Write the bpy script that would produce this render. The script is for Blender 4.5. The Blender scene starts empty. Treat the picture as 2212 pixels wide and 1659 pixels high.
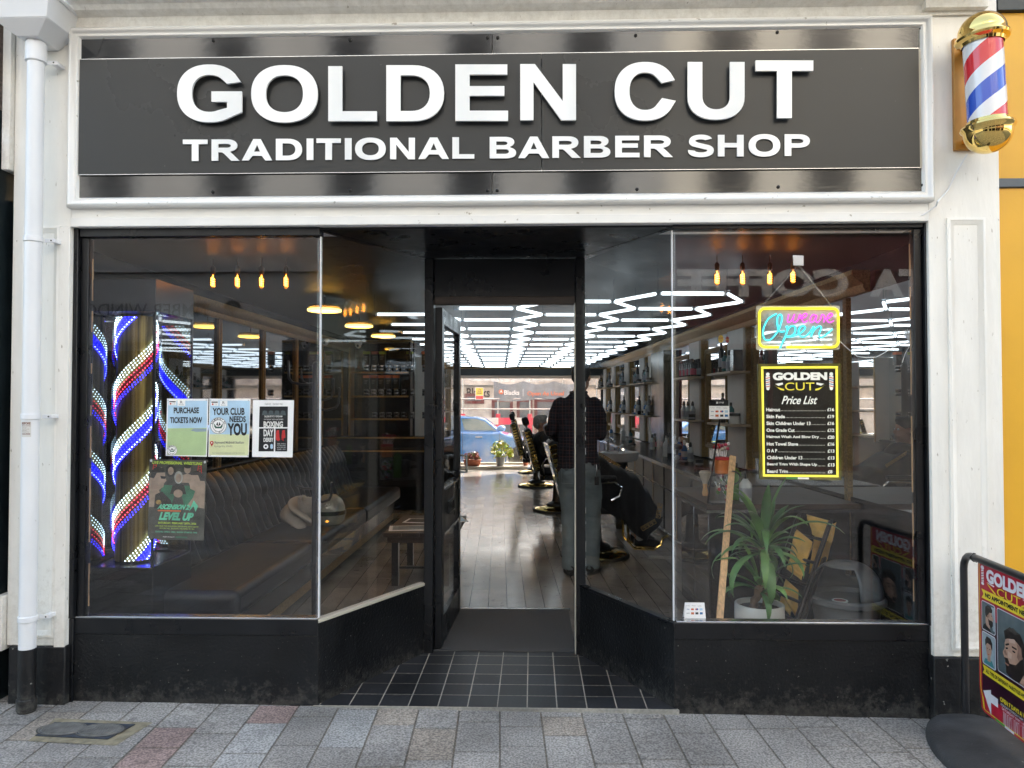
import bpy, bmesh, math, random
from mathutils import Matrix, Vector
R = math.radians
SC = bpy.context.scene
COL = SC.collection
rnd = random.Random(7)

# ---------------------------------------------------------------- camera, sky, sun, exposure
EYE = 1.53
YAW, PITCH = R(1.61), R(1.307)
FOC = 1600.0                      # focal length in the units of a 2212 x 1659 picture
cam = bpy.data.cameras.new('camera'); camo = bpy.data.objects.new('camera', cam); COL.objects.link(camo)
cam.sensor_width = 36; cam.lens = FOC * 36 / 2212; cam.clip_start = .05; cam.clip_end = 400
camo.location = (0, 0, EYE); camo.rotation_euler = (math.pi/2 + PITCH, 0, YAW)
SC.camera = camo
CR = camo.rotation_euler.to_matrix()

SUN_EL, SUN_AZ = R(35), R(36)     # the sun stands beyond the shop, over the far street
w = bpy.data.worlds.new('World'); SC.world = w; w.use_nodes = True
nt = w.node_tree; bg = nt.nodes['Background']
sky = nt.nodes.new('ShaderNodeTexSky'); sky.sky_type = 'NISHITA'; sky.sun_disc = False
sky.sun_elevation = SUN_EL; sky.sun_rotation = SUN_AZ
sky.air_density = 1; sky.dust_density = 3
tint = nt.nodes.new('ShaderNodeMix'); tint.data_type = 'RGBA'; tint.blend_type = 'MULTIPLY'; tint.inputs[0].default_value = 1; tint.inputs[7].default_value = (1, .912, .772, 1)   # white balance for the shade
nt.links.new(sky.outputs[0], tint.inputs[6]); nt.links.new(tint.outputs[2], bg.inputs[0]); bg.inputs[1].default_value = .15
sl = bpy.data.lights.new('sun', 'SUN'); sl.energy = 4.2; sl.angle = R(.5); sl.color = (1, .94, .84)
so = bpy.data.objects.new('sun', sl); COL.objects.link(so)
so.rotation_euler = Vector((-math.sin(SUN_AZ)*math.cos(SUN_EL), -math.cos(SUN_AZ)*math.cos(SUN_EL), -math.sin(SUN_EL))).to_track_quat('-Z', 'Y').to_euler()
SC.view_settings.view_transform = 'Standard'; SC.view_settings.look = 'None'
SC.view_settings.exposure = 2.86; SC.view_settings.gamma = 1
SC.cycles.use_denoising = True
SC.cycles.max_bounces = 10; SC.cycles.transparent_max_bounces = 16; SC.cycles.sample_clamp_indirect = 6

# ---------------------------------------------------------------- picture coordinates to places
def ray(u, v): return CR @ Vector(((u-1106)/FOC, -(v-829.5)/FOC, -1))
def atY(u, v, Y):                 # the point on the upright plane y = Y
    d = ray(u, v); return Vector((0, 0, EYE)) + d*(Y/d.y)
def atZ(u, v, Z):                 # the point on the level plane z = Z
    d = ray(u, v); return Vector((0, 0, EYE)) + d*((Z-EYE)/d.z)
def atP(u, v, p, n):              # the point on any plane
    d = ray(u, v); o = Vector((0, 0, EYE)); return o + d*((p-o).dot(n)/d.dot(n))
GAM = R(2.54)                     # the long room runs 2.5 degrees off square to the shopfront
cg, sg = math.cos(GAM), math.sin(GAM)
def I(s, t, z): return Vector((s*cg - t*sg, s*sg + t*cg, z))
IM = Matrix.Rotation(GAM, 4, 'Z')
IN = Vector((-sg, cg, 0)); IS = Vector((cg, sg, 0))
def atT(u, v, t): return atP(u, v, IN*t, IN)
def atS(u, v, s): return atP(u, v, IS*s, IS)
YF = 3.70                          # the shopfront plane

# ---------------------------------------------------------------- materials
M = {}
def mat(name, col, rough=.5, metal=0, var=.12, vs=6, bump=0, bs=60, spec=.5, coat=0, emit=0, ecol=None, specks=None, stretch=None, rvar=0, alpha=None, trans=0, sheen=0, sss=0, grime=None):
    m = bpy.data.materials.new(name); m.use_nodes = True; n = m.node_tree.nodes; l = m.node_tree.links
    b = n['Principled BSDF']
    b.inputs['Roughness'].default_value = rough; b.inputs['Metallic'].default_value = metal
    b.inputs['Specular IOR Level'].default_value = spec; b.inputs['Coat Weight'].default_value = coat
    b.inputs['Coat Roughness'].default_value = .06; b.inputs['Sheen Weight'].default_value = sheen
    b.inputs['Transmission Weight'].default_value = trans
    if sss: b.inputs['Subsurface Weight'].default_value = sss; b.inputs['Subsurface Scale'].default_value = .01
    tc = n.new('ShaderNodeTexCoord'); mp = n.new('ShaderNodeMapping'); l.new(tc.outputs['Object'], mp.inputs[0])
    if stretch: mp.inputs['Scale'].default_value = stretch
    nz = n.new('ShaderNodeTexNoise'); nz.inputs['Scale'].default_value = vs; nz.inputs['Detail'].default_value = 6; l.new(mp.outputs[0], nz.inputs[0])
    rp = n.new('ShaderNodeMapRange'); rp.inputs[1].default_value = .3; rp.inputs[2].default_value = .7
    rp.inputs[3].default_value = 1-var; rp.inputs[4].default_value = 1+var; l.new(nz.outputs[0], rp.inputs[0])
    mx = n.new('ShaderNodeMix'); mx.data_type = 'RGBA'; mx.blend_type = 'MULTIPLY'; mx.inputs[0].default_value = 1
    mx.inputs[6].default_value = (*col, 1); l.new(rp.outputs[0], mx.inputs[7])
    out = mx.outputs[2]
    if specks:                     # (colour, scale, threshold)
        z = n.new('ShaderNodeTexNoise'); z.inputs['Scale'].default_value = specks[1]; z.inputs['Detail'].default_value = 3; l.new(mp.outputs[0], z.inputs[0])
        r = n.new('ShaderNodeMapRange'); r.inputs[1].default_value = specks[2]; r.inputs[2].default_value = specks[2]+.05; l.new(z.outputs[0], r.inputs[0])
        x2 = n.new('ShaderNodeMix'); x2.data_type = 'RGBA'; l.new(r.outputs[0], x2.inputs[0]); l.new(out, x2.inputs[6]); x2.inputs[7].default_value = (*specks[0], 1); out = x2.outputs[2]
    if grime:                      # dirt splashed up from the pavement: (colour, height, amount)
        sp = n.new('ShaderNodeSeparateXYZ'); l.new(tc.outputs['Object'], sp.inputs[0]); hr = n.new('ShaderNodeMapRange'); hr.inputs[1].default_value = 0; hr.inputs[2].default_value = grime[1]; hr.inputs[3].default_value = grime[2]; hr.inputs[4].default_value = 0; l.new(sp.outputs[2], hr.inputs[0])
        gn = n.new('ShaderNodeTexNoise'); gn.inputs['Scale'].default_value = 26; gn.inputs['Detail'].default_value = 10; gn.inputs['Roughness'].default_value = .75; l.new(tc.outputs['Object'], gn.inputs[0])
        ga = n.new('ShaderNodeMath'); ga.operation = 'ADD'; l.new(gn.outputs[0], ga.inputs[0]); l.new(hr.outputs[0], ga.inputs[1]); gr = n.new('ShaderNodeMapRange'); gr.inputs[1].default_value = .62; gr.inputs[2].default_value = .95; gr.inputs[4].default_value = .55; l.new(ga.outputs[0], gr.inputs[0])
        x3 = n.new('ShaderNodeMix'); x3.data_type = 'RGBA'; l.new(gr.outputs[0], x3.inputs[0]); l.new(out, x3.inputs[6]); x3.inputs[7].default_value = (*grime[0], 1); out = x3.outputs[2]
    l.new(out, b.inputs['Base Color'])
    if rvar:
        r = n.new('ShaderNodeMapRange'); r.inputs[1].default_value = .3; r.inputs[2].default_value = .7
        r.inputs[3].default_value = max(.02, rough-rvar); r.inputs[4].default_value = rough+rvar; l.new(nz.outputs[0], r.inputs[0]); l.new(r.outputs[0], b.inputs['Roughness'])
    if bump:
        z = n.new('ShaderNodeTexNoise'); z.inputs['Scale'].default_value = bs; z.inputs['Detail'].default_value = 4; l.new(mp.outputs[0], z.inputs[0])
        bp = n.new('ShaderNodeBump'); bp.inputs['Strength'].default_value = bump; bp.inputs['Distance'].default_value = .01; l.new(z.outputs[0], bp.inputs['Height']); l.new(bp.outputs[0], b.inputs['Normal'])
    if emit:
        b.inputs['Emission Color'].default_value = (*(ecol or col), 1); b.inputs['Emission Strength'].default_value = emit
    M[name] = m; return m

def glassmat(name, tint=(1, 1, 1), dirt=.015, streaks=False, rough=.0, ior=1.5, gain=1.0):
    # pane of glass: lets light straight through, mirrors by Fresnel on either face, a little dust
    m = bpy.data.materials.new(name); m.use_nodes = True; n = m.node_tree.nodes; l = m.node_tree.links; n.clear()
    o = n.new('ShaderNodeOutputMaterial'); tr = n.new('ShaderNodeBsdfTransparent'); tr.inputs[0].default_value = (*tint, 1)
    gl = n.new('ShaderNodeBsdfGlossy'); gl.inputs['Roughness'].default_value = rough; gl.inputs[0].default_value = (1, 1, 1, 1)
    ge = n.new('ShaderNodeNewGeometry'); mr = n.new('ShaderNodeMapRange'); mr.inputs[3].default_value = ior; mr.inputs[4].default_value = 1/ior
    l.new(ge.outputs['Backfacing'], mr.inputs[0]); fr = n.new('ShaderNodeFresnel'); l.new(mr.outputs[0], fr.inputs[0])
    mu = n.new('ShaderNodeMath'); mu.operation = 'MULTIPLY'; mu.inputs[1].default_value = gain; mu.use_clamp = True; l.new(fr.outputs[0], mu.inputs[0])
    ms = n.new('ShaderNodeMixShader'); l.new(mu.outputs[0], ms.inputs[0]); l.new(tr.outputs[0], ms.inputs[1]); l.new(gl.outputs[0], ms.inputs[2])
    df = n.new('ShaderNodeBsdfDiffuse'); df.inputs[0].default_value = (.7, .68, .62, 1)
    m2 = n.new('ShaderNodeMixShader'); tc = n.new('ShaderNodeTexCoord'); nz = n.new('ShaderNodeTexNoise'); nz.inputs['Scale'].default_value = 3; nz.inputs['Detail'].default_value = 8; l.new(tc.outputs['Object'], nz.inputs[0])
    r = n.new('ShaderNodeMapRange'); r.inputs[1].default_value = .35; r.inputs[2].default_value = .75; r.inputs[3].default_value = 0; r.inputs[4].default_value = dirt; l.new(nz.outputs[0], r.inputs[0])
    fac = r.outputs[0]
    if streaks:
        v = n.new('ShaderNodeTexNoise'); v.inputs['Scale'].default_value = 160; v.inputs['Detail'].default_value = 2
        mp = n.new('ShaderNodeMapping'); mp.inputs['Scale'].default_value = (1, 1, .4); l.new(tc.outputs['Object'], mp.inputs[0]); l.new(mp.outputs[0], v.inputs[0])
        r2 = n.new('ShaderNodeMapRange'); r2.inputs[1].default_value = .66; r2.inputs[2].default_value = .72; r2.inputs[4].default_value = .25; l.new(v.outputs[0], r2.inputs[0])
        sp = n.new('ShaderNodeSeparateXYZ'); l.new(tc.outputs['Object'], sp.inputs[0])
        r3 = n.new('ShaderNodeMapRange'); r3.inputs[1].default_value = .55; r3.inputs[2].default_value = .0; r3.inputs[3].default_value = 0; r3.inputs[4].default_value = 1; l.new(sp.outputs[2], r3.inputs[0])
        m3 = n.new('ShaderNodeMath'); m3.operation = 'MULTIPLY'; l.new(r2.outputs[0], m3.inputs[0]); l.new(r3.outputs[0], m3.inputs[1])
        ad = n.new('ShaderNodeMath'); ad.operation = 'ADD'; l.new(fac, ad.inputs[0]); l.new(m3.outputs[0], ad.inputs[1]); fac = ad.outputs[0]
    l.new(fac, m2.inputs[0]); l.new(ms.outputs[0], m2.inputs[1]); l.new(df.outputs[0], m2.inputs[2]); l.new(m2.outputs[0], o.inputs[0])
    M[name] = m; return m

def attrmat(name, rough=.7, speck=.35, sscale=350, bump=.15, base=(1, 1, 1), spec=.5, stretch=None, coat=0, blot=.25, rv=.05, speck_dark=(.35, .34, .33)):
    # colour of each slab or board comes with its mesh; grain and stains are procedural
    m = bpy.data.materials.new(name); m.use_nodes = True; n = m.node_tree.nodes; l = m.node_tree.links; b = n['Principled BSDF']
    b.inputs['Specular IOR Level'].default_value = spec; b.inputs['Coat Weight'].default_value = coat; b.inputs['Coat Roughness'].default_value = .12
    at = n.new('ShaderNodeAttribute'); at.attribute_name = 'tone'
    tc = n.new('ShaderNodeTexCoord'); mp = n.new('ShaderNodeMapping'); l.new(tc.outputs['Object'], mp.inputs[0])
    if stretch: mp.inputs['Scale'].default_value = stretch; mp.inputs['Rotation'].default_value = (0, 0, -GAM)
    z = n.new('ShaderNodeTexNoise'); z.inputs['Scale'].default_value = sscale; z.inputs['Detail'].default_value = 3; l.new(mp.outputs[0], z.inputs[0])
    r = n.new('ShaderNodeMapRange'); r.inputs[1].default_value = .38; r.inputs[2].default_value = .62; r.inputs[3].default_value = 1-speck; r.inputs[4].default_value = 1+speck; l.new(z.outputs[0], r.inputs[0])
    mx = n.new('ShaderNodeMix'); mx.data_type = 'RGBA'; mx.blend_type = 'MULTIPLY'; mx.inputs[0].default_value = 1; l.new(at.outputs['Color'], mx.inputs[6]); l.new(r.outputs[0], mx.inputs[7])
    z2 = n.new('ShaderNodeTexNoise'); z2.inputs['Scale'].default_value = 2.3; z2.inputs['Detail'].default_value = 7; l.new(tc.outputs['Object'], z2.inputs[0])
    r2 = n.new('ShaderNodeMapRange'); r2.inputs[1].default_value = .35; r2.inputs[2].default_value = .65; r2.inputs[3].default_value = 1-blot; r2.inputs[4].default_value = 1+blot*.4; l.new(z2.outputs[0], r2.inputs[0])
    m2 = n.new('ShaderNodeMix'); m2.data_type = 'RGBA'; m2.blend_type = 'MULTIPLY'; m2.inputs[0].default_value = 1; l.new(mx.outputs[2], m2.inputs[6]); l.new(r2.outputs[0], m2.inputs[7])
    z5 = n.new('ShaderNodeTexNoise'); z5.inputs['Scale'].default_value = 15; z5.inputs['Detail'].default_value = 1; l.new(tc.outputs['Object'], z5.inputs[0])
    r5 = n.new('ShaderNodeMapRange'); r5.inputs[1].default_value = .715; r5.inputs[2].default_value = .735; r5.inputs[4].default_value = .45; l.new(z5.outputs[0], r5.inputs[0])
    x5 = n.new('ShaderNodeMix'); x5.data_type = 'RGBA'; l.new(r5.outputs[0], x5.inputs[0]); l.new(m2.outputs[2], x5.inputs[6]); x5.inputs[7].default_value = (.07, .065, .06, 1)
    l.new(x5.outputs[2], b.inputs['Base Color'])
    r4 = n.new('ShaderNodeMapRange'); r4.inputs[3].default_value = rough-rv; r4.inputs[4].default_value = rough+rv; l.new(z2.outputs[0], r4.inputs[0]); l.new(r4.outputs[0], b.inputs['Roughness'])
    bp = n.new('ShaderNodeBump'); bp.inputs['Strength'].default_value = bump; bp.inputs['Distance'].default_value = .002; l.new(z.outputs[0], bp.inputs['Height']); l.new(bp.outputs[0], b.inputs['Normal'])
    M[name] = m; return m

mat('white_paint', (.80, .78, .73), .42, var=.07, vs=3, bump=.3, bs=9, stretch=(3, 1, .8), specks=((.42, .38, .32), 30, .705), grime=((.45, .41, .34), .7, .22))
mat('white_gloss', (.80, .79, .76), .3, var=.04, vs=5, bump=.04, bs=20, specks=((.4, .37, .32), 26, .69))
mat('pvc_white', (.74, .75, .77), .35, var=.04, vs=3, specks=((.4, .38, .35), 14, .74))
mat('black_paint', (.007, .0075, .009), .32, spec=.4, var=.3, vs=5, bump=.1, bs=30, specks=((.12, .11, .1), 120, .73), rvar=.12)
mat('black_riser', (.008, .0085, .0095), .40, spec=.32, var=.35, vs=3, bump=.4, bs=70, specks=((.22, .21, .19), 70, .70), rvar=.12, grime=((.13, .12, .105), .30, .36))
mat('plinth_black', (.010, .010, .011), .5, spec=.35, var=.35, vs=6, bump=.5, bs=25, specks=((.3, .29, .27), 30, .70), grime=((.16, .15, .13), .25, .34))
mat('interior_black', (.006, .0065, .009), .26, spec=.35, var=.2, vs=2)
mat('ceiling_black', (.018, .020, .023), .45, var=.2, vs=2)
mat('sign_grey', (.030, .031, .031), .30, spec=.35, var=.08, vs=1.2, bump=.01, bs=2, rvar=.05, specks=((.1, .1, .1), 60, .76))
mat('sign_strip', (.008, .009, .010), .10, var=.3, vs=4, bump=.035, bs=8, spec=1.0, stretch=(1, 1, 3.5), specks=((.03, .03, .028), 50, .70))
mat('letter_white', (.86, .86, .84), .12, var=.02, vs=2, coat=.5)
mat('lead', (.26, .26, .24), .75, var=.4, vs=9, bump=.4, bs=30, specks=((.10, .10, .05), 12, .56))
mat('screw', (.02, .02, .02), .3, metal=.6)
mat('steel', (.55, .56, .57), .25, metal=1)
mat('chrome', (.8, .8, .82), .08, metal=1, var=.02)
mat('gold', (.78, .52, .16), .16, metal=1, var=.06)
mat('gold_polish', (.92, .66, .22), .05, metal=1, var=.02)
mat('gold_paint', (.36, .24, .09), .42, metal=.55, var=.35, vs=70, bump=.5, bs=90)
mat('gold_leaf', (.20, .13, .05), .45, metal=.4, var=.5, vs=90, bump=.8, bs=110)
mat('mirror', (.86, .87, .87), .015, metal=1, var=.01)
mat('dark_mirror', (.26, .275, .30), .03, metal=1, var=.02)
mat('worn_wood', (.34, .22, .12), .7, var=.35, vs=12, stretch=(6, 6, .5), bump=.3)
mat('black_metal', (.016, .016, .018), .3, var=.2, vs=10)
mat('rubber', (.042, .042, .043), .85, var=.3, vs=9, bump=.3, bs=120, specks=((.16, .15, .14), 40, .70))
mat('leather', (.006, .007, .010), .36, spec=.4, var=.2, vs=14, bump=.15, bs=200)
mat('black_cloth', (.013, .014, .017), .8, var=.2, vs=6, bump=.2, bs=20, sheen=.2)
mat('wood_dark', (.045, .030, .023), .45, var=.35, vs=8, stretch=(1, 9, 9), bump=.1)
mat('wood_shelf', (.42, .33, .22), .45, var=.2, vs=9, stretch=(1, 9, 9))
mat('pine', (.62, .38, .18), .5, var=.3, vs=16, stretch=(7, 7, .6), bump=.15)
mat('pilaster_white', (.62, .61, .58), .55, var=.05)
mat('pale_trim', (.50, .46, .38), .4, var=.08)
mat('carpet', (.085, .085, .087), .95, var=.5, vs=260, bump=.8, bs=420, specks=((.15, .15, .155), 420, .60))
mat('plastic_grey', (.13, .14, .145), .42, var=.1, vs=7)
mat('plastic_white', (.72, .72, .70), .35, var=.04)
mat('plastic_black', (.015, .015, .017), .28)
mat('pot_white', (.62, .64, .60), .28, var=.05, coat=.3)
mat('soil', (.03, .02, .012), .95, var=.5, vs=60, bump=1, bs=80)
mat('terracotta', (.30, .09, .045), .7, var=.2, vs=10)
mat('leaf', (.085, .20, .06), .42, var=.35, vs=9)
mat('leaf_lime', (.30, .42, .03), .5, var=.35, vs=20, trans=.0)
mat('leaf_red', (.36, .10, .08), .5, var=.4, vs=20)
mat('trunk', (.16, .10, .06), .85, var=.4, vs=30, bump=.8, bs=40)
mat('towel_yellow', (.85, .50, .10), .85, var=.25, vs=7, bump=.5, bs=30, sheen=.3)
mat('skin', (.52, .30, .21), .5, var=.06, sss=.1)
mat('hair', (.012, .010, .009), .6, var=.4, vs=60, bump=.7, bs=160)
mat('denim', (.17, .215, .235), .85, var=.14, vs=10, bump=.35, bs=60)
mat('shoe', (.035, .034, .033), .5, bump=.3, bs=40)
mat('sock', (.55, .55, .53), .8)
mat('pale_cloth', (.46, .44, .40), .85, var=.12, vs=8, bump=.6, bs=22)
mat('helmet_grey', (.30, .31, .28), .3, var=.05, coat=.4)
mat('orange_lens', (.8, .32, .03), .3, emit=.25, ecol=(1, .4, .05))
mat('paper_white', (.95, .95, .95), .6, var=.03)
mat('ink_black', (.012, .012, .014), .5, var=.05)
mat('ink_grey', (.22, .23, .22), .6, var=.1)
mat('ink_red', (.55, .03, .03), .5)
mat('ink_white', (.78, .78, .76), .5, var=.03)
mat('yellow_paint', (.72, .38, .022), .4, var=.05, vs=3, bump=.03)
mat('maroon', (.13, .024, .026), .45, var=.1)
mat('neighbour_dark', (.014, .022, .026), .35, var=.3, vs=4, bump=.3, bs=12)
mat('street_white', (.60, .58, .54), .7, var=.12, vs=4)
mat('grey_paint', (.10, .115, .13), .5, var=.1)
mat('brick', (.46, .36, .30), .85, var=.35, vs=14)
mat('render_cream', (.66, .64, .58), .85, var=.15, vs=3)
mat('asphalt', (.12, .12, .12), .9, var=.3, vs=40)
mat('stone_far', (.52, .49, .44), .85, var=.25, vs=3)
mat('ceramic', (.75, .75, .75), .12, coat=.5)
mat('bulb_cap', (.10, .06, .02), .4, metal=.7)
mat('filament', (.9, .45, .12), .5, emit=4.5, ecol=(1, .42, .06))
mat('led_ring', (1, .8, .3), .5, emit=.55, ecol=(1, .70, .16))
mat('tube_light', (1, 1, 1), .5, emit=.48, ecol=(.80, .93, 1))
mat('led_white', (.5, .5, .5), .5, emit=1.6, ecol=(.62, .90, 1))
mat('led_blue', (.05, .05, 1), .5, emit=2.2, ecol=(.02, .02, 1))
mat('led_red', (1, .05, .1), .5, emit=1.0, ecol=(1, .05, .09))
mat('neon_yellow', (.6, .5, .03), .5, emit=.22, ecol=(1, .82, .02))
mat('neon_cyan', (.1, .9, 1), .5, emit=.17, ecol=(.03, .80, 1))
mat('neon_pink', (1, .1, .8), .5, emit=.15, ecol=(1, .08, .72))
mat('led_yellow', (.5, .45, .05), .5, emit=.16, ecol=(.95, .82, .06))
glassmat('glass', dirt=.002, gain=1.0); glassmat('glass_dusty', dirt=.010, streaks=True, gain=1.0)
glassmat('acrylic', (.93, .95, .95), dirt=1.6, rough=.05); glassmat('bulb_glass', (1, .78, .45), dirt=0); glassmat('glass_far', (.97, .98, 1), dirt=.20)
glassmat('clear_plastic', (.9, .94, .96), dirt=.12)

# ---------------------------------------------------------------- mesh helpers
W = {}                            # world matrices of what is built
def world(o): return W[o.name]
def tag(o, label=None, cat=None, group=None, kind=None):
    if label: o['label'] = label
    if cat: o['category'] = cat
    if group: o['group'] = group
    if kind: o['kind'] = kind
    return o
def thing(name, loc, rz, label, cat, group=None):
    o = bpy.data.objects.new(name, None); COL.objects.link(o); o.empty_display_size = .05
    o.location = loc; o.rotation_euler = (0, 0, rz); W[o.name] = Matrix.Translation(loc) @ Matrix.Rotation(rz, 4, 'Z')
    return tag(o, label, cat, group)
def copy_tree(o, parent=None, loc=None, rz=None):
    c = o.copy(); COL.objects.link(c)
    if parent: c.parent = parent
    if loc is not None: c.location = loc
    if rz is not None: c.rotation_euler = (0, 0, rz)
    for ch in list(o.children): copy_tree(ch, c)
    return c
_tc = {}
def text_geo(s, bold=0.0):
    k = (s, round(bold, 4))
    if k in _tc: return _tc[k]
    cu = bpy.data.curves.new('writing', 'FONT'); cu.body = s; cu.size = 1; cu.offset = bold; cu.resolution_u = 4
    ob = bpy.data.objects.new('writing', cu); COL.objects.link(ob)
    dg = bpy.context.evaluated_depsgraph_get(); me = ob.evaluated_get(dg).to_mesh()
    vs = [v.co.copy() for v in me.vertices]; fs = [list(p.vertices) for p in me.polygons]
    ob.evaluated_get(dg).to_mesh_clear(); bpy.data.objects.remove(ob); bpy.data.curves.remove(cu)
    x0 = min(v.x for v in vs); x1 = max(v.x for v in vs); y0 = min(v.y for v in vs); y1 = max(v.y for v in vs)
    _tc[k] = (vs, fs, x0, x1, y0, y1); return _tc[k]

class MB:
    def __init__(s): s.v = []; s.f = []; s.m = []; s.mats = []
    def mi(s, n):
        if n not in s.mats: s.mats.append(n)
        return s.mats.index(n)
    def add(s, vs, fs, mt):
        o = len(s.v); s.v += [Vector(v) for v in vs]; i = s.mi(mt)
        for f in fs: s.f.append([o+k for k in f]); s.m.append(i)
        return s
    def box(s, x0, x1, y0, y1, z0, z1, mt, T=None):
        vs = [Vector(p) for p in ((x0, y0, z0), (x1, y0, z0), (x1, y1, z0), (x0, y1, z0), (x0, y0, z1), (x1, y0, z1), (x1, y1, z1), (x0, y1, z1))]
        if T: vs = [T @ v for v in vs]
        return s.add(vs, [(0, 3, 2, 1), (4, 5, 6, 7), (0, 1, 5, 4), (1, 2, 6, 5), (2, 3, 7, 6), (3, 0, 4, 7)], mt)
    def tube(s, pts, r, mt, n=8, cap=True):
        pts = [Vector(p) for p in pts]; rs = r if isinstance(r, (list, tuple)) else [r]*len(pts)
        vs = []; up = None
        for i, p in enumerate(pts):
            a = pts[max(0, i-1)]; b = pts[min(len(pts)-1, i+1)]; t = (b-a).normalized()
            if up is None: up = t.orthogonal().normalized()
            up = (up - t*up.dot(t)).normalized(); q = t.cross(up)
            for k in range(n):
                an = 2*math.pi*k/n; vs.append(p + (up*math.cos(an) + q*math.sin(an))*rs[i])
        fs = []
        for i in range(len(pts)-1):
            for k in range(n): fs.append((i*n+k, i*n+(k+1) % n, (i+1)*n+(k+1) % n, (i+1)*n+k))
        if cap: fs.append(tuple(range(n-1, -1, -1))); fs.append(tuple((len(pts)-1)*n+k for k in range(n)))
        return s.add(vs, fs, mt)
    def lathe(s, prof, c, mt, n=24, T=None, sx=1, sy=1):
        vs = []; c = Vector(c)
        for r, z in prof:
            for k in range(n):
                an = 2*math.pi*k/n; v = Vector((r*math.cos(an)*sx, r*math.sin(an)*sy, z))
                if T: v = T @ v
                vs.append(c+v)
        fs = []
        for i in range(len(prof)-1):
            for k in range(n): fs.append((i*n+k, i*n+(k+1) % n, (i+1)*n+(k+1) % n, (i+1)*n+k))
        if prof[0][0] > 1e-4: fs.append(tuple(range(n-1, -1, -1)))
        if prof[-1][0] > 1e-4: fs.append(tuple((len(prof)-1)*n+k for k in range(n)))
        return s.add(vs, fs, mt)
    def ball(s, c, r, mt, n=12, T=None):
        r = r if isinstance(r, (tuple, list)) else (r, r, r); k = max(4, n//2)
        vs = []; c = Vector(c)
        for i in range(k+1):
            a = math.pi*i/k
            for j in range(n):
                b = 2*math.pi*j/n; v = Vector((r[0]*math.sin(a)*math.cos(b), r[1]*math.sin(a)*math.sin(b), -r[2]*math.cos(a)))
                if T: v = T @ v
                vs.append(c+v)
        fs = [(i*n+j, i*n+(j+1) % n, (i+1)*n+(j+1) % n, (i+1)*n+j) for i in range(k) for j in range(n)]
        return s.add(vs, fs, mt)
    def poly(s, pts, mt): return s.add(pts, [tuple(range(len(pts)))], mt)
    def prism(s, pa, pb, mt):      # two matching outlines joined into a solid
        n = len(pa); return s.add(list(pa)+list(pb), [tuple(range(n-1, -1, -1)), tuple(range(n, 2*n))] + [(i, (i+1) % n, n+(i+1) % n, n+i) for i in range(n)], mt)
    def txt(s, st, box, fn, mt, off=0.0, bold=0.0, depth=0.0, slant=0.0, mirror=False):
        vs, fs, x0, x1, y0, y1 = text_geo(st, bold); u0, v0, u1, v1 = box
        if mirror: u0, u1 = u1, u0
        mapped = []
        for d in ([off] if not depth else [off, off+depth]):
            for v in vs:
                a = (v.x-x0)/(x1-x0); b = (v.y-y0)/(y1-y0); mapped.append(fn(u0+(u1-u0)*a+slant*(b-.5), v1+(v0-v1)*b, d))
        if not depth: return s.add(mapped, fs, mt)
        n = len(vs); ed = {}
        for f in fs:
            for i in range(len(f)):
                a, b = f[i], f[(i+1) % len(f)]; ed[(a, b)] = ed.get((a, b), 0)+1
        side = [(a, b, b+n, a+n) for (a, b) in ed if (b, a) not in ed]
        return s.add(mapped, [tuple(reversed(f)) for f in fs] + [tuple(i+n for i in f) for f in fs] + side, mt)
    def rect(s, box, fn, mt, off=0.0, thick=0.0):
        u0, v0, u1, v1 = box; q = [(u0, v1), (u1, v1), (u1, v0), (u0, v0)]
        if thick: return s.prism([fn(a, b, off) for a, b in q], [fn(a, b, off+thick) for a, b in q], mt)
        return s.poly([fn(a, b, off) for a, b in q], mt)
    def shape(s, pts, fn, mt, off=0.0, thick=0.0):
        if thick: return s.prism([fn(a, b, off) for a, b in pts], [fn(a, b, off+thick) for a, b in pts], mt)
        return s.poly([fn(a, b, off) for a, b in pts], mt)
    def disc(s, c, r, fn, mt, off=0.0, n=28, rv=None):
        return s.poly([fn(c[0]+r*math.cos(2*math.pi*k/n), c[1]+(rv or r)*math.sin(2*math.pi*k/n), off) for k in range(n)], mt)
    def ring(s, c, r0, r1, fn, mt, off=0.0, n=32):
        a = [fn(c[0]+r0*math.cos(2*math.pi*k/n), c[1]+r0*math.sin(2*math.pi*k/n), off) for k in range(n)]
        b = [fn(c[0]+r1*math.cos(2*math.pi*k/n), c[1]+r1*math.sin(2*math.pi*k/n), off) for k in range(n)]
        return s.add(a+b, [(k, (k+1) % n, n+(k+1) % n, n+k) for k in range(n)], mt)
    def arctext(s, st, c, r, a0, a1, h, fn, mt, off=0.0, flip=False, bold=.02):
        for i, ch in enumerate(st):
            if ch == ' ': continue
            a = a0+(a1-a0)*i/max(1, len(st)-1)
            def g(u, v, d, a=a):
                rr = r - v if not flip else r + v
                th = a + u/r if not flip else a - u/r
                return fn(c[0]+rr*math.sin(th), c[1]-rr*math.cos(th), d)
            s.txt(ch, (-h*.36, -h*.5, h*.36, h*.5), g, mt, off, bold)
    def strip(s, pts, wd, fn, mt, off=0.0):   # a flat line through points on a surface
        for (a, b), (c, d) in zip(pts, pts[1:]):
            L = math.hypot(c-a, d-b) or 1; nx, ny = -(d-b)/L*wd/2, (c-a)/L*wd/2
            s.poly([fn(a+nx, b+ny, off), fn(a-nx, b-ny, off), fn(c-nx, d-ny, off), fn(c+nx, d+ny, off)], mt)
        return s
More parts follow.
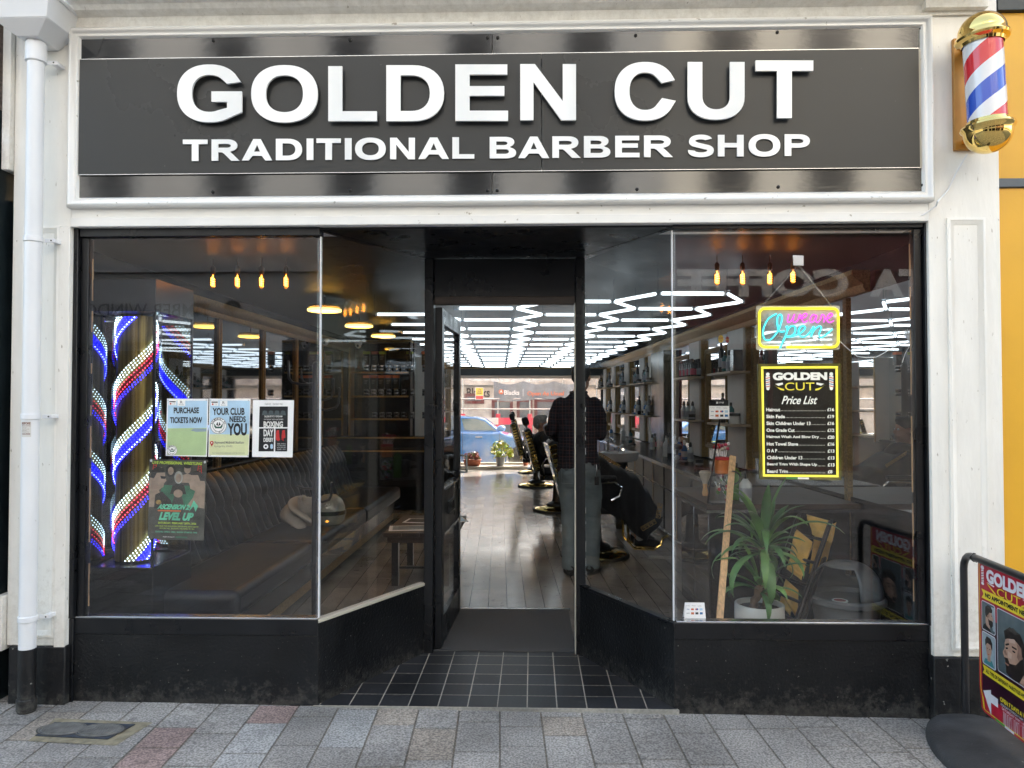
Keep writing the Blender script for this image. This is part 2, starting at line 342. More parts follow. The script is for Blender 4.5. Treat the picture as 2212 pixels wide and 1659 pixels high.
    def frame(s, P, prof, mt):     # mitred moulding: P = 4 corners, prof = (inward, proud) steps; normal towards the camera side
        P = [Vector(p) for p in P]; nrm = (P[1]-P[0]).cross(P[3]-P[0]).normalized(); vs = []
        for i in range(4):
            e1 = (P[(i+1) % 4]-P[i]).normalized(); e2 = (P[(i-1) % 4]-P[i]).normalized(); d = e1+e2
            for a, h in prof: vs.append(P[i] + d*a + nrm*h)
        k = len(prof); fs = []
        for i in range(4):
            for j in range(k-1): fs.append((i*k+j, ((i+1) % 4)*k+j, ((i+1) % 4)*k+j+1, i*k+j+1))
        return s.add(vs, fs, mt)
    def build(s, name, parent=None, bev=0, smooth=True, label=None, cat=None, group=None, kind=None, origin=None, fix=True, sub=0, ang=35):
        lo = Vector((min(v.x for v in s.v), min(v.y for v in s.v), min(v.z for v in s.v))); hi = Vector((max(v.x for v in s.v), max(v.y for v in s.v), max(v.z for v in s.v)))
        o3 = Vector(origin) if origin else Vector(((lo.x+hi.x)/2, (lo.y+hi.y)/2, lo.z))
        Mp = W[parent.name] if parent else Matrix.Identity(4)
        rot = Mp.to_quaternion().to_matrix().to_4x4(); Wm = Matrix.Translation(o3) @ rot; inv = Wm.inverted()
        me = bpy.data.meshes.new(name); me.from_pydata([inv @ v for v in s.v], [], s.f)
        for m_ in s.mats: me.materials.append(M[m_])
        me.polygons.foreach_set('material_index', s.m); me.update()
        if fix:
            b = bmesh.new(); b.from_mesh(me); bmesh.ops.recalc_face_normals(b, faces=b.faces); b.to_mesh(me); b.free()
        if smooth:
            me.polygons.foreach_set('use_smooth', [True]*len(me.polygons)); me.set_sharp_from_angle(angle=R(ang))
        o = bpy.data.objects.new(name, me); COL.objects.link(o); W[o.name] = Wm
        if parent: o.parent = parent
        L = Mp.inverted() @ Wm; o.location = L.to_translation(); o.rotation_euler = L.to_euler()
        if bev: b = o.modifiers.new('bevel', 'BEVEL'); b.width = bev; b.segments = 2; b.limit_method = 'ANGLE'; b.angle_limit = R(40); b.harden_normals = False
        if sub: b = o.modifiers.new('sub', 'SUBSURF'); b.levels = sub; b.render_levels = sub
        return tag(o, label, cat, group, kind)
def PY(Y): return lambda u, v, off=0.0: atY(u, v, Y) + Vector((0, -off, 0))
def tones(o, cols):                # one colour per face
    at = o.data.attributes.new('tone', 'FLOAT_COLOR', 'FACE'); at.data.foreach_set('color', [c for k in cols for c in (*k, 1)])
def boxq(x0, x1, y0, y1, z0, z1, mt): return MB().box(x0, x1, y0, y1, z0, z1, mt)
# ---------------------------------------------------------------- cut-out capitals of the fascia sign
def arc(cx, cy, rx, ry, a0, a1, n=18, e=2.25):
    out = []
    for i in range(n+1):
        a = R(a0+(a1-a0)*i/n); c, s_ = math.cos(a), math.sin(a)
        out.append((cx+rx*math.copysign(abs(c)**(2/e), c), cy+ry*math.copysign(abs(s_)**(2/e), s_)))
    return out
def glyph(ch, w, h, st, br):       # outlines in a w x h box, y up
    if ch == 'I': return [[(0, 0), (w, 0), (w, h), (0, h)]]
    if ch == 'L': return [[(0, 0), (w, 0), (w, br), (st, br), (st, h), (0, h)]]
    if ch == 'T': a = (w-st)/2; return [[(a, 0), (a+st, 0), (a+st, h-br), (w, h-br), (w, h), (0, h), (0, h-br), (a, h-br)]]
    if ch == 'E': m = h*.445; return [[(0, 0), (w, 0), (w, br), (st, br), (st, m), (w*.93, m), (w*.93, m+br*.95), (st, m+br*.95), (st, h-br), (w*.985, h-br), (w*.985, h), (0, h)]]
    if ch == 'H': m = (h-br)/2+h*.02; return [[(0, 0), (st, 0), (st, m), (w-st, m), (w-st, 0), (w, 0), (w, h), (w-st, h), (w-st, m+br), (st, m+br), (st, h), (0, h)]]
    if ch == 'N': k = st*1.03; return [[(0, 0), (st*.93, 0), (st*.93, h*.68), (w-k, 0), (w, 0), (w, h), (w-st*.93, h), (w-st*.93, h*.34), (k, h), (0, h)]]
    if ch == 'U': return [[(0, h)]+[(x, y) for x, y in arc(w/2, h*.40, w/2, h*.40, 180, 360)]+[(w, h), (w-st, h)]+arc(w/2, h*.41, w/2-st, h*.41-br, 360, 180)+[(st, h)]]
    if ch == 'O': return [arc(w/2, h/2, w/2, h/2, 0, 360, 48)[:-1], arc(w/2, h/2, w/2-st, h/2-br, 360, 0, 48)[:-1]]
    if ch == 'C':
        o = arc(w*.5, h/2, w*.5, h/2, 35, 324, 40); i = arc(w*.5, h/2, w*.5-st, h/2-br, 330, 28, 40)
        return [[(w*.985, h*.69)]+o+[(w, h*.335), (w*.775, h*.385)]+i[3:-3]+[(w*.77, h*.64)]]
    if ch == 'G':
        o = arc(w*.5, h/2, w*.5, h/2, 40, 302, 40); i = arc(w*.5, h/2, w*.5-st, h/2-br, 308, 33, 40)
        return [[(w*.985, h*.70)]+o+[(w, h*.175), (w, h*.535), (w*.53, h*.535), (w*.53, h*.535-br), (w-st, h*.535-br), (w-st, h*.25)]+i[2:-2]+[(w*.77, h*.665)]]
    if ch == 'D': return [[(0, 0), (w*.45, 0)]+arc(w*.45, h/2, w*.55, h/2, -90, 90)+[(0, h)], [(st, br), (st, h-br), (w*.43, h-br)]+arc(w*.43, h/2, w*.57-st, h/2-br, 90, -90)+[(w*.43, br)]]
    if ch == 'P': q = h*.40; return [[(0, 0), (st, 0), (st, q-br*.1), (w*.55, q-br*.1)]+arc(w*.55, (h+q-br*.1)/2, w*.45, (h-q+br*.1)/2, -90, 90)+[(0, h)], [(st, q+br*.85), (st, h-br), (w*.52, h-br)]+arc(w*.52, (h-br+q+br*.85)/2, w*.48-st*.98, (h-br-q-br*.85)/2, 90, -90)]
    if ch == 'R':
        q = h*.43; return [[(0, 0), (st, 0), (st, q-br*.15), (w*.36, q-br*.15), (w*.45, q-br*.5), (w*.70, 0), (w, 0), (w*.74, h*.33), (w*.66, q-br*.05)]+arc(w*.55, (h+q)/2, w*.37, (h-q)/2, -68, 90)+[(0, h)], [(st, q+br*.85), (st, h-br), (w*.52, h-br)]+arc(w*.52, (h-br+q+br*.85)/2, w*.40-st*.98, (h-br-q-br*.85)/2, 90, -90)]
    if ch == 'B':
        m = h*.52; return [[(0, 0), (w*.6, 0)]+arc(w*.6, m*.5, w*.4, m*.5, -90, 62)+arc(w*.56, (h+m)/2, w*.37, (h-m)/2, -62, 90)+[(0, h)],
            [(st, br), (st, m-br*.45), (w*.56, m-br*.45)]+arc(w*.56, (m+br*.55)/2, w*.42-st, (m-br*1.45)/2, 90, -90), [(st, m+br*.45), (st, h-br), (w*.52, h-br)]+arc(w*.52, (m+h-br*.55)/2, w*.40-st, (h-m-br*1.45)/2, 90, -90)]
    if ch == 'A': return [[(0, 0), (st*1.02, 0), (w*.345, h*.215), (w*.655, h*.215), (w-st*1.02, 0), (w, 0), (w/2+st*.56, h), (w/2-st*.56, h)], [(w*.40, h*.215+br*.95), (w/2, h*.74), (w*.60, h*.215+br*.95)]]
    if ch == 'S':
        o = arc(w*.5, h*.70, w*.46, h*.30, 22, 180, 14)+arc(w*.46, h*.68, w*.42, h*.245, 180, 250, 8)+[(w*.62, h*.36)]
        o += arc(w*.5, h*.30, w*.5-st*.95, h*.30-br, 25, -170, 14)+[(0, h*.32)]
        o += arc(w*.5, h*.30, w*.5, h*.30, 190, 360, 16)+arc(w*.55, h*.30, w*.45, h*.27, 0, 70, 8)+[(w*.42, h*.635)]
        o += arc(w*.49, h*.72, w*.46-st*.93, h*.28-br, 200, 30, 12)
        return [o]
def glyph_geo(ch, w, h, st, br):
    cu = bpy.data.curves.new('capital', 'CURVE'); cu.dimensions = '2D'; cu.fill_mode = 'FRONT'
    for lp in glyph(ch, w, h, st, br):
        sp = cu.splines.new('POLY'); sp.points.add(len(lp)-1)
        for p, q in zip(sp.points, lp): p.co = (q[0], q[1], 0, 1)
        sp.use_cyclic_u = True
    ob = bpy.data.objects.new('capital', cu); COL.objects.link(ob); dg = bpy.context.evaluated_depsgraph_get(); me = ob.evaluated_get(dg).to_mesh()
    vs = [v.co.copy() for v in me.vertices]; fs = [list(p.vertices) for p in me.polygons]
    ob.evaluated_get(dg).to_mesh_clear(); bpy.data.objects.remove(ob); bpy.data.curves.remove(cu); return vs, fs
def letter(ch, box, fn, off, depth, mt, parent, st, br):
    u0, v0, u1, v1 = box; w, h = u1-u0, v1-v0; vs, fs = glyph_geo(ch, w, h, st*h, br*h); mb = MB(); n = len(vs)
    P = [fn(u0+v.x, v1-v.y, d) for d in (off, off+depth) for v in vs]; ed = {}
    for f in fs:
        for i in range(len(f)): ed[(f[i], f[(i+1) % len(f)])] = 1
    side = [(a, b, b+n, a+n) for (a, b) in ed if (b, a) not in ed]
    mb.add(P, [tuple(reversed(f)) for f in fs]+[tuple(i+n for i in f) for f in fs]+side, mt)
    return mb.build('letter', parent, ang=30)

# ---------------------------------------------------------------- the barber shop's front
shop = thing('shopfront', (0, YF, 0), 0, 'white painted shopfront with black framed display windows either side of a recessed doorway', 'shopfront')
def X(u, Y=YF, v=866): return atY(u, v, Y).x
def Z(v, Y=YF, u=735): return atY(u, v, Y).z
YP = 3.66
zt_ply = .285
# white pilasters
def pilaster(u0, u1, zb, panel, nm='pilaster'):
    x0, x1 = X(u0, YP), X(u1, YP); p = MB().box(x0, x1, YP, YP+.09, zb, 3.62, 'white_paint').build(nm, shop, bev=.004)
    pb = MB(); a, b, c, d = panel; q = [(a, YP, c), (b, YP, c), (b, YP, d), (a, YP, d)]
    pb.frame(q, [(0, .0), (.0, .010), (.012, .013), (.020, .008), (.032, .004), (.036, -.001)], 'white_paint'); pb.build('panel_moulding', p)
    return p
xl0, xl1, xr0, xr1 = X(22, YP), X(149, YP), X(2010, YP), X(2166, YP)
pl = pilaster(22, 149, Z(1395, YP, 85), (X(46, YP), X(127, YP), Z(1376, YP, 85), Z(489, YP, 85)))
pr = pilaster(2010, 2166, Z(1419, YP, 2080), (X(2049, YP), X(2132, YP), Z(1404, YP, 2080), Z(471, YP, 2080)))
MB().box(xl0+.02, xl1+.006, YP-.014, YP+.09, -.08, Z(1395, YP, 85), 'plinth_black').build('plinth', pl, bev=.006)
MB().box(xr0-.006, xr1+.02, YP-.014, YP+.09, -.12, Z(1419, YP, 2080), 'plinth_black').build('plinth', pr, bev=.006)
for za_, zb_ in ((Z(1395, YP, 85)-.02, Z(1285, YP, 30)), (Z(370, YP, 30), 3.62)): MB().box(xl0-.045, xl0-.002, YP-.03, YP+.09, za_, zb_, 'white_paint').build('edge_block', pl, bev=.004)
# thin worn edge board beside the window on the left
MB().box(xl1-.055, xl1, YP-.012, YP-.001, Z(1405, YP, 140), Z(487, YP), 'white_paint').build('edge_board', pl, bev=.003)
# lintel board and the wall behind the sign
zl0, zl1 = Z(487, YP), Z(445, YP)
MB().box(xl1+.002, xr0-.002, YP-.006, YP+.25, zl0, zl1+.02, 'white_gloss').build('lintel_board', shop, bev=.004)
MB().box(xl1+.002, xr0-.002, YP-.012, YP-.0065, zl0, zl0+.045, 'white_gloss').build('lintel_bead', shop, bev=.003)
MB().box(xl1+.002, xr0-.002, YP+.02, YP+.3, zl1+.021, 3.62, 'white_paint').build('fascia_backing', shop)
# moulded frame round the sign
FX0, FX1 = X(137, 3.62), X(2026, 3.62); FZ0, FZ1 = Z(443, 3.62), Z(50, 3.62)
fb = MB(); fb.frame([(FX0, YP, FZ0), (FX1, YP, FZ0), (FX1, YP, FZ1), (FX0, YP, FZ1)], [(0, -.05), (0, .03), (.004, .045), (.014, .052), (.022, .047), (.026, .034), (.034, .030), (.044, .034), (.048, .026), (.054, .014), (.056, -.05)], 'white_gloss')
fb.build('fascia_moulding', shop, ang=50)
# cornice, lead flashing above it
cz = [Z(50, 3.62)+.012, 3.0]
def cornice():
    prof = [(3.655, FZ1+.012), (3.645, FZ1+.012), (3.645, FZ1+.06), (3.62, FZ1+.066), (3.60, FZ1+.075), (3.585, FZ1+.095), (3.55, FZ1+.105), (3.52, FZ1+.112), (3.515, FZ1+.125), (3.50, FZ1+.14), (3.44, FZ1+.15), (3.44, FZ1+.20), (3.66, FZ1+.22)]
    xa, xb = X(112, 3.5), X(2166, 3.55); n = len(prof); mb = MB()
    mb.prism([Vector((xa, y, z)) for y, z in prof], [Vector((xb, y, z)) for y, z in prof], 'white_paint'); c = mb.build('cornice', shop, ang=25)
    f = MB(); nn = 90
    top = [Vector((xa+(xb-xa)*i/nn, 3.425, FZ1+.142+.004*math.sin(i*1.3)+.006*math.sin(i*.41)+rnd.uniform(-.002, .002))) for i in range(nn+1)]
    vs = top+[Vector((p.x, 3.425, FZ1+.215)) for p in top]+[Vector((p.x, 3.70, FZ1+.27)) for p in top]
    f.add(vs, [(i, i+1, nn+2+i, nn+1+i) for i in range(nn)]+[(nn+1+i, nn+2+i, 2*nn+3+i, 2*nn+2+i) for i in range(nn)], 'lead'); f.build('lead_flashing', c)
    # the end block over the right pilaster
    MB().box(X(2008, 3.62), xb+.001, 3.61, 3.655, FZ1+.03, FZ1+.10, 'white_paint').build('end_block', c, bev=.003)
cornice()
# unseen upper storeys, sized to keep sun off the street, brick paled for bounce
MB().box(-14, 45, 3.72, 16.6, FZ1+.24, 12.3, 'brick').build('unseen_upper_wall', shop)

# stall risers, sills, frames
xa, xb = X(156), X(690); xc, xd = X(1454), X(2008)
GZ = -.10
zsl, zsr = Z(1334, YF, 420), Z(1347, YF, 1720)
zs = (zsl+zsr)/2; zg = 2.362; ztop = zl0
BY = 4.48                          # the doorway plane
xe, xf = X(921, BY), X(1247.6, BY)
def slab(pa, pb, z0, z1, t, mt, inset=0):  # upright board between two plan points, thickness to the inside
    pa = Vector((*pa, 0)); pb = Vector((*pb, 0)); d = (pb-pa).normalized(); nrm = Vector((-d.y, d.x, 0))
    q = [pa+nrm*inset, pb+nrm*inset, pb+nrm*(inset+t), pa+nrm*(inset+t)]
    return MB().prism([Vector((p.x, p.y, z0)) for p in q], [Vector((p.x, p.y, z1)) for p in q], mt)
for side in (-1, 1):
    A, B = ((xa, YF), (xb, YF)) if side < 0 else ((xc, YF), (xd, YF))
    K, C = (B, (xe, BY)) if side < 0 else (A, (xf, BY))
    r1 = slab(A, B, GZ, zs-.085, .03, 'black_riser').build('stall_riser', shop, bev=.002)
    slab(A, B, zs-.083, zs-.004, .034, 'black_paint', -.004).build('sill_band', r1, bev=.002)
    p, q = (K, C) if side < 0 else (C, K)
    r2 = slab(p, q, GZ, zs-.022, .03, 'black_riser').build('stall_riser', shop, bev=.002)
    slab(p, q, zs-.02, zs-.004, .045, 'pale_trim' if side < 0 else 'black_paint', -.006).build('sill_bead', r2, bev=.002)
    sb = MB().box(A[0]+.01, B[0]-.004, YF-.006, YF+.05, zs-.0035, zs+.006, 'steel')
    sb.build('sill_bead', r1, bev=.002)
    # front frame: outer post and head rail
    wx = X(186) if side < 0 else X(1979)
    fr = MB()
    if side < 0:
        fr.box(A[0], wx-.04, YF-.02, YF+.06, zs-.003, ztop, 'black_paint').box(wx-.038, wx, YF+.005, YF+.05, zs+.007, zg, 'black_paint')
        fr.box(wx-.038, B[0]-.0, YF-.012, YF+.06, zg+.003, ztop-.0, 'black_paint')
    else:
        fr.box(wx+.04, B[0], YF-.02, YF+.06, zs-.003, ztop, 'black_paint').box(wx, wx+.038, YF+.005, YF+.05, zs+.007, zg+.02, 'black_paint')
        fr.box(A[0], wx+.038, YF-.012, YF+.06, zg+.023, ztop-.0, 'black_paint')
    f_ = fr.build('display_window', shop, bev=.003)
    MB().box(*( (A[0], wx-.042) if side < 0 else (wx+.042, B[0])), YF-.016, YF+.05, GZ, zs-.006, 'black_paint').build('post_foot', f_, bev=.003)
    zz = zg if side < 0 else zg+.02
    g = MB().box((wx if side < 0 else A[0]+.004), (B[0]-.004 if side < 0 else wx), YF+.012, YF+.018, zs+.006, zz, 'glass').build('pane', f_, smooth=False)
    g2 = slab((p[0], p[1]), (q[0], q[1]), zs-.003, zz+.02, .006, 'glass_dusty' if side < 0 else 'glass', .012).build('pane', f_, smooth=False)
    # polished glass corner edge
    MB().box(K[0]-.0025, K[0]+.0025, YF+.004, YF+.026, zs+.004, zz, 'pvc_white').build('corner_joint', f_)
    # worn strip of bare wood inside the outer post
    st = MB(); n = 34; base = wx+.008 if side < 0 else wx-.012
    for i in range(n):
        if rnd.random() < .22: continue
        z0 = zs+.05+(zg-zs-.1)*i/n; z1 = z0+(zg-zs-.1)/n; a = rnd.uniform(.003, .006)
        st.box(base, base+a, YF+.024, YF+.03, z0, z1, 'worn_wood')
    st.build('worn_bead', f_)['kind'] = 'stuff'
# door jambs, transom, soffit, recess ceiling
jl = MB().box(xe-.01, xe+.045, BY-.02, BY+.07, -.02, ztop-.012, 'black_paint').build('door_post', shop, bev=.004)
jr = MB().box(xf-.012, xf+.045, BY-.02, BY+.07, -.02, ztop-.012, 'black_paint').build('door_post', shop, bev=.004)
MB().box(xf-.018, xf-.0125, BY-.016, BY+.05, 0, Z(655, BY, 1247), 'pale_trim').build('stop_bead', jr)
chips = MB()
for i in range(26):
    z = rnd.uniform(.3, 2.2); chips.box(xf+.0455, xf+.0475, BY-.018, BY-.006+rnd.uniform(0, .01), z, z+rnd.uniform(.008, .05), 'ink_white')
chips.build('paint_chips', jr)['kind'] = 'stuff'
zh0, zh1 = Z(657, BY, 1080), Z(640, BY, 1080)
MB().box(xe+.046, xf-.013, BY+.0, BY+.06, zh0, zh1, 'wood_dark').build('door_head', shop, bev=.003)
MB().box(xe+.046, xf-.013, BY+.012, BY+.05, zh1+.001, ztop-.012, 'black_paint').build('transom_panel', shop)
MB().prism([Vector((p[0], p[1], ztop-.01)) for p in ((xb, YF-.0), (xc, YF-.0), (xf+.05, BY+.08), (xe-.05, BY+.08))], [Vector((p[0], p[1], ztop+.05)) for p in ((xb, YF-.0), (xc, YF-.0), (xf+.05, BY+.08), (xe-.05, BY+.08))], 'black_paint').build('soffit', shop)
for s_, (p, q) in ((-1, ((xb, YF), (xe, BY))), (1, ((xf, BY), (xc, YF)))):
    slab(p, q, zg+.045, ztop-.011, .04, 'black_paint').build('return_head', shop, bev=.002)
# open door, hinged on the left and swung inwards
dn, df = Vector((X(946, BY, 866), BY+.03, 0)), None
df = atZ(988, 1320, .02); df.z = 0; dd = (df-dn); DL = dd.length; dang = math.atan2(dd.y, dd.x)
door = thing('door', dn, dang, None, None); del_ = door
door.parent = shop; W[door.name] = Matrix.Translation(dn) @ Matrix.Rotation(dang, 4, 'Z'); Lm = W[shop.name].inverted() @ W[door.name]; door.location = Lm.to_translation(); door.rotation_euler = Lm.to_euler()
DM = W[door.name]
def dbox(x0, x1, z0, z1, t0=-.022, t1=.022, mt='black_paint'): return MB().box(x0, x1, t0, t1, z0, z1, mt, DM)
zdt = zh0-.015
db = MB()
for a in ((0, .085, .03, zdt), (DL-.085, DL, .03, zdt)): db.box(a[0], a[1], -.022, .022, a[2], a[3], 'black_paint', DM)
db.box(.086, DL-.086, -.021, .021, .03, .20, 'black_paint', DM); db.box(.086, DL-.086, -.021, .021, zdt-.10, zdt, 'black_paint', DM); db.box(.086, DL-.086, -.016, .016, .70, .98, 'black_paint', DM)
db.build('door_frame', door, bev=.003)
dbox(.086, DL-.086, .201, .699, -.003, .003, 'glass').build('pane', door); dbox(.086, DL-.086, .981, zdt-.101, -.003, .003, 'glass').build('pane', door)
for zz in (.70, .98): dbox(.086, DL-.086, zz-.008, zz+.008, -.026, -.0225, 'steel').build('beading', door)
MB().frame([DM @ Vector(p) for p in ((.28, -.0165, .80), (.52, -.0165, .80), (.52, -.0165, .88), (.28, -.0165, .88))], [(0, 0), (0, .01), (.006, .012), (.012, .01), (.012, 0)], 'plastic_black').build('letter_box', door)
MB().tube([DM @ Vector(p) for p in ((DL-.04, -.022, 1.02), (DL-.04, -.07, 1.02), (DL-.04, -.07, 1.14), (DL-.04, -.022, 1.14))], .009, 'steel').build('handle', door)
MB().box(DL-.02, DL+.012, -.012, .012, .48, .55, 'steel', DM).build('hinge_plate', door)

# ---------------------------------------------------------------- fascia sign
YS = 3.655
sign = thing('shop_sign', (X(1080, YS), YS, Z(420, YS)), 0, 'long dark grey fascia sign with big white raised letters over the barber shop', 'shop sign')
sx0, sx1, sz0, sz1 = FX0+.052, FX1-.052, FZ0+.052, FZ1-.052
zm0, zm1 = Z(371, 3.64, 1080), Z(118, 3.64, 1080)
xs_ = X(1063, YS)
for a, b in ((sx0, xs_-.002), (xs_+.002, sx1)):
    MB().box(a, b, YS-.012, YS+.01, zm1-.02, sz1, 'sign_strip').build('top_board', sign); MB().box(a, b, YS-.012, YS+.01, sz0, zm0+.02, 'sign_strip').build('bottom_board', sign)
xm_ = X(1170, YS)
for a, b in ((sx0, xm_-.0015), (xm_+.0015, sx1-.012)): MB().box(a, b, YS-.024, YS-.0125, zm0, zm1, 'sign_grey').build('sign_panel', sign, bev=.001)
MB().box(sx1-.012, sx1-.001, YS-.018, YS-.0125, zm0, zm1, 'pale_trim').build('edge_strip', sign)
fs_ = PY(YS-.024)
big = [('G', 389.4, 145.7, 528, 269.5), ('O', 548, 147, 690.4, 270), ('L', 713, 149.5, 817, 267), ('D', 837.3, 147.4, 961, 267), ('E', 985, 145.7, 1098, 266.5), ('N', 1124, 145, 1243.4, 265),
       ('C', 1326, 140.5, 1457, 265.8), ('U', 1482.4, 140.6, 1604.3, 264), ('T', 1628, 137.3, 1751.3, 260.5)]
for ch, a, b, c, d in big: letter(ch, (a, b, c, d), fs_, .022, .012, 'letter_white', sign, .255, .18)
small = [('T', 396.8, 449.7), ('R', 458.7, 519), ('A', 524, 589.3), ('D', 597.3, 653.6), ('I', 663.6, 678), ('T', 684.7, 737.3), ('I', 745.9, 760.4), ('O', 768, 834), ('N', 843.4, 897), ('A', 904.4, 970.2), ('L', 977.6, 1025),
         ('B', 1058, 1115), ('A', 1119.6, 1186.4), ('R', 1193, 1253.9), ('B', 1261, 1318), ('E', 1328.4, 1381), ('R', 1390.5, 1453), ('S', 1485.5, 1541), ('H', 1549.7, 1605.3), ('O', 1616, 1684), ('P', 1693.7, 1748)]
for ch, a, c in small:
    e = (a-397)/(1748-397); t_, b_ = 303-12*e, 349-11.5*e
    if ch in 'OS': t_ -= 1; b_ += 1
    letter(ch, (a, t_, c, b_), fs_, .004, .006, 'letter_white', sign, .31, .21)
for u, v in [(169, 90), (461, 88), (756, 87), (1053, 82), (1075, 82), (1373, 77), (1679, 70), (1990, 62), (166, 417), (460, 415), (756, 412), (1053, 412), (1074, 412), (1376, 409), (1681, 404), (1993, 400)]:
    MB().lathe([(.009, 0), (.008, .004), (.004, .006), (0, .0065)], atY(u, v, YS-.012), 'screw', 10, Matrix.Rotation(math.pi/2, 4, 'X')).build('screw', sign)
for zq in (zm0, zm1): MB().box(sx0, sx1-.012, YS-.0250, YS-.0242, zq-.0015, zq+.0015, 'steel').build('edge_bead', sign)

# ---------------------------------------------------------------- pavement, doorway tiles, floors
def slabs(name, colw, lens, s0, s1, t0, t1, gap, zf, mt, colfn, inner=True, clip=None, jitter=.0, offs=None, bed=None, edge=.0):
    vs, fs, cs = [], [], []; s = s0; ci = 0
    while s < s1:
        t = t0 - (offs(ci) if offs else rnd.uniform(0, lens[-1]))
        while t < t1:
            L = rnd.choice(lens); a, b, c, d = s+gap/2, s+colw-gap/2, t+gap/2, t+L-gap/2
            pm_ = (I if inner else (lambda x, y, z: Vector((x, y, z))))((a+b)/2, (c+d)/2, 0); col = colfn(pm_) if name == 'pavement' else colfn(); dz = rnd.uniform(-jitter, jitter); o = len(vs); h = gap*.35
            P = I if inner else (lambda x, y, z: Vector((x, y, z)))
            q = [(a+h, c+h), (b-h, c+h), (b-h, d-h), (a+h, d-h)]; q2 = [(a, c), (b, c), (b, d), (a, d)]
            for x, y in q: p = P(x, y, 0); vs.append(Vector((p.x, p.y, zf(p)+dz)))
            for x, y in q2: p = P(x, y, 0); vs.append(Vector((p.x, p.y, zf(p)+dz-gap*.5-.001)))
            fs.append((o, o+1, o+2, o+3)); cs.append(col)
            for k in range(4): fs.append((o+4+k, o+4+(k+1) % 4, o+(k+1) % 4, o+k)); cs.append(tuple(x*.6 for x in col))
            t += L
        s += colw; ci += 1
    # jointing bed
    o = len(vs); P = I if inner else (lambda x, y, z: Vector((x, y, z)))
    for x, y in ((s0, t0-.5), (s1, t0-.5), (s1, t1+.5), (s0, t1+.5)): p = P(x, y, 0); vs.append(Vector((p.x, p.y, zf(p)-gap*.5)))
    fs.append((o, o+1, o+2, o+3)); cs.append(bed or (.17, .15, .12))
    me = bpy.data.meshes.new(name); me.from_pydata(vs, [], fs); me.materials.append(M[mt]); me.update()
    ob = bpy.data.objects.new(name, me); COL.objects.link(ob); tones(ob, cs); ob['kind'] = 'structure'; return ob
attrmat('granite', .68, .42, 110, .3, blot=.30)
attrmat('quarry', .38, .15, 60, .05, blot=.35, rv=.12)
attrmat('laminate', .17, .16, 40, .02, stretch=(26, 1.2, 1), blot=.25, rv=.07, coat=.15)
def gz(p): return -.009*p.x
_sp = [((605, 1558), 0), ((372, 1622), 0), ((960, 1612), 1), ((1252, 1592), 1), ((838, 1543), 1), ((545, 1632), 2), ((768, 1566), 2), ((40, 1600), 1)]
_sp = [(atZ(u, v, 0), k) for (u, v), k in _sp]
def gcol(p=None):
    r = rnd.random()*.88; k = rnd.uniform(.91, 1.07)
    if p is not None and p.y < 2.6: r = rnd.random()
    if p is not None:
        for q, kind in _sp:
            d = IM.inverted() @ (q-p)
            if abs(d.x) < .10 and abs(d.y) < .17: return ((.32, .235, .21), (.315, .275, .23), (.35, .345, .33))[kind]
    base = (.305, .288, .265) if r < .86 else (.33, .315, .29) if r < .88 else (.32, .26, .235) if r < .91 else (.34, .345, .34) if r < .95 else (.31, .28, .23)
    return tuple(c*k for c in base)
slabs('pavement', .2, (.2, .3, .3, .4), -7, 7, -7.0, 3.9, .0055, gz, 'granite', gcol, jitter=.0012)
# doorway tiles: clipped to the recess by the risers, laid as one sheet
def tiles():
    mb_v, mb_f, cs = [], [], []; s = .1475; g = .0055; y0 = YF-.012
    def clipx(y, sgn): k = (y-YF)/(BY-YF); return (xb+(xe-xb)*k) if sgn < 0 else (xc+(xf-xc)*k)
    yy = y0; x_start = X(1011, YF)
    rows = []
    while yy < BY+.02: rows.append((yy, min(yy+s, BY+.03))); yy += s
    for (ya, yb_) in rows:
        for i in range(-12, 12):
            a, b = x_start+i*s+g/2, x_start+(i+1)*s-g/2; c, d = ya+g/2, yb_-g/2
            if d-c < .01: continue
            xl, xr = clipx((c+d)/2, -1)-.04, clipx((c+d)/2, 1)+.04
            if b < xl or a > xr: continue
            o = len(mb_v)
            mb_v += [Vector((a, c, .018)), Vector((b, c, .018)), Vector((b, d, .018)), Vector((a, d, .018))]; mb_f.append((o, o+1, o+2, o+3)); k = rnd.uniform(.75, 1.3); cs.append((.027*k, .028*k, .031*k))
    o = len(mb_v); mb_v += [Vector((xb-.02, y0-.004, .0165)), Vector((xc+.02, y0-.004, .0165)), Vector((xf+.03, BY+.05, .0165)), Vector((xe-.03, BY+.05, .0165))]; mb_f.append((o, o+1, o+2, o+3)); cs.append((.50, .46, .38))
    o = len(mb_v); mb_v += [Vector((xb-.02, y0-.004, .0165)), Vector((xc+.02, y0-.004, .0165)), Vector((xc+.02, y0-.004, -.05)), Vector((xb-.02, y0-.004, -.05))]; mb_f.append((o, o+1, o+2, o+3)); cs.append((.30, .29, .26))
    me = bpy.data.meshes.new('doorway_tiles'); me.from_pydata(mb_v, [], mb_f); me.materials.append(M['quarry']); me.update()
    ob = bpy.data.objects.new('doorway_paving', me); COL.objects.link(ob); tones(ob, cs); ob['kind'] = 'structure'
tiles()
# ================================================================ inside the shop: the setting
def ibox(s0, s1, t0, t1, z0, z1, mt, mb=None): return (mb or MB()).box(s0, s1, t0, t1, z0, z1, mt, IM)
SW, TF, SL, TL = 2.40, 17.0, -1.27, 10.6     # right wall, far wall, corridor's left wall, back of the left room
XL, ZC = -2.71, 2.46
def lam(): k = rnd.uniform(.82, 1.15); return (.30*k, .275*k, .25*k)
slabs('floor', .139, (1.2,), -3.7, 2.5, 3.5, 17.1, .0035, lambda p: .012, 'laminate', lam, jitter=.0004, bed=(.02, .018, .016))
fl = bpy.data.objects['floor']
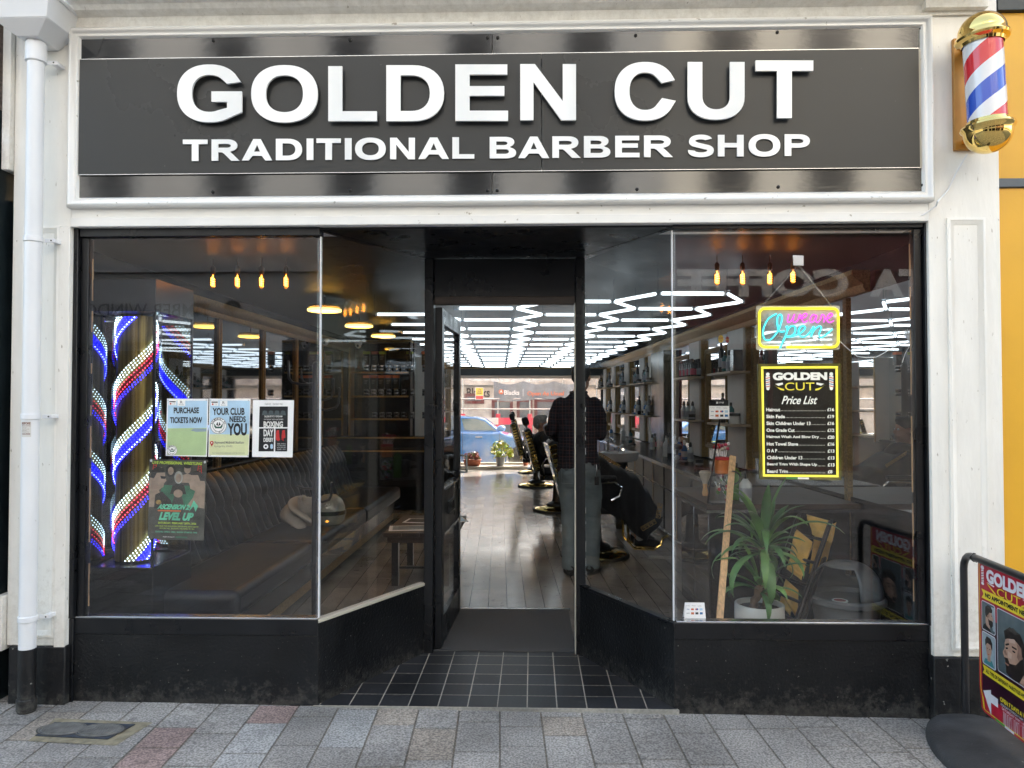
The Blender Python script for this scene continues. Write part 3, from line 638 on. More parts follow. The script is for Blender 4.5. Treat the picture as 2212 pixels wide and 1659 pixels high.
# trim boards that would stick out in front of the shop
bm = bmesh.new(); bm.from_mesh(fl.data); bmesh.ops.bisect_plane(bm, geom=bm.verts[:]+bm.edges[:]+bm.faces[:], plane_co=(0, YF+.03, 0), plane_no=(0, -1, 0), clear_outer=True); bm.to_mesh(fl.data); bm.free()
carp = MB().box(xe+.046, xf-.013, BY+.02, 5.40, .012, .024, 'carpet').build('entrance_mat', label='dark grey ribbed entrance mat just inside the open door', cat='mat')
MB().box(xe+.05, xf-.0, 5.402, 5.44, .013, .021, 'steel').build('threshold_strip', label='silver metal strip between the grey entrance mat and the laminate floor', cat='threshold strip')
q = [Vector((-2.95, 3.77, 0)), Vector((2.6, 3.77, 0)), I(2.6, 17.2, 0), I(-3.6, 17.2, 0)]
def st(mb, name): return mb.build(name, kind='structure')
st(MB().prism([Vector((p.x, p.y, ZC)) for p in q], [Vector((p.x, p.y, ZC+.1)) for p in q], 'ceiling_black'), 'ceiling')
st(MB().box(XL-.15, XL-.02, 3.76, TL+.3, 0, ZC+.05, 'interior_black'), 'wall_left')
st(ibox(SW+.02, SW+.2, 3.6, TF+.2, 0, ZC+.05, 'interior_black'), 'wall_right')
st(MB().box(XL-.15, I(SL, TL, 0).x-.02, TL+.34, TL+.5, 0, ZC+.05, 'interior_black'), 'wall_back')
st(ibox(SL-.15, SL, TL+.45, TF+.2, 0, ZC+.05, 'interior_black'), 'wall_corridor')
st(MB().box(XL-.15, X(150), 3.762, 3.80, 0, ZC+.05, 'interior_black').box(X(2009), 2.75, 3.762, 3.80, 0, ZC+.05, 'interior_black').box(XL-.15, 2.75, 3.762, 3.80, 2.44, ZC+.1, 'interior_black'), 'wall_front')
fw = MB(); WS0, WS1, WZ0, WZ1 = -1.16, 2.36, .12, 2.075
ibox(-3.4, WS0, TF, TF+.2, 0, ZC+.05, 'interior_black', fw); ibox(WS1, 2.7, TF, TF+.2, 0, ZC+.05, 'interior_black', fw); ibox(WS0, WS1, TF, TF+.2, 0, WZ0-.01, 'interior_black', fw); ibox(WS0, WS1, TF, TF+.2, WZ1+.01, ZC+.05, 'interior_black', fw)
st(fw, 'wall_far')
# room behind the left partition is closed off
# bulkhead above the far window with gold lines
bh = ibox(-1.26, 2.39, TF-.35, TF-.005, 2.09, 2.27, 'neighbour_dark'); bh = bh.build('bulkhead', label='dark boxed bulkhead with a gold bead above the far shop window', cat='bulkhead')
ibox(-1.26, 2.39, TF-.36, TF-.3505, 2.255, 2.275, 'gold_paint').build('bead', bh); ibox(-1.26, 2.39, TF-.36, TF-.3505, 2.075, 2.10, 'pale_trim').build('bead', bh)
# far window
fwn = thing('far_window', tuple(I(.6, TF, WZ0)), GAM, 'wide dusty shop window at the far end of the salon, looking onto the other street', 'window')
f = MB(); ibox(WS0, WS1, TF-.02, TF+.06, WZ0-.03, WZ0, 'pale_trim', f); ibox(WS0, WS1, TF-.02, TF+.06, WZ1-.03, WZ1, 'pale_trim', f)
for s in (WS0, WS1-.04): ibox(s, s+.04, TF-.02, TF+.06, WZ0+.001, WZ1-.031, 'black_paint', f)
f.build('window_frame', fwn); ibox(WS0+.041, WS1-.041, TF+.02, TF+.026, WZ0+.002, WZ1-.032, 'glass_far').build('pane', fwn, smooth=False)
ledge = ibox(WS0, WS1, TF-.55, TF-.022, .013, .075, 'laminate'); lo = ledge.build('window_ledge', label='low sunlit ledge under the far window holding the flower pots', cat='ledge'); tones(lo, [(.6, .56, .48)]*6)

# ---------------------------------------------------------------- lights
TZ = 2.285; A = .49
hx = thing('hexagon_light_grid', tuple(I(.3, 5.2, TZ)), GAM, 'honeycomb grid of bright white tube lights covering the ceiling of the long salon', 'ceiling light')
segs = []; col_s = [-1.095+.735*c for c in range(4)]
for c, s in enumerate(col_s):
    t = (5.60 if c % 2 == 0 else 5.17)
    while t < 16.4:
        if c == 0 and t < 6.3: t += .86; continue
        segs.append(((s, t), (s+A, t)))
        for dt in (-.43, .43):
            t2 = t+dt
            if 5.1 < t2 < 16.5 and not (c == 0 and t2 < 6.3):
                if c == 3 or True: segs.append(((s+A, t), (s+A+.245, t2)))
        t += .86
segs.sort(key=lambda q: min(q[0][1], q[1][1]))
rest = MB()
for k, (a, b) in enumerate(segs):
    p, q = I(a[0], a[1], TZ), I(b[0], b[1], TZ); d = (q-p).normalized(); p2, q2 = p+d*.028, q-d*.028
    if k < 100: MB().tube([p2, q2], .0125, 'tube_light', 8).build('tube', hx)
    else: rest.tube([p2, q2], .0125, 'tube_light', 6)
ro = rest.build('tube', hx); ro['kind'] = 'stuff'
cn = MB(); seen = set()
for a, b in segs:
    for p in (a, b):
        k = (round(p[0], 2), round(p[1], 2))
        if k in seen: continue
        seen.add(k); c = I(p[0], p[1], TZ); cn.lathe([(.022, -.012), (.022, .02), (.004, .022), (.004, ZC-TZ)], c, 'clear_plastic', 8)
co = cn.build('connector', hx); co['kind'] = 'stuff'
def ring_light(x, y, lab):
    t = thing('ring_light', (x, y, 2.33), 0, lab, 'ceiling light', 'yellow ring lights on the waiting area ceiling')
    MB().lathe([(.128, .0), (.148, .0), (.148, .018), (.128, .018), (.128, .0)], (x, y, 2.33), 'led_ring', 40).build('led_ring', t)
    MB().lathe([(.006, .019), (.006, ZC-2.33)], (x, y, 2.33), 'black_metal', 6).lathe([(.135, .03), (.141, .03), (.141, .05), (.135, .05), (.135, .03)], (x, y, 2.33), 'gold', 40).build('ring_body', t)
ring_light(-1.86, 6.55, 'yellow ring light nearest the window glass, largest of three in a row'); ring_light(-1.88, 7.95, 'middle yellow ring light of the row of three'); ring_light(-1.87, 9.2, 'farthest yellow ring light, close to the black product shelves')
def bulb(u, v, Y, lab, grp):
    p = atY(u, v, Y); x, y, z = p; t = thing('filament_bulb', (x, y, z-.05), 0, lab, 'light bulb', grp)
    MB().lathe([(.0, -.050), (.012, -.046), (.0215, -.030), (.023, -.01), (.021, .012), (.013, .034), (.012, .044)], p, 'bulb_glass', 16).build('glass_bulb', t)
    pts = [p+Vector((.0125*math.cos(a*.9), .0125*math.sin(a*.9), -.034+.0021*a)) for a in range(28)]
    MB().tube(pts, .0017, 'filament', 4).tube([p+Vector((0, 0, -.03)), p+Vector((0, 0, .04))], .0015, 'filament', 4).build('filament', t)
    MB().lathe([(.0135, .045), (.0155, .05), (.0165, .085), (.008, .098), (.0025, .10), (.0025, ZC-z)], p, 'bulb_cap', 12).build('bulb_holder', t)
lab = ['leftmost of the four glowing filament bulbs above the left window display', 'second from left of the filament bulbs behind the left window', 'third from left of the filament bulbs behind the left window', 'rightmost filament bulb behind the left window, nearest the doorway']
for u, l in zip((460, 513, 565, 618), lab): bulb(u, 607, 4.75, l, 'filament bulbs hanging behind the left window')
lab = ['leftmost of the four filament bulbs behind the right window', 'second from left of the filament bulbs behind the right window', 'third from left of the filament bulbs behind the right window', 'rightmost filament bulb, seen beside the chain of the open sign']
for u, l in zip((1549, 1604, 1663, 1713), lab): bulb(u, 600 if u != 1713 else 597, 4.75, l, 'filament bulbs hanging behind the right window')
def camera_dome(p, lab):
    t = thing('security_camera', tuple(p), 0, lab, 'security camera'); MB().lathe([(.05, 0), (.05, -.03), (.045, -.035)], p, 'plastic_white', 20).build('housing', t); MB().ball(Vector(p)+Vector((0, 0, -.045)), .04, 'plastic_white', 16).ball(Vector(p)+Vector((0, -.03, -.05)), .018, 'plastic_black', 10).build('camera_ball', t)
camera_dome((-2.35, 9.9, ZC-.14), 'white dome security camera by the top of the black product shelves'); camera_dome((-2.6, 9.2, ZC-.15), 'small white security camera in the corner over the leather bench'); 
t = thing('ceiling_speaker', tuple(I(.55, 9.3, TZ+.05)), 0, 'small round white detector hanging among the hexagon ceiling tubes', 'smoke detector'); MB().lathe([(.0, -.03), (.05, -.02), (.055, .03), (.01, .05), (.01, ZC-TZ-.06)], I(.55, 9.3, TZ+.02), 'plastic_white', 16).build('detector_body', t)

# ---------------------------------------------------------------- left wall: mirror panels in gold beads, cornice
lw = thing('mirror_wall', (XL, 7, 0), 0, 'mirrored left wall divided by upright carved gold strips under a gold cornice', 'mirror')
MB().box(XL-.018, XL, 3.80, TL+.3, .95, 2.25, 'dark_mirror').build('mirror_panel', lw, smooth=False)
MB().box(XL-.018, XL-.002, 3.80, TL+.3, .05, .949, 'interior_black').build('dado_panel', lw)
for u in (340, 470, 566, 638, 693):
    y = XL*1600/(u-1151)*1.0; c = atP(u, 866, Vector((XL, 0, 0)), Vector((1, 0, 0))).y
    MB().box(XL+.001, XL+.018, c-.03, c+.03, .96, 2.235, 'gold_leaf').box(XL+.0185, XL+.024, c-.03, c-.022, .96, 2.235, 'gold_paint').box(XL+.0185, XL+.024, c+.022, c+.03, .96, 2.235, 'gold_paint').build('gold_strip', lw)
prof = [(0, 2.24), (.02, 2.24), (.03, 2.26), (.03, 2.28), (.07, 2.31), (.08, 2.34), (.08, 2.36), (0, 2.36)]
MB().prism([Vector((XL+a, 5.2, z)) for a, z in prof], [Vector((XL+a, TL+.3, z)) for a, z in prof], 'gold_paint').build('cornice', lw)

# ---------------------------------------------------------------- right wall: stations
rw = thing('mirror_wall', tuple(I(SW, 9, 0)), GAM, 'right wall of gold framed mirrors between white pilasters under a gold cornice', 'mirror')
W_, pils = SW, [(7.05, 7.55), (8.62, 9.08), (11.15, 11.6), (11.95, 12.35), (13.4, 13.85), (15.0, 15.45), (16.3, 16.7)]
edges = [3.9, 5.05] ; cur = 5.15
spans = [(3.85, 5.02), (5.08, 6.98)]; last = 7.6
for a, b in pils[1:]: spans.append((last, a-.06)); last = b+.05
for i, (a, b) in enumerate(pils):
    ibox(W_-.07, W_, a, b, .88, 2.235, 'pilaster_white').build('pilaster', rw, bev=.003)
    g = MB()
    for t in (a-.03, b): ibox(W_-.05, W_, t+.001, t+.029, .88, 2.235, 'gold_paint', g)
    g.build('gold_bead', rw)
for a, b in spans:
    if 10.2 < b < 11.3:      # black pier among the stations
        ibox(W_-.14, W_, 10.2, 11.05, .0, 2.235, 'interior_black').build('dark_pier', rw, bev=.003); b = 10.1
    m = MB(); ibox(W_-.012, W_, a, b, .88, 2.235, 'mirror', m); m.build('mirror_panel', rw, smooth=False)
    if a > 5.04:
        c0, c1 = a+.08, b-.08; P = [IM @ Vector(p) for p in ((W_-.014, c1, 1.0), (W_-.014, c0, 1.0), (W_-.014, c0, 2.12), (W_-.014, c1, 2.12))]
        MB().frame(P, [(0, -.01), (0, .02), (.012, .035), (.03, .03), (.04, .02), (.055, .024), (.06, .0)], 'gold_leaf').build('mirror_frame', rw)
ibox(W_-.03, W_, 5.025, 5.075, .05, 2.235, 'gold_leaf').build('gold_strip', rw)
prof = [(0, 2.24), (-.03, 2.24), (-.045, 2.27), (-.045, 2.29), (-.10, 2.33), (-.12, 2.35), (-.12, 2.38), (0, 2.38)]
MB().prism([I(W_+a, 4.75, z) for a, z in prof], [I(W_+a, TF-.01, z) for a, z in prof], 'gold_paint').build('cornice', rw)
ibox(W_-.01, W_, 3.8, 7, .05, .878, 'interior_black').build('dado_panel', rw)
# counter along the stations
ct = thing('station_counter', tuple(I(2.1, 11, 0)), GAM, 'long glossy black counter with steel edge under the right hand mirrors', 'counter')
ibox(1.76, W_-.005, 5.86, 16.9, .82, .86, 'interior_black').build('worktop', ct, bev=.003); ibox(1.750, 1.7595, 5.86, 16.9, .822, .858, 'steel').build('edge_trim', ct)
ibox(1.86, W_-.012, 5.9, 16.9, .05, .819, 'interior_black').build('cabinet', ct)
for i in range(9):
    a = 6.0+i*1.2; ibox(1.852, 1.8595, a, a+1.12, .56, .80, 'leather').build('drawer', ct, bev=.003); ibox(1.852, 1.8595, a, a+.54, .08, .54, 'leather').build('cupboard_door', ct, bev=.003); ibox(1.852, 1.8595, a+.56, a+1.12, .08, .54, 'leather').build('cupboard_door', ct, bev=.003)
    ibox(1.846, 1.8515, a+.545, a+.555, .08, .80, 'gold_paint').build('gold_bead', ct)
# reception desk by the window
dk = thing('reception_desk', tuple(I(1.85, 5.3, 0)), GAM, 'black reception desk with glossy top behind the yucca in the right window', 'desk')
ibox(1.36, W_-.02, 4.86, 5.84, .815, .85, 'wood_dark').build('desk_top', dk, bev=.004); ibox(1.355, W_-.02, 4.85, 5.85, .795, .814, 'steel').build('top_edge', dk)
ibox(1.42, W_-.03, 5.0, 5.8, .02, .794, 'interior_black').build('cabinet', dk, bev=.003)
for t in (5.02, 5.4): ibox(1.412, 1.419, t, t+.36, .08, .76, 'dark_mirror').build('side_panel', dk, bev=.003)

# ---------------------------------------------------------------- product shelves at the back of the waiting area
YB = TL+.33
x0, x1 = X(762, YB), I(SL, TL, 0).x-.03
su = thing('product_shelves', ((x0+x1)/2, YB, 0), 0, 'tall black shelf unit with gold edges stocked with boxes and tins', 'shelf unit')
MB().box(x0-.35, x1, YB-.02, YB, .1, 2.42, 'interior_black').build('back_panel', su)
shz = [Z(v, YB-.2) for v in (803.5, 855, 904, 944)]; top = Z(740, YB-.2)
for z in shz[:3]: MB().box(x0+.03, x1-.03, YB-.24, YB-.021, z-.02, z, 'wood_dark').build('shelf', su); MB().box(x0+.03, x1-.03, YB-.246, YB-.2405, z-.022, z+.002, 'gold_paint').build('shelf_edge', su)
for a in (x0, x0-.30, x1-.03): MB().box(a, a+.028, YB-.26, YB-.021, .98, top, 'gold_paint' if a != x1-.03 else 'interior_black').build('upright', su)
MB().box(x0, x1, YB-.26, YB-.021, top+.001, top+.03, 'gold_paint').build('top_rail', su)
dt = thing('display_counter', ((x0+x1)/2, YB-.5, 0), 0, 'black counter edged in gold in front of the product shelves', 'counter')
a, b = X(713, YB-.7), X(932, YB-.7)
MB().box(a, b, YB-.70, YB-.27, Z(976, YB-.7), Z(944, YB-.7), 'interior_black').build('counter_box', dt); MB().box(a+.06, b-.03, YB-.66, YB-.27, .02, Z(976, YB-.7)-.001, 'interior_black').build('counter_base', dt)
P = [(a, YB-.701, Z(976, YB-.7)), (b, YB-.701, Z(976, YB-.7)), (b, YB-.701, Z(944, YB-.7)), (a, YB-.701, Z(944, YB-.7))]
MB().frame(P, [(0, -.01), (0, .008), (.02, .008), (.02, 0)], 'gold_paint').build('gold_edge', dt)
# stock: boxes with coloured tops and black tins
def product_box(x, z, colour, lab):
    t = thing('product_box', (x, YB-.15, z), 0, lab, 'box', 'boxed hair products on the black shelves')
    MB().box(x-.045, x+.045, YB-.19, YB-.11, z, z+.16, 'plastic_black').build('carton', t, bev=.002)
    MB().box(x-.046, x+.046, YB-.191, YB-.109, z+.161, z+.20, colour).build('carton_top', t)
    c = MB(); f_ = PY(YB-.1905)
    for k in range(3): c.box(x-.025, x+.025-.008*k, YB-.1925, YB-.1915, z+.12-.02*k, z+.127-.02*k, 'ink_grey')
    c.build('print', t)
mat('orange_print', (.62, .15, .05), .5); mat('lime_print', (.42, .48, .05), .5)
xs = [X(u, YB-.15) for u in (792, 810, 826)]; o1 = ['lime_print', 'orange_print', 'lime_print']
for i, (x, c) in enumerate(zip(xs, o1)): product_box(x, shz[0]+.10, c, ['black carton with a lime top at the left end of the top shelf', 'black carton with an orange top between two lime topped cartons', 'black carton with a lime top third along the top shelf'][i])
for i, u in enumerate((885, 918)): product_box(X(u, YB-.15), shz[0]+.10, ['lime_print', 'orange_print'][i], ['lone lime topped carton toward the right of the top shelf', 'orange topped carton at the far right of the top shelf'][i])
ordn = ['leftmost', 'second', 'middle', 'fourth', 'rightmost']
for i, u in enumerate((792, 808, 824, 840, 856)): product_box(X(u, YB-.15), shz[1]+.10, 'orange_print', ordn[i]+' of the five orange topped cartons on the second shelf')
tin0 = None
def tin(x, z, sh):
    global tin0
    if tin0 is None:
        tin0 = thing('wax_tin', (x, YB-.16, z), 0, 'flat black tin in the stacks on the black product shelves', 'tin', 'flat black wax tins stacked on the black shelves')
        MB().lathe([(.037, 0), (.04, .004), (.04, .028), (.037, .03)], (x, YB-.16, z), 'plastic_black', 18).build('tin_body', tin0)
        MB().lathe([(.0415, .031), (.0415, .044), (.038, .046)], (x, YB-.16, z), 'steel', 18).build('lid', tin0); return
    copy_tree(tin0, None, (x, YB-.16, z))
for row, us in ((0, (792, 808, 824, 841, 857, 873, 889, 918)), (1, (792, 808, 824, 841, 857, 873, 889, 918)), (2, (810, 826, 841, 857, 873, 889, 918))):
    for u in us:
        for k in range(2): tin(X(u, YB-.15), shz[row]+.002+k*.048, row)

# ---------------------------------------------------------------- far street
slabs('far_pavement', .6, (.6, .9), -14, 16, 17.25, 19.0, .01, lambda p: -.28, 'granite', gcol)
st(MB().box(-30, 34, 18.9, 40, -.55, -.41, 'asphalt', IM), 'road')
st(MB().box(-60, 60, -60, 60, -.95, -.60, 'asphalt'), 'ground')
fb = thing('far_building', tuple(I(0, 29, -.3)), GAM, 'pale stone shop building behind scaffolding across the far street', 'building')
TB = 29.0
def fP(off=0): return lambda u, v, d=0.0: atT(u, v, TB-off) - IN*d
ibox(-16, 16, TB, TB+.4, -.5, 4.2, 'stone_far').build('wall', fb)
fz = lambda v, t=TB: atT(1100, v, t).z; fs2 = lambda u, t=TB: (atT(u, 866, t)).dot(IS)
for (a, b, c, d) in ((1003, 1046, 850, 872), (1003, 1046, 902, 990), (1062, 1108, 862, 985), (1116, 1150, 862, 985), (1154, 1215, 862, 985), (1222, 1290, 862, 985)):
    w_ = MB(); ibox(fs2(a), fs2(b), TB-.05, TB-.001, fz(d), fz(c), 'maroon', w_); wo = w_.build('window_frame', fb)
    ibox(fs2(a)+.12, fs2(b)-.12, TB-.07, TB-.051, fz(d)+.12, fz(c)-.12, 'grey_paint').build('window_glass', wo)
ibox(-16, 16, TB-.25, TB-.001, fz(832), fz(822), 'stone_far').build('string_course', fb)
t_ = MB(); t_.txt('Blacks', (1008, 838, 1058, 858), fP(.02), 'ink_black', bold=.02, depth=.02); t_.build('shop_lettering', fb)
# banner on the scaffold
TS = 26.5
bn = thing('banner', tuple(I(3, TS, 2)), GAM, 'sagging grey cloth banner reading Blacks and Open As Usual on the scaffolding', 'banner')
b_ = MB(); n = 40; a0, a1 = fs2(1066, TS), fs2(1262, TS); zt, zb = atT(1100, 823, TS).z, atT(1100, 864, TS).z; vs = []
for i in range(n+1):
    k = i/n; sag = .12*abs(math.sin(k*9.42)); vs += [I(a0+(a1-a0)*k, TS+.04*math.sin(k*31), zt-sag), I(a0+(a1-a0)*k+.02, TS+.05*math.sin(k*27+1), zb-.05*math.sin(k*8))]
mat('banner_grey', (.20, .225, .25), .7, var=.2, vs=3)
b_.add(vs+[v+IN*.01 for v in vs], [(2*i, 2*i+1, 2*i+3, 2*i+2) for i in range(n)]+[(2*(n+1)+2*i, 2*(n+1)+2*i+2, 2*(n+1)+2*i+3, 2*(n+1)+2*i+1) for i in range(n)], 'banner_grey'); b_.build('cloth', bn)
fn = lambda u, v, d=0.0: atT(u, v, TS-.10) - IN*d
l_ = MB(); l_.txt('Blacks', (1089, 843, 1122, 853), fn, 'ink_white', bold=.02); l_.disc((1082.5, 846.5), 5.4, fn, 'orange_print'); l_.shape([(1082.5, 842), (1086, 849), (1082.5, 846.5), (1079, 849)], fn, 'ink_white', .01); l_.rect((1129.5, 840, 1130.3, 856), fn, 'ink_white')
l_.txt('Open As Usual', (1139, 845.5, 1218, 857), fn, 'orange_print', bold=.02); l_.build('lettering', bn)
sc = thing('scaffolding', tuple(I(2, TS, -.3)), GAM, 'steel tube scaffolding in front of the pale stone building', 'scaffolding')
mat('red_guard', (.62, .02, .06), .5)
for u in (1000, 1076, 1145, 1217, 1290):
    s = fs2(u, TS); MB().tube([I(s, TS+.12, -.3), I(s, TS+.12, 3.6)], .03, 'steel', 8).build('upright_tube', sc); MB().tube([I(s, TS+.12, .0), I(s, TS+.12, fz(894, TS))], .085, 'red_guard', 10).build('pole_guard', sc)
for v in (862, 884): z = fz(v, TS); MB().tube([I(-9, TS+.05, z), I(9, TS+.05, z)], .03, 'steel', 8).build('ledger_tube', sc)
ws = thing('warning_sign', tuple(atT(1036, 862, TS-.1)), GAM, 'yellow, white and red danger notice on the scaffolding left of the banner', 'sign')
fn = lambda u, v, d=0.0: atT(u, v, TS-.1) - IN*d
l_ = MB(); l_.rect((1027, 837, 1044.5, 863), fn, 'ink_white', -.02, .018); mat('sign_yellow', (.80, .55, .03), .5); l_.rect((1028, 838, 1043.5, 854), fn, 'sign_yellow', .002); l_.rect((1028, 855, 1043.5, 862), fn, 'ink_red', .002)
l_.shape([(1035.7, 838.5), (1040, 846), (1031.4, 846)], fn, 'ink_black', .01); l_.shape([(1035.7, 840.3), (1038.7, 845.3), (1032.7, 845.3)], fn, 'sign_yellow', .02); l_.txt('Danger', (1030.5, 847.5, 1041.5, 851.5), fn, 'ink_black', .01, bold=.03); l_.build('sign_face', ws)
br = thing('safety_barrier', tuple(I(2, 25.5, -.3)), GAM, 'red and white plastic safety barrier on the far pavement', 'barrier')
k = MB()
for i in range(14): ibox(-1.4+i*.45, -1.4+(i+1)*.45-.004, 25.5, 25.56, .72, .95, 'red_guard' if i % 2 else 'street_white', k)
k.build('barrier_board', br)
for s in (-1.2, 1.6, 4.4): ibox(s, s+.06, 25.48, 25.58, -.3, .72, 'black_metal').build('leg', br)
# ================================================================ the near street
# buildings opposite, seen mirrored in the glass
YO = -5.2
def fO(u, v, off=0.0):             # mirrored-picture coordinates on the opposite facade
    k = (2*YF-YO)
    p = atY(u, v, k); return Vector((p.x, YO+off, p.z))
mat('joinery_grey', (.33, .37, .42), .5, var=.06); mat('joinery_dark', (.02, .022, .025), .4); mat('letter_dim', (.86, .86, .88), .5)
cs_ = thing('coffee_shop', (5.2, YO, -.2), 0, 'maroon fronted coffee shop across the street mirrored in the right window', 'building')
MB().box(2.3, 9.4, YO-4, YO-.12, -.45, 2.75, 'joinery_grey').box(2.3, 9.4, YO-4, YO-.12, 4.35, 10.6, 'render_cream').build('wall', cs_)
MB().box(2.3, 9.4, YO-.5, YO-.02, 2.76, 4.34, 'maroon').build('fascia', cs_)
for w_, a, b in (('COFFEE', 1835, 1462), ('COSTA', 2178, 1880)):
    l_ = MB(); x = a
    l_.txt(w_, (a, 580, b, 641), fO, 'letter_dim', 0.0, bold=.055); l_.build('fascia_lettering', cs_)
for a, b in ((2.5, 3.9), (4.0, 5.5), (6.6, 9.2)):
    o = MB().box(a, b, YO-.13, YO-.06, .35, 2.5, 'maroon').build('window_frame', cs_); MB().box(a+.07, b-.07, YO-.058, YO-.05, .42, 2.43, 'interior_black').build('window_glass', o)
for x in (2.9, 4.6, 6.3, 8.0):
    o = MB().box(x, x+.9, YO-.13, YO-.08, 4.85, 8.4, 'street_white').build('window_frame', cs_); MB().box(x+.06, x+.84, YO-.079, YO-.07, 4.91, 8.34, 'interior_black').build('window_glass', o)
MB().box(2.3, 9.4, YO-.5, YO+.03, 4.36, 4.5, 'street_white').box(2.3, 9.4, YO-.5, YO+.2, 10.61, 10.9, 'stone_far').build('cornice', cs_)
mat('old_stone', (.34, .35, .36), .8, var=.2, vs=3)
ts_ = thing('joinery_shop', (-3, YO, -.2), 0, 'grey fronted window shop across the street mirrored in the left window', 'building')
mat('joinery_grey', (.33, .37, .42), .5, var=.06); mat('joinery_dark', (.02, .022, .025), .4)
MB().box(-10, 2.28, YO-4, YO-.12, -.45, 2.55, 'joinery_grey').box(-10, 2.28, YO-4, YO-.12, 3.75, 10.0, 'old_stone').build('wall', ts_)
MB().box(-10, 2.28, YO-.5, YO-.02, 2.56, 3.74, 'joinery_grey').build('fascia', ts_)
l_ = MB(); l_.txt('TIMBER WINDOWS', (452, 655, 120, 684), fO, 'joinery_dark', 0.0, bold=.005); l_.txt('TIMBER WINDOWS', (985, 655, 700, 684), fO, 'joinery_dark', 0.0, bold=.005)
def tree_mark(cx, cy, r, mt):
    l_.strip([(cx, cy+r), (cx, cy-r*.2)], r*.16, fO, mt); 
    for k in range(9):
        a = R(-80+20*k); x, y = cx+r*.8*math.sin(a), cy-r*.2-r*.6*math.cos(a); l_.strip([(cx, cy+r*.1), (x, y)], r*.05, fO, mt); l_.disc((x, y), r*.18, fO, mt, .002+.001*k, 7)
tree_mark(500, 668, 20, 'joinery_dark')
l_.build('fascia_lettering', ts_)
for a, b in ((-9.6, -8.0), (-7.4, -3.9), (-2.4, -.6), (-.2, 2.0)):
    o = MB().box(a, b, YO-.13, YO-.05, .3, 2.4, 'joinery_dark').build('window_frame', ts_); MB().box(a+.07, b-.07, YO-.048, YO-.04, .37, 2.33, 'interior_black').build('window_glass', o)
l_ = MB(); mat('etched', (.11, .13, .135), .6)
def fO2(u, v, off=0.0): p = fO(u, v, off); p.y = YO-.036+off; return p
for k in range(22):
    a = R(150+240*k/21); cx, cy = 450+50*math.sin(a), 850-50*math.cos(a)
    l_.shape([(cx-6*math.cos(a), cy-6*math.sin(a)), (cx+3*math.sin(a), cy-3*math.cos(a)), (cx+7*math.cos(a), cy+7*math.sin(a)), (cx-3*math.sin(a), cy+3*math.cos(a))], fO2, 'etched', .001+.0002*k)
l_.arctext('AWARD WINNING HANDMADE', (450, 850), 66, R(70), R(-70), 9, lambda u, v, d: fO2(u, v, d), 'etched', .001, bold=.02)
l_.build('window_transfer', ts_)
for x in (-9.2, -7.3, -5.2, -3.1, -1.0, 1.0):
    o = MB().box(x-.5, x+.45, YO-.13, YO-.08, 4.8, 8.2, 'joinery_grey').build('window_frame', ts_); MB().box(x-.43, x+.38, YO-.079, YO-.07, 4.87, 8.13, 'interior_black').build('window_glass', o)
MB().box(-10, 2.28, YO-.5, YO+.04, 3.76, 3.9, 'joinery_grey').box(-10, 2.28, YO-.5, YO+.2, 10.01, 10.25, 'stone_far').build('cornice', ts_)

# neighbours
nl = thing('neighbouring_shopfront', (-3, 3.66, -.05), 0, 'dark green black shopfront edge at the far left of the barber shop', 'shopfront')
xn = xl0-.05
MB().box(xn-1.8, xn-.002, 3.62, 3.95, -.1, 3.0, 'neighbour_dark').build('frame', nl, bev=.004); MB().box(xn-1.8, xn-.02, 3.56, 3.619, Z(265, 3.6, 5), 3.62, 'neighbour_dark').build('bracket', nl, bev=.01)
MB().box(xn-.05, xn-.004, 3.585, 3.6195, .1, Z(300, 3.6, 5), 'neighbour_dark').build('upright_moulding', nl, bev=.006)
nr = thing('yellow_shopfront', (3.2, 3.70, -.1), 0, 'bright yellow panelled shopfront on the right with a dark grey rail', 'shopfront')
yx0 = xr1+.004
zy0, zy1 = atY(2190, 405, 3.68).z, atY(2190, 386, 3.68).z
MB().box(yx0, yx0+2.2, 3.685, 3.9, .0, zy0-.003, 'yellow_paint').build('lower_panel', nr); MB().box(yx0, yx0+2.2, 3.685, 3.9, zy1+.003, atY(2190, 27, 3.68).z, 'yellow_paint').build('upper_panel', nr)
MB().box(yx0, yx0+2.2, 3.67, 3.9, zy0, zy1, 'grey_paint').build('rail', nr, bev=.003); MB().box(yx0, yx0+2.2, 3.66, 3.9, atY(2190, 26, 3.68).z, 3.62, 'neighbour_dark').build('head_board', nr, bev=.003)

# downpipe and hopper head
hp = thing('downpipe', (X(66, 3.56), 3.57, 0), 0, 'white plastic downpipe with square hopper head and black painted foot on the left pilaster', 'drainpipe')
px, py, pr_ = atY(67, 866, 3.565).x, 3.565, .0385
zb = atY(62, 1400, 3.565).z
MB().tube([(px, py, zb), (px, py, atY(74, 92, 3.565).z)], pr_, 'pvc_white', 24).build('pipe', hp)
MB().tube([(px, py, -.03), (px, py, zb-.001)], pr_+.0008, 'plinth_black', 24).lathe([(pr_+.002, 0), (pr_+.006, .003), (pr_+.006, .055), (pr_+.002, .058)], (px, py, .03), 'plinth_black', 24).build('black_foot', hp)
for v in (130, 517, 900, 1336):
    z = atY(68, v, 3.565).z; b = MB(); b.lathe([(pr_+.0015, -.014), (pr_+.005, -.013), (pr_+.005, .013), (pr_+.0015, .014)], (px, py, z), 'pvc_white', 24)
    b.box(px+.035, px+.085, py+.03, py+.034, z-.010, z+.010, 'pvc_white').box(px+.055, px+.085, py+.035, YP-.001, z-.009, z+.009, 'pvc_white'); b.lathe([(.004, 0), (.004, .004)], (px+.07, py+.0295, z), 'screw', 8, Matrix.Rotation(math.pi/2, 4, 'X'))
    b.build('pipe_bracket', hp, bev=.0015)
hz = [atY(60, v, 3.5).z for v in (5, 51, 78)]
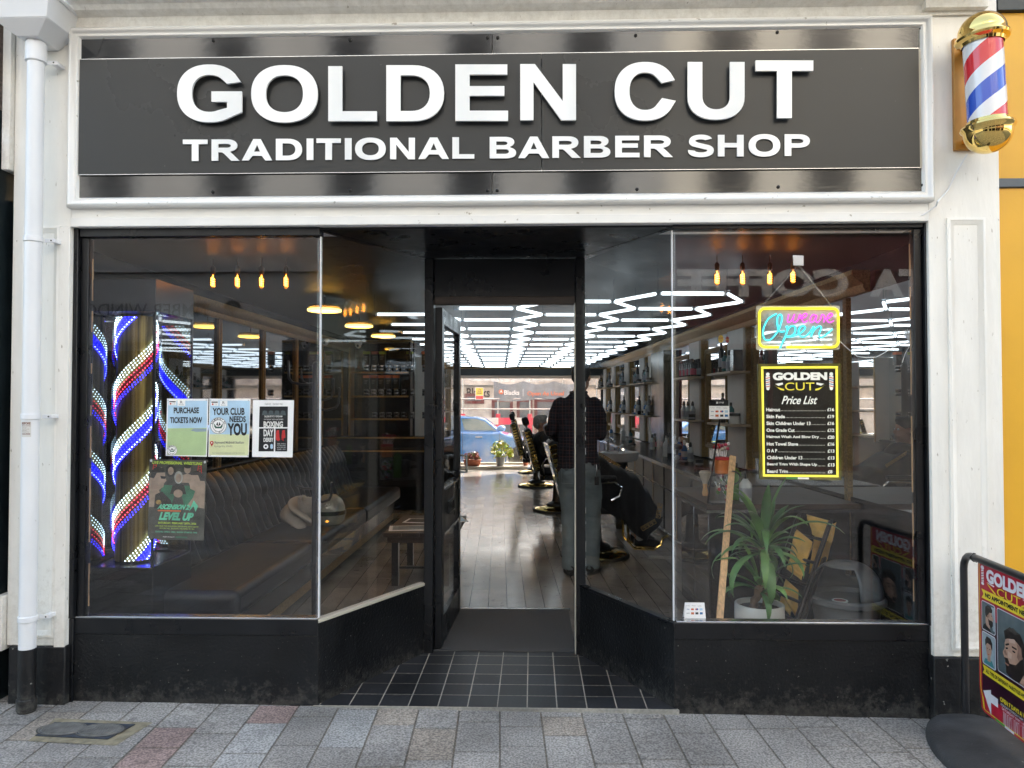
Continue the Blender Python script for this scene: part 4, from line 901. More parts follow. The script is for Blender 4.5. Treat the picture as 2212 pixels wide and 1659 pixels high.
zt, zm, zl = hz
hw, hm = .158, .135
def ringq(w, y0, z): return [Vector((px-w, y0, z)), Vector((px+w, y0, z)), Vector((px+w, YP-.002, z)), Vector((px-w, YP-.002, z))]
h = MB(); h.prism(ringq(.052, 3.50, zl), ringq(hm, 3.44, zm), 'pvc_white'); h.prism(ringq(hm, 3.44, zm+.0005), ringq(hw, 3.415, zt), 'pvc_white'); h.prism(ringq(hw+.008, 3.405, zt+.0005), ringq(hw+.008, 3.405, zt+.018), 'pvc_white')
h.build('hopper_head', hp, bev=.003)
MB().lathe([(pr_+.002, -.0), (pr_+.009, .002), (pr_+.009, .09), (pr_+.004, .10)], (px, py, zl-.10), 'pvc_white', 24).build('socket', hp)
def fpipe(u, v, off=0.0):
    p = atY(u, v, py-pr_); dx = (p.x-px)/1.0; a = max(-1.4, min(1.4, dx/pr_)); return Vector((px+(pr_+.0012+off)*math.sin(a), py-(pr_+.0012+off)*math.cos(a), p.z))
sk = MB(); n = 8
for i in range(n): sk.poly([fpipe(45.5+20*i/n, 944), fpipe(45.5+20*(i+1)/n, 944), fpipe(45.5+20*(i+1)/n, 911), fpipe(45.5+20*i/n, 911)], 'pilaster_white')
mat('sticker_brown', (.16, .05, .03), .5)
sk.txt('BESPOKE', (46.5, 912, 64.5, 917), fpipe, 'sticker_brown', .0004, bold=.04); sk.txt('REPAIRS & SHUTTERS', (47, 918.5, 64.5, 921), fpipe, 'sticker_brown', .0004)
for k in range(4): sk.txt(('Roller Shutters Repair', 'Shop fronts', 'Glass Replacement', 'Emergency')[k], (47, 923+3*k, 58+(k % 2)*4, 925.2+3*k), fpipe, 'sticker_brown', .0004)
sk.txt('01000 000000', (47, 936, 64, 939), fpipe, 'sticker_brown', .0004, bold=.03)
sk = sk.build('sticker', label='small brown lettered tradesman sticker on the white downpipe', cat='sticker', smooth=False)

# barber pole
bp_ = thing('barber_pole', tuple(atY(2130, 180, 3.46)), 0, 'red, white and blue striped barber pole with polished gold domes on the right pilaster', 'barber pole')
c0 = atY(2134, 275, 3.46); c1 = atY(2122, 84, 3.46); ax = (c1-c0).normalized(); L = (c1-c0).length; PT = Matrix.Translation(c0) @ Vector((0, 0, 1)).rotation_difference(ax).to_matrix().to_4x4()
pm = bpy.data.materials.new('pole_stripes'); pm.use_nodes = True; n = pm.node_tree.nodes; l = pm.node_tree.links; b = n['Principled BSDF']; b.inputs['Roughness'].default_value = .12; b.inputs['Coat Weight'].default_value = .6
tc = n.new('ShaderNodeTexCoord'); sp = n.new('ShaderNodeSeparateXYZ'); l.new(tc.outputs['Object'], sp.inputs[0])
at2 = n.new('ShaderNodeMath'); at2.operation = 'ARCTAN2'; l.new(sp.outputs[1], at2.inputs[0]); l.new(sp.outputs[0], at2.inputs[1])
m1 = n.new('ShaderNodeMath'); m1.operation = 'MULTIPLY'; m1.inputs[1].default_value = -1/(2*math.pi); l.new(at2.outputs[0], m1.inputs[0])
m2 = n.new('ShaderNodeMath'); m2.operation = 'MULTIPLY_ADD'; m2.inputs[1].default_value = 1/.345; l.new(sp.outputs[2], m2.inputs[0]); l.new(m1.outputs[0], m2.inputs[2])
m3 = n.new('ShaderNodeMath'); m3.operation = 'ADD'; m3.inputs[1].default_value = .09; l.new(m2.outputs[0], m3.inputs[0]); m4 = n.new('ShaderNodeMath'); m4.operation = 'FRACT'; l.new(m3.outputs[0], m4.inputs[0])
cr_ = n.new('ShaderNodeValToRGB'); cr_.color_ramp.interpolation = 'CONSTANT'; e = cr_.color_ramp.elements
e[0].position = 0; e[0].color = (.72, .72, .74, 1); e[1].position = .22; e[1].color = (.62, .02, .03, 1)
for p, c in ((.5, (.72, .72, .74, 1)), (.72, (.02, .08, .50, 1))): q_ = e.new(p); q_.color = c
l.new(m4.outputs[0], cr_.inputs[0]); l.new(cr_.outputs[0], b.inputs['Base Color']); M['pole_stripes'] = pm
RP = .088
def lp(mb, prof, mt, nn=40): return mb.lathe([(r, z) for r, z in prof], (0, 0, 0), mt, nn, PT)
W['_pole'] = PT
class _P: name = '_pole'
def pole_part(prof, mt, name, par=bp_):
    mb = MB(); n = 44; vs = [PT @ Vector((r*math.cos(2*math.pi*k/n), r*math.sin(2*math.pi*k/n), z)) for r, z in prof for k in range(n)]
    fs = [(i*n+k, i*n+(k+1) % n, (i+1)*n+(k+1) % n, (i+1)*n+k) for i in range(len(prof)-1) for k in range(n)]
    me = bpy.data.meshes.new(name); inv = PT.inverted(); me.from_pydata([inv @ v for v in vs], [], fs); me.materials.append(M[mt]); me.update()
    me.polygons.foreach_set('use_smooth', [True]*len(me.polygons)); me.set_sharp_from_angle(angle=R(40))
    o = bpy.data.objects.new(name, me); COL.objects.link(o); o.parent = par; Lm = W[par.name].inverted() @ PT; o.location = Lm.to_translation(); o.rotation_euler = Lm.to_euler(); W[o.name] = PT; return o
pole_part([(RP-.006, 0), (RP-.006, L)], 'pole_stripes', 'striped_cylinder')
dome = [(RP+.022, -.012), (RP+.026, -.002), (RP+.022, .008), (RP+.012, .012), (RP+.004, .016), (RP-.001, .03)]
hemi = [((RP+.014)*math.sin(R(a)), -.022-.098*math.cos(R(a))) for a in range(0, 91, 6)]
pole_part(hemi+dome, 'gold_polish', 'bottom_dome')
pole_part([(RP-.001, L-.03), (RP+.004, L-.016), (RP+.012, L-.012), (RP+.022, L-.008), (RP+.026, L+.002), (RP+.022, L+.012)]+[(r_, L-z_) for r_, z_ in reversed(hemi)], 'gold_polish', 'top_dome')
mat('gold_board', (.42, .20, .04), .35, metal=.3, var=.1)
bx0, bx1 = X(2066, 3.655), X(2066, 3.655)+.125
MB().box(bx0, bx1, 3.637, 3.659, atY(2066, 326, 3.65).z, atY(2066, 85, 3.65).z, 'gold_board').build('back_board', bp_, bev=.003)
for zz in (c0.z-.01, c1.z+.02): MB().box(bx0+.03, bx1-.02, 3.53, 3.636, zz-.012, zz+.012, 'gold').build('arm', bp_, bev=.003)
pts = [atY(2090, 332, 3.63), atY(2066, 372, 3.652), atY(2048, 410, 3.655), atY(2025, 436, 3.60), atY(2022, 445, 3.645), atY(1995, 464, 3.645), atY(1988, 466, 3.65)]
MB().tube(pts, .0035, 'pvc_white', 8).build('cable', label='thin white cable running down from the barber pole to the lintel', cat='cable')

# manhole cover pair
mc = thing('drain_cover', tuple(atZ(185, 1585, 0)), 0, 'twin round iron drain covers in one plate on the pavement below the left window', 'drain cover')
def g_(u, v, off=0.0): p = atZ(u, v, .02); p.z = gz(p)+.0025+off; return p
mat('iron', (.055, .066, .085), .6, metal=.3, var=.3, vs=14, bump=.3); mat('iron_lid', (.19, .19, .18), .5, metal=.3, var=.3, vs=20); mat('mortar', (.24, .21, .14), .9, var=.35, vs=18, bump=.4)
m_ = MB(); m_.shape([(60, 1602), (250, 1610), (330, 1560), (120, 1553)], g_, 'mortar', 0); m_.build('mortar_bed', mc)
m_ = MB(); m_.shape([(76, 1592), (233, 1598), (292, 1566), (118, 1563)], g_, 'iron', .002, .003); m_.build('cover_plate', mc)
for (ca, cb) in (((98, 1588), (172, 1567)), ((176, 1592), (255, 1568))):
    cx, cy = (ca[0]+cb[0])/2, (ca[1]+cb[1])/2; p = g_(cx, cy); r = .108; q = MB(); q.lathe([(r, .004), (r, .0075), (r-.005, .008), (r-.006, .005), (r-.012, .005), (r-.013, .0085), (0, .0085)], p, 'iron_lid', 40, None, 1, .62)
    for k in range(-5, 6):
        w_ = math.sqrt(max(0, max(0, (r-.018)**2-(k*.016)**2))); q.box(p.x-w_, p.x+w_, p.y+k*.0102-.002, p.y+k*.0102+.002, p.z+.0086, p.z+.0104, 'iron_lid'); q.box(p.x+k*.016-.002, p.x+k*.016+.002, p.y-w_*.62, p.y+w_*.62, p.z+.0086, p.z+.0102, 'iron_lid')
    q.lathe([(r, .0045), (r+.007, .0045), (r+.007, .0062), (r, .0062), (r, .0045)], p, 'plinth_black', 40, None, 1, .62); q.build('round_lid', mc)

# swinging sign on a rubber base
sb = thing('pavement_sign', tuple(atZ(2180, 1600, -.02)), 0, 'red double sided sign swinging in a black tube frame on a round rubber base', 'pavement sign')
pe = atZ(2086, 1541, .055)         # foot of the far upright
dv = ray(1268, 866); dv.z = 0; dv.normalize(); nv = Vector((dv.y, -dv.x, 0)); nv = nv if nv.x < 0 else -nv
zt_ = 1.53-(1183-866)*pe.y/1600-.01; wS = .74
def sp_(a, z, o=0.0): return Vector((pe.x, pe.y, 0)) - dv*a + nv*o + Vector((0, 0, z))
rr = .055
pts = [sp_(0, .06), sp_(0, zt_-rr*1.3)]+[sp_(rr*1.3*(1-math.cos(a)), zt_-rr*1.3*(1-math.sin(a))) for a in (R(22), R(45), R(68), R(90))]+[sp_(wS-rr*1.3*(1-math.cos(a)), zt_-rr*1.3*(1-math.sin(a))) for a in (R(90), R(68), R(45), R(22))]+[sp_(wS, zt_-rr*1.3), sp_(wS, .06)]
MB().tube(pts, .0165, 'black_metal', 16).build('tube_frame', sb)
cb = atZ(2192, 1608, .02); cb = Vector((pe.x, pe.y, 0))-dv*(wS/2)
def elp(r, z): return (r, z)
T2 = Matrix.Rotation(math.atan2(dv.y, dv.x), 4, 'Z'); b = MB()
n = 48; vs = []; prof = [(1, -.035), (1.01, -.005), (1.0, .012), (.95, .028), (.80, .036), (.45, .052), (.0, .058)]
for r, z in prof:
    for k in range(n):
        a = 2*math.pi*k/n; v = T2 @ Vector((.47*r*math.cos(a), .27*r*math.sin(a), z)); vs.append(cb+v)
b.add(vs, [(i*n+k, i*n+(k+1) % n, (i+1)*n+(k+1) % n, (i+1)*n+k) for i in range(len(prof)-1) for k in range(n)], 'rubber'); b.build('rubber_base', sb, ang=60)
# the printed panel
pc = Vector((pe.x, pe.y, 0)) + nv*.004
def fA(u, v, off=0.0): return atP(u, v, pc, nv) + nv*off
# panel laid out in its own flat coordinates: a along the sign from the far edge (0..590), b down (0..840)
tl, bl = fA(2112, 1203), fA(2119, 1497)
a0_ = (pc-tl).dot(dv); zT = tl.z; zB = atP(2116, 1530, pc, nv).z-.0
PHt = zT-zB; sc_ = PHt/800
_pb = [(0, 0), (60, 42), (165, 112), (180, 116), (262, 158), (318, 205), (332, 216), (497, 368), (507, 376), (672, 545), (684, 552), (722, 598), (728, 655), (790, 745), (800, 800)]
def _rb(b_):
    for (x0_, y0_), (x1_, y1_) in zip(_pb, _pb[1:]):
        if b_ <= x1_: return y0_+(y1_-y0_)*(b_-x0_)/(x1_-x0_)
    return b_
def fp(a, b_, off=0.0):
    b_ = _rb(b_) if 20 < b_ < 780 else b_
    return sp_(a0_+a*sc_, zT-b_*sc_, .004+off)
def rr_(w, h, r, x0=0, y0=0, n=6):
    out = []
    for cx, cy, a0 in ((x0+w-r, y0+r, -90), (x0+w-r, y0+h-r, 0), (x0+r, y0+h-r, 90), (x0+r, y0+r, 180)):
        for k in range(n+1): a = R(a0+90*k/n); out.append((cx+r*math.cos(a), cy+r*math.sin(a)))
    return out
mat('print_red', (.42, .012, .035), .3, var=.25, vs=9, coat=.4); mat('print_dark', (.035, .008, .02), .3, var=.4, vs=9); mat('print_yellow', (.75, .60, .03), .35, coat=.3); mat('print_white', (.70, .70, .76), .3, coat=.3)
mat('photo_grey', (.09, .12, .13), .35, var=.4, vs=7); mat('photo_pale', (.30, .38, .42), .35, var=.3, vs=7); mat('photo_skin', (.42, .26, .19), .35, var=.12, vs=16); mat('photo_hair', (.022, .016, .014), .4, var=.3, vs=30)
mat('print_green', (.05, .28, .06), .4)
mat('skin_shade', (.26, .15, .11), .35, var=.2, vs=30); mat('skin_light', (.52, .35, .27), .35); mat('hair_light', (.06, .05, .045), .4, var=.4, vs=40); mat('bronze_skin_', (.30, .15, .11), .35); mat('bottle_teal_', (.05, .22, .24), .4)
def board_print(side):
    f_ = fp if side > 0 else (lambda a, b_, off=0.0: fp(560-a, b_, -.012-off))
    m = MB(); m.shape(rr_(560, 800, 60), f_, 'print_red', 0, -.010 if side > 0 else .001)
    m.shape([(30, 420), (530, 420), (530, 760), (30, 760)], f_, 'print_dark', .0006)
    ring = rr_(530, 770, 50, 15, 15); m.strip(ring+[ring[0]], 5, f_, 'print_yellow', .0010)
    # barber pole emblem, name, razors
    m.disc((48, 66), 16, f_, 'print_white', .0012); m.rect((36, 84, 60, 190), f_, 'print_white', .0012); m.disc((48, 205), 14, f_, 'print_white', .0012)
    for k in range(5): m.shape([(36, 100+20*k), (60, 90+20*k), (60, 97+20*k), (36, 107+20*k)], f_, ['ink_red', 'ink_grey'][k % 2], .0016)
    m.txt('GOLDEN', (85, 60, 480, 165), f_, 'print_white', .0012, bold=.055); m.txt('CUT', (185, 180, 390, 262), f_, 'print_yellow', .0012, bold=.0)
    m.shape([(85, 172), (170, 245), (178, 262), (160, 258), (100, 200)], f_, 'print_yellow', .0012); m.shape([(88, 165), (160, 178), (158, 192), (105, 182)], f_, 'print_white', .0014)
    m.shape([(485, 172), (400, 245), (392, 262), (410, 258), (470, 200)], f_, 'print_yellow', .0012); m.shape([(482, 165), (410, 178), (412, 192), (465, 182)], f_, 'print_white', .0014)
    m.shape([(30, 245), (530, 262), (530, 318), (30, 318), (50, 280)], f_, 'print_yellow', .0014) if False else m.shape([(36, 262), (540, 262), (540, 318), (36, 318), (56, 290)], f_, 'print_yellow', .0014)
    m.txt('NO APPOINTMENT NEEDED', (72, 276, 510, 304), f_, 'ink_black', .0020, bold=.05)
    for (x, y, w_, h_, kind) in ((36, 332, 130, 165, 0), (36, 507, 130, 165, 1), (182, 332, 250, 330, 2), (446, 332, 90, 165, 0), (446, 507, 90, 165, 1)):
        m.shape(rr_(w_, h_, 14, x, y), f_, 'print_white', .0014); m.shape(rr_(w_-8, h_-8, 11, x+4, y+4), f_, 'photo_pale' if kind == 1 else 'photo_grey', .0018)
        cx, cy, s_ = x+w_*.55, y+h_*.48, w_/130
        if kind == 2: s_ = 1.75; cx = x+w_*.60; cy = y+h_*.50
        ov = lambda ax, ay, rx, ry, mt, o: m.poly([f_(min(x+w_-5, max(x+5, cx+s_*(ax+rx*math.cos(2*math.pi*k/20)))), min(y+h_-5, max(y+5, cy+s_*(ay+ry*math.sin(2*math.pi*k/20)))), o) for k in range(20)], mt)
        def pg(pts, mt, o, x=x, y=y, w_=w_, h_=h_, kind=kind):
            k_ = w_/104 if kind != 2 else w_/96; ox, oy = (0, 0) if kind != 2 else (0, 60)
            m.poly([f_(min(x+w_-5, max(x+5, x+2+(px_+ox)*k_)), min(y+h_-5, max(y+5, y+6+oy+py_*k_)), o) for px_, py_ in pts], mt)
        if kind == 0:
            pg([(62, 10), (99, 4), (99, 110), (84, 110)], 'photo_pale', .0019); pg([(4, 122), (16, 100), (34, 92), (60, 108), (74, 122)], 'ink_black', .0022); pg([(30, 56), (50, 66), (60, 88), (62, 110), (36, 100), (30, 88)], 'photo_skin', .0024)
            pg([(50, 36), (76, 32), (83, 46), (91, 60), (85, 64), (86, 76), (70, 92), (52, 80), (44, 60)], 'photo_skin', .0026); pg([(28, 44), (30, 18), (48, 6), (72, 8), (84, 20), (80, 33), (60, 36), (50, 48), (44, 62), (34, 60)], 'photo_hair', .0029)
            pg([(50, 64), (60, 70), (76, 68), (87, 72), (86, 90), (72, 101), (56, 90)], 'photo_hair', .0029); pg([(44, 52), (51, 49), (53, 62), (47, 66)], 'bronze_skin_', .0031); pg([(72, 46), (82, 45), (82, 47), (73, 48)], 'photo_hair', .0032); pg([(52, 38), (62, 36), (60, 58), (52, 60)], 'skin_shade', .0028); pg([(38, 14), (60, 10), (70, 16), (50, 20)], 'hair_light', .0030)
        elif kind == 1:
            pg([(10, 122), (24, 100), (74, 98), (92, 122)], 'bottle_teal_', .0022); pg([(42, 80), (62, 80), (64, 106), (40, 106)], 'photo_skin', .0024); pg([(30, 44), (40, 32), (64, 32), (74, 48), (72, 68), (62, 86), (50, 92), (38, 84), (30, 64)], 'photo_skin', .0026)
            pg([(26, 50), (24, 26), (38, 8), (66, 10), (80, 26), (78, 54), (73, 50), (66, 36), (42, 34), (31, 44)], 'photo_hair', .0029); pg([(37, 54), (46, 53), (46, 56), (38, 57)], 'photo_hair', .0031); pg([(56, 53), (65, 54), (64, 57), (56, 56)], 'photo_hair', .0031); pg([(44, 76), (58, 76), (55, 79), (47, 79)], 'ink_red', .0031)
        else:
            pg([(30, -58), (50, -58), (52, -34), (40, -34)], 'print_white', .0019); pg([(20, 150), (40, 112), (80, 96), (94, 150)], 'photo_skin', .0022); pg([(48, 84), (84, 66), (90, 104), (50, 118)], 'photo_skin', .0024)
            pg([(30, 30), (60, 20), (82, 32), (86, 58), (78, 80), (60, 94), (38, 88), (26, 72), (19, 60), (26, 50), (26, 40)], 'photo_skin', .0026); pg([(28, 32), (24, 16), (44, 2), (78, 6), (92, 26), (90, 52), (83, 48), (80, 32), (58, 22), (36, 28)], 'photo_hair', .0029)
            pg([(28, 74), (24, 68), (36, 66), (42, 74), (62, 70), (78, 56), (88, 50), (88, 78), (72, 104), (46, 106), (30, 94)], 'photo_hair', .0029); pg([(28, 42), (40, 36), (42, 39), (30, 45)], 'photo_hair', .0031); pg([(50, 38), (66, 38), (66, 42), (51, 42)], 'photo_hair', .0031); pg([(52, 46), (62, 46), (61, 49), (53, 49)], 'ink_black', .0032); pg([(29, 48), (37, 46), (37, 49), (30, 51)], 'ink_black', .0032); pg([(26, 76), (40, 77), (38, 80), (28, 79)], 'bronze_skin_', .0033)
            pg([(66, 28), (82, 32), (86, 56), (76, 62), (66, 54), (70, 40)], 'skin_shade', .0028); pg([(22, 58), (28, 52), (34, 60), (30, 64)], 'skin_shade', .0028); pg([(40, 26), (60, 22), (62, 30), (42, 34)], 'skin_light', .0028); pg([(36, 52), (50, 54), (48, 64), (36, 64)], 'skin_light', .0028); pg([(50, 108), (88, 96), (92, 110), (54, 124)], 'skin_shade', .0025); pg([(34, 8), (56, 0), (74, 8), (60, 12)], 'hair_light', .0030)
    m.shape([(36, 684), (540, 684), (540, 722), (36, 722), (54, 703)], f_, 'print_yellow', .0014); m.txt('ALL TYPE OF DIFFERENT HAIRSTYLES ARE WELCOME', (70, 695, 515, 711), f_, 'ink_black', .0020, bold=.03)
    m.shape([(40, 742+10), (115, 728+2), (115, 745), (180, 745), (180, 775), (115, 775), (115, 790)], f_, 'print_white', .0014)
    m.txt('OPEN 7 DAYS A WEEK', (200, 730, 470, 746), f_, 'print_yellow', .0014, bold=.04)
    for k, s in enumerate(('MONDAY TO FRIDAY 9AM - 7PM', 'SATURDAY 9AM - 6PM', 'SUNDAY 10AM - 5PM')): m.txt(s, (205+10*k, 750+12*k, 440-10*k, 758+12*k), f_, 'print_white', .0014)
    m.rect((150, 785, 240, 796), f_, 'print_green', .0016); m.rect((240, 785, 320, 796), f_, 'print_white', .0016)
    return m
board_print(1).build('printed_panel', sb, smooth=False, fix=False)
board_print(-1).build('printed_panel', sb, smooth=False, fix=False)
for a in (.10, wS-.14):
    MB().tube([sp_(a, zt_+.018, .0), sp_(a, zt_+.0, .02), sp_(a, zt_-.018, .0), sp_(a, zT-.0-.02, .012), sp_(a, zT-.03, -.008), sp_(a, zT-.012, -.010), sp_(a, zt_-.012, -.018), sp_(a, zt_+.018, 0)], .005, 'plastic_black', 8).build('hook', sb)
# ================================================================ things in the left window
# LED column in its mirrored cabinet
YL = 4.02
cab = thing('led_cabinet', (X(285, YL+.2), YL+.2, 0), 0, 'tall black mirrored cabinet with spiralling white, blue and red LEDs round a gold column', 'light cabinet')
x0, x1 = X(197, YL), X(329, YL); x2 = X(375, YL+.42); zb, zt = Z(1225, YL), Z(675, YL); ztt = Z(600, YL)
mat('cabinet_grey', (.030, .034, .040), .25, var=.1)
MB().box(x0-.01, x1+.012, YL, YL+.46, 0.02, zb-.01, 'interior_black').build('plinth', cab, bev=.004); MB().box(x0-.01, x1+.012, YL, YL+.46, zt+.01, ztt, 'cabinet_grey').build('head_box', cab, bev=.003)
MB().box(x0, x1, YL+.44, YL+.45, zb, zt, 'dark_mirror').build('back_mirror', cab, smooth=False)
MB().box(x0-.01, x0-.002, YL, YL+.45, zb, zt, 'dark_mirror').build('side_mirror', cab, smooth=False)
for (a, y) in ((x1, YL), (x0-.012, YL), (x1, YL+.445)): MB().box(a, a+.012, y, y+.012, zb-.009, zt+.009, 'plastic_black').build('corner_post', cab)
MB().box(x0, x1, YL+.002, YL+.006, zb, zt, 'glass').build('pane', cab, smooth=False); MB().box(x1+.004, x1+.008, YL+.013, YL+.444, zb, zt, 'glass').build('pane', cab, smooth=False)
cx, cy = X(293, YL+.18), YL+.185; rc = .085
mat('gold_column', (.20, .145, .045), .4, metal=.8, var=.85, vs=5, stretch=(9, 9, .1))
MB().lathe([(.1, zb), (.1, zt)], (cx, cy, 0), 'gold_column', 24).build('gold_column', cab, origin=(cx, cy, zb))
H = zt-zb; period = .3625; RL = .112
def helix(col, phases, name):
    mb = MB(); N = 44
    for ph in phases:
        k = 0
        while True:
            z = zb+.01+.0135*k
            if z > zt-.01: break
            th = 2*math.pi*((z-zb)/(period*2)-ph); k += 1
            c = Vector((cx+RL*math.cos(th), cy+RL*math.sin(th), z))
            mb.add([c+Vector(d)*.0040 for d in ((1, 0, 0), (-1, 0, 0), (0, 1, 0), (0, -1, 0), (0, 0, 1), (0, 0, -1))], [(0, 2, 4), (2, 1, 4), (1, 3, 4), (3, 0, 4), (2, 0, 5), (1, 2, 5), (3, 1, 5), (0, 3, 5)], col)
    o = mb.build(name, cab, smooth=False); o['kind'] = 'stuff'; return o
W0 = .0
helix('led_white', (.19, .22, .25, .69, .72, .75, .085), 'led_dots'); helix('led_blue', (.155, .125, .10, .07, .575, .55), 'led_dots'); helix('led_red', (.655, .61), 'led_dots')
# tinted ribbons between the rows; the blue one emits, standing in for LED glow
mat('blue_glow_ribbon', (.01, .01, .5), .4, emit=.32, ecol=(.01, .01, 1)); mat('ribbon_red', (.10, .01, .02), .4)
def ribbon(p0, p1, mt):
    mb = MB(); n = 150; vs = []
    for i in range(n+1):
        z = zb+.01+(H-.02)*i/n
        for ph in (p0, p1): th = 2*math.pi*((z-zb)/(period*2)-ph); vs.append((cx+(RL-.004)*math.cos(th), cy+(RL-.004)*math.sin(th), z)); vs.append((cx+(RL-.007)*math.cos(th), cy+(RL-.007)*math.sin(th), z))
    mb.add(vs, [(4*i, 4*i+2, 4*i+6, 4*i+4) for i in range(n)]+[(4*i+1, 4*i+5, 4*i+7, 4*i+3) for i in range(n)], mt); return mb.build('ribbon', cab)
ribbon(.07, .175, 'blue_glow_ribbon'); ribbon(.605, .65, 'ribbon_red')

# posters taped inside the left glass
YG = YF+.0185
def fG(dy=0): return lambda u, v, off=0.0: atY(u, v, YG+.003) + Vector((0, -off, 0))
mat('sky_print', (.48, .68, .85), .45, var=.12, vs=9); mat('grass_print', (.46, .60, .32), .45, var=.12, vs=9); mat('grass_pale', (.70, .74, .44), .45, var=.08, vs=9); mat('clear_tape', (.62, .64, .66), .2)
mat('crest_green', (.04, .13, .09), .5)
def crest(m, c, r, f, o):
    m.disc(c, r, f, 'paper_white', o); m.ring(c, r*.93, r*.99, f, 'ink_grey', o+.0003); m.ring(c, r*.66, r*.72, f, 'ink_grey', o+.0003)
    for sgn in (-1, 1):
        m.shape([(c[0], c[1]+r*.05), (c[0]+sgn*r*.10, c[1]-r*.48), (c[0]+sgn*r*.28, c[1]-r*.12)], f, 'ink_black', o+.0004); m.shape([(c[0]+sgn*r*.15, c[1]+r*.2), (c[0]+sgn*r*.55, c[1]-r*.30), (c[0]+sgn*r*.48, c[1]+r*.15), (c[0]+sgn*r*.25, c[1]+r*.30)], f, 'crest_green', o+.0004)
    m.poly([f(c[0]+r*.42*math.cos(R(a)), c[1]+r*.32+r*.22*math.sin(R(a)), o+.0004) for a in range(180, 361, 20)], 'crest_green')
    m.arctext('SALISBURY FC', c, r*.82, R(-72), R(72), r*.2, lambda u, v, d: f(u, v, d), 'ink_black', o+.0004, bold=.03)
    m.arctext('THE WHITES', c, r*.82, R(140)+math.pi*0, R(220), r*.17, lambda u, v, d: f(u, v, d), 'ink_black', o+.0004, bold=.03) if False else [m.txt(ch, (c[0]-r*.5+r*.1*i*1.05, c[1]+r*(.88-.012*(i-4.5)**2)-r*.16, c[0]-r*.5+r*.1*i*1.05+r*.08, c[1]+r*(.88-.012*(i-4.5)**2)), f, 'ink_black', o+.0004) for i, ch in enumerate('THE WHITES') if ch != ' ']
def logos(m, u0, v0, f):
    m.rect((u0, v0, u0+16.5, v0+11), f, 'paper_white', .0008); m.rect((u0+1.5, v0+2, u0+15, v0+4.4), f, 'ink_black', .0012); m.disc((u0+4.2, v0+7.7), 2, f, 'ink_red', .0012, 12); m.txt('NATIONAL', (u0+7.5, v0+6, u0+15, v0+7.3), f, 'ink_grey', .0012); m.txt('LEAGUE', (u0+7.5, v0+8, u0+14, v0+9.3), f, 'ink_grey', .0012)
    m.rect((u0+19, v0+.3, u0+36, v0+12.3), f, 'paper_white', .0008); m.txt('R', (u0+25, v0+1.5, u0+30.5, v0+7), f, 'ink_grey', .0012, bold=.02); m.txt('Retain', (u0+22.5, v0+8.3, u0+32.5, v0+10.6), f, 'ink_grey', .0012)
def sheet(m, q, f, mt, th=.0006): m.prism([f(a, b, -th) for a, b in q], [f(a, b, 0) for a, b in q], mt)
f = fG()
m = MB(); sheet(m, [(358, 984.5), (447, 986.5), (450, 861.5), (361, 861)], f, 'paper_white'); m.shape([(362, 925), (446.5, 924), (447.5, 866), (363.5, 865)], f, 'sky_print', .0004); m.shape([(361, 983), (445, 984), (446.5, 924.2), (362, 925.2)], f, 'grass_print', .0004)
m.shape([(420, 925), (446, 926), (446, 932), (424, 933), (412, 930)], f, 'photo_pale', .0007)
logos(m, 364.5, 864.5, f); m.txt('PURCHASE', (375.5, 880, 430, 893), f, 'ink_black', .0012, bold=.035); m.txt('TICKETS NOW', (367.5, 901, 437, 914), f, 'ink_black', .0012, bold=.035)
crest(m, (372, 972.5), 11, f, .0012)
for a, b in ((363.5, 864.5), (446, 864.5), (444.5, 982.5), (361.5, 982)): m.disc((a, b), 1.7, f, 'clear_tape', .0020, 10)
m.build('poster', label='club poster headed PURCHASE TICKETS NOW in the left window', cat='poster', smooth=False, fix=False)
m = MB(); sheet(m, [(450, 986.5), (537, 987.5), (541.5, 862), (452.5, 861)], f, 'paper_white'); m.shape([(452.5, 938), (538, 938), (540, 866), (454, 865)], f, 'sky_print', .0004); m.shape([(451.8, 983), (536, 984), (538, 938.2), (452.4, 938.2)], f, 'grass_pale', .0004)
logos(m, 455.5, 865.5, f); m.txt('YOUR CLUB', (459.5, 881, 528.5, 896.5), f, 'ink_black', .0012, bold=.035); m.txt('NEEDS', (496, 899, 531, 912), f, 'ink_black', .0012, bold=.035); m.txt('YOU', (491.5, 914, 533.5, 941), f, 'ink_black', .0012, bold=.045)
crest(m, (472, 919.5), 18, f, .0010)
m.disc((457.7, 956.5), 4, f, 'ink_red', .0012, 18); m.shape([(454.2, 958), (457.7, 965), (461.2, 958)], f, 'ink_red', .0012); m.disc((457.7, 956.5), 1.5, f, 'paper_white', .0016, 12)
m.txt('Raymond McEnhill Stadium', (464, 953, 527, 960), f, 'ink_grey', .0012, bold=.02); m.txt('Partridge Way, SP4 6PU', (463.5, 962, 502, 967), f, 'ink_grey', .0012); m.txt('Visit https://www.salisburyfc.co.uk/ for more info', (458.5, 977, 529, 980.5), f, 'ink_grey', .0012)
for a, b in ((455, 864), (537, 865), (536, 984.5), (454, 984)): m.disc((a, b), 1.7, f, 'clear_tape', .0020, 10)
m.build('poster', label='club poster headed YOUR CLUB NEEDS YOU with a round crest', cat='poster', smooth=False, fix=False)
m = MB(); sheet(m, [(544.5, 987), (632, 988), (635, 864.5), (546.5, 864)], f, 'paper_white'); m.txt('15:00 KO    THE RAY MAC', (572, 871, 611.5, 875), f, 'ink_grey', .0008)
q = [(559.5, 922.7), (621.5, 922.7), (622, 878), (561, 878)]; m.shape(q, f, 'print_dark' if False else 'ink_black', .0008)
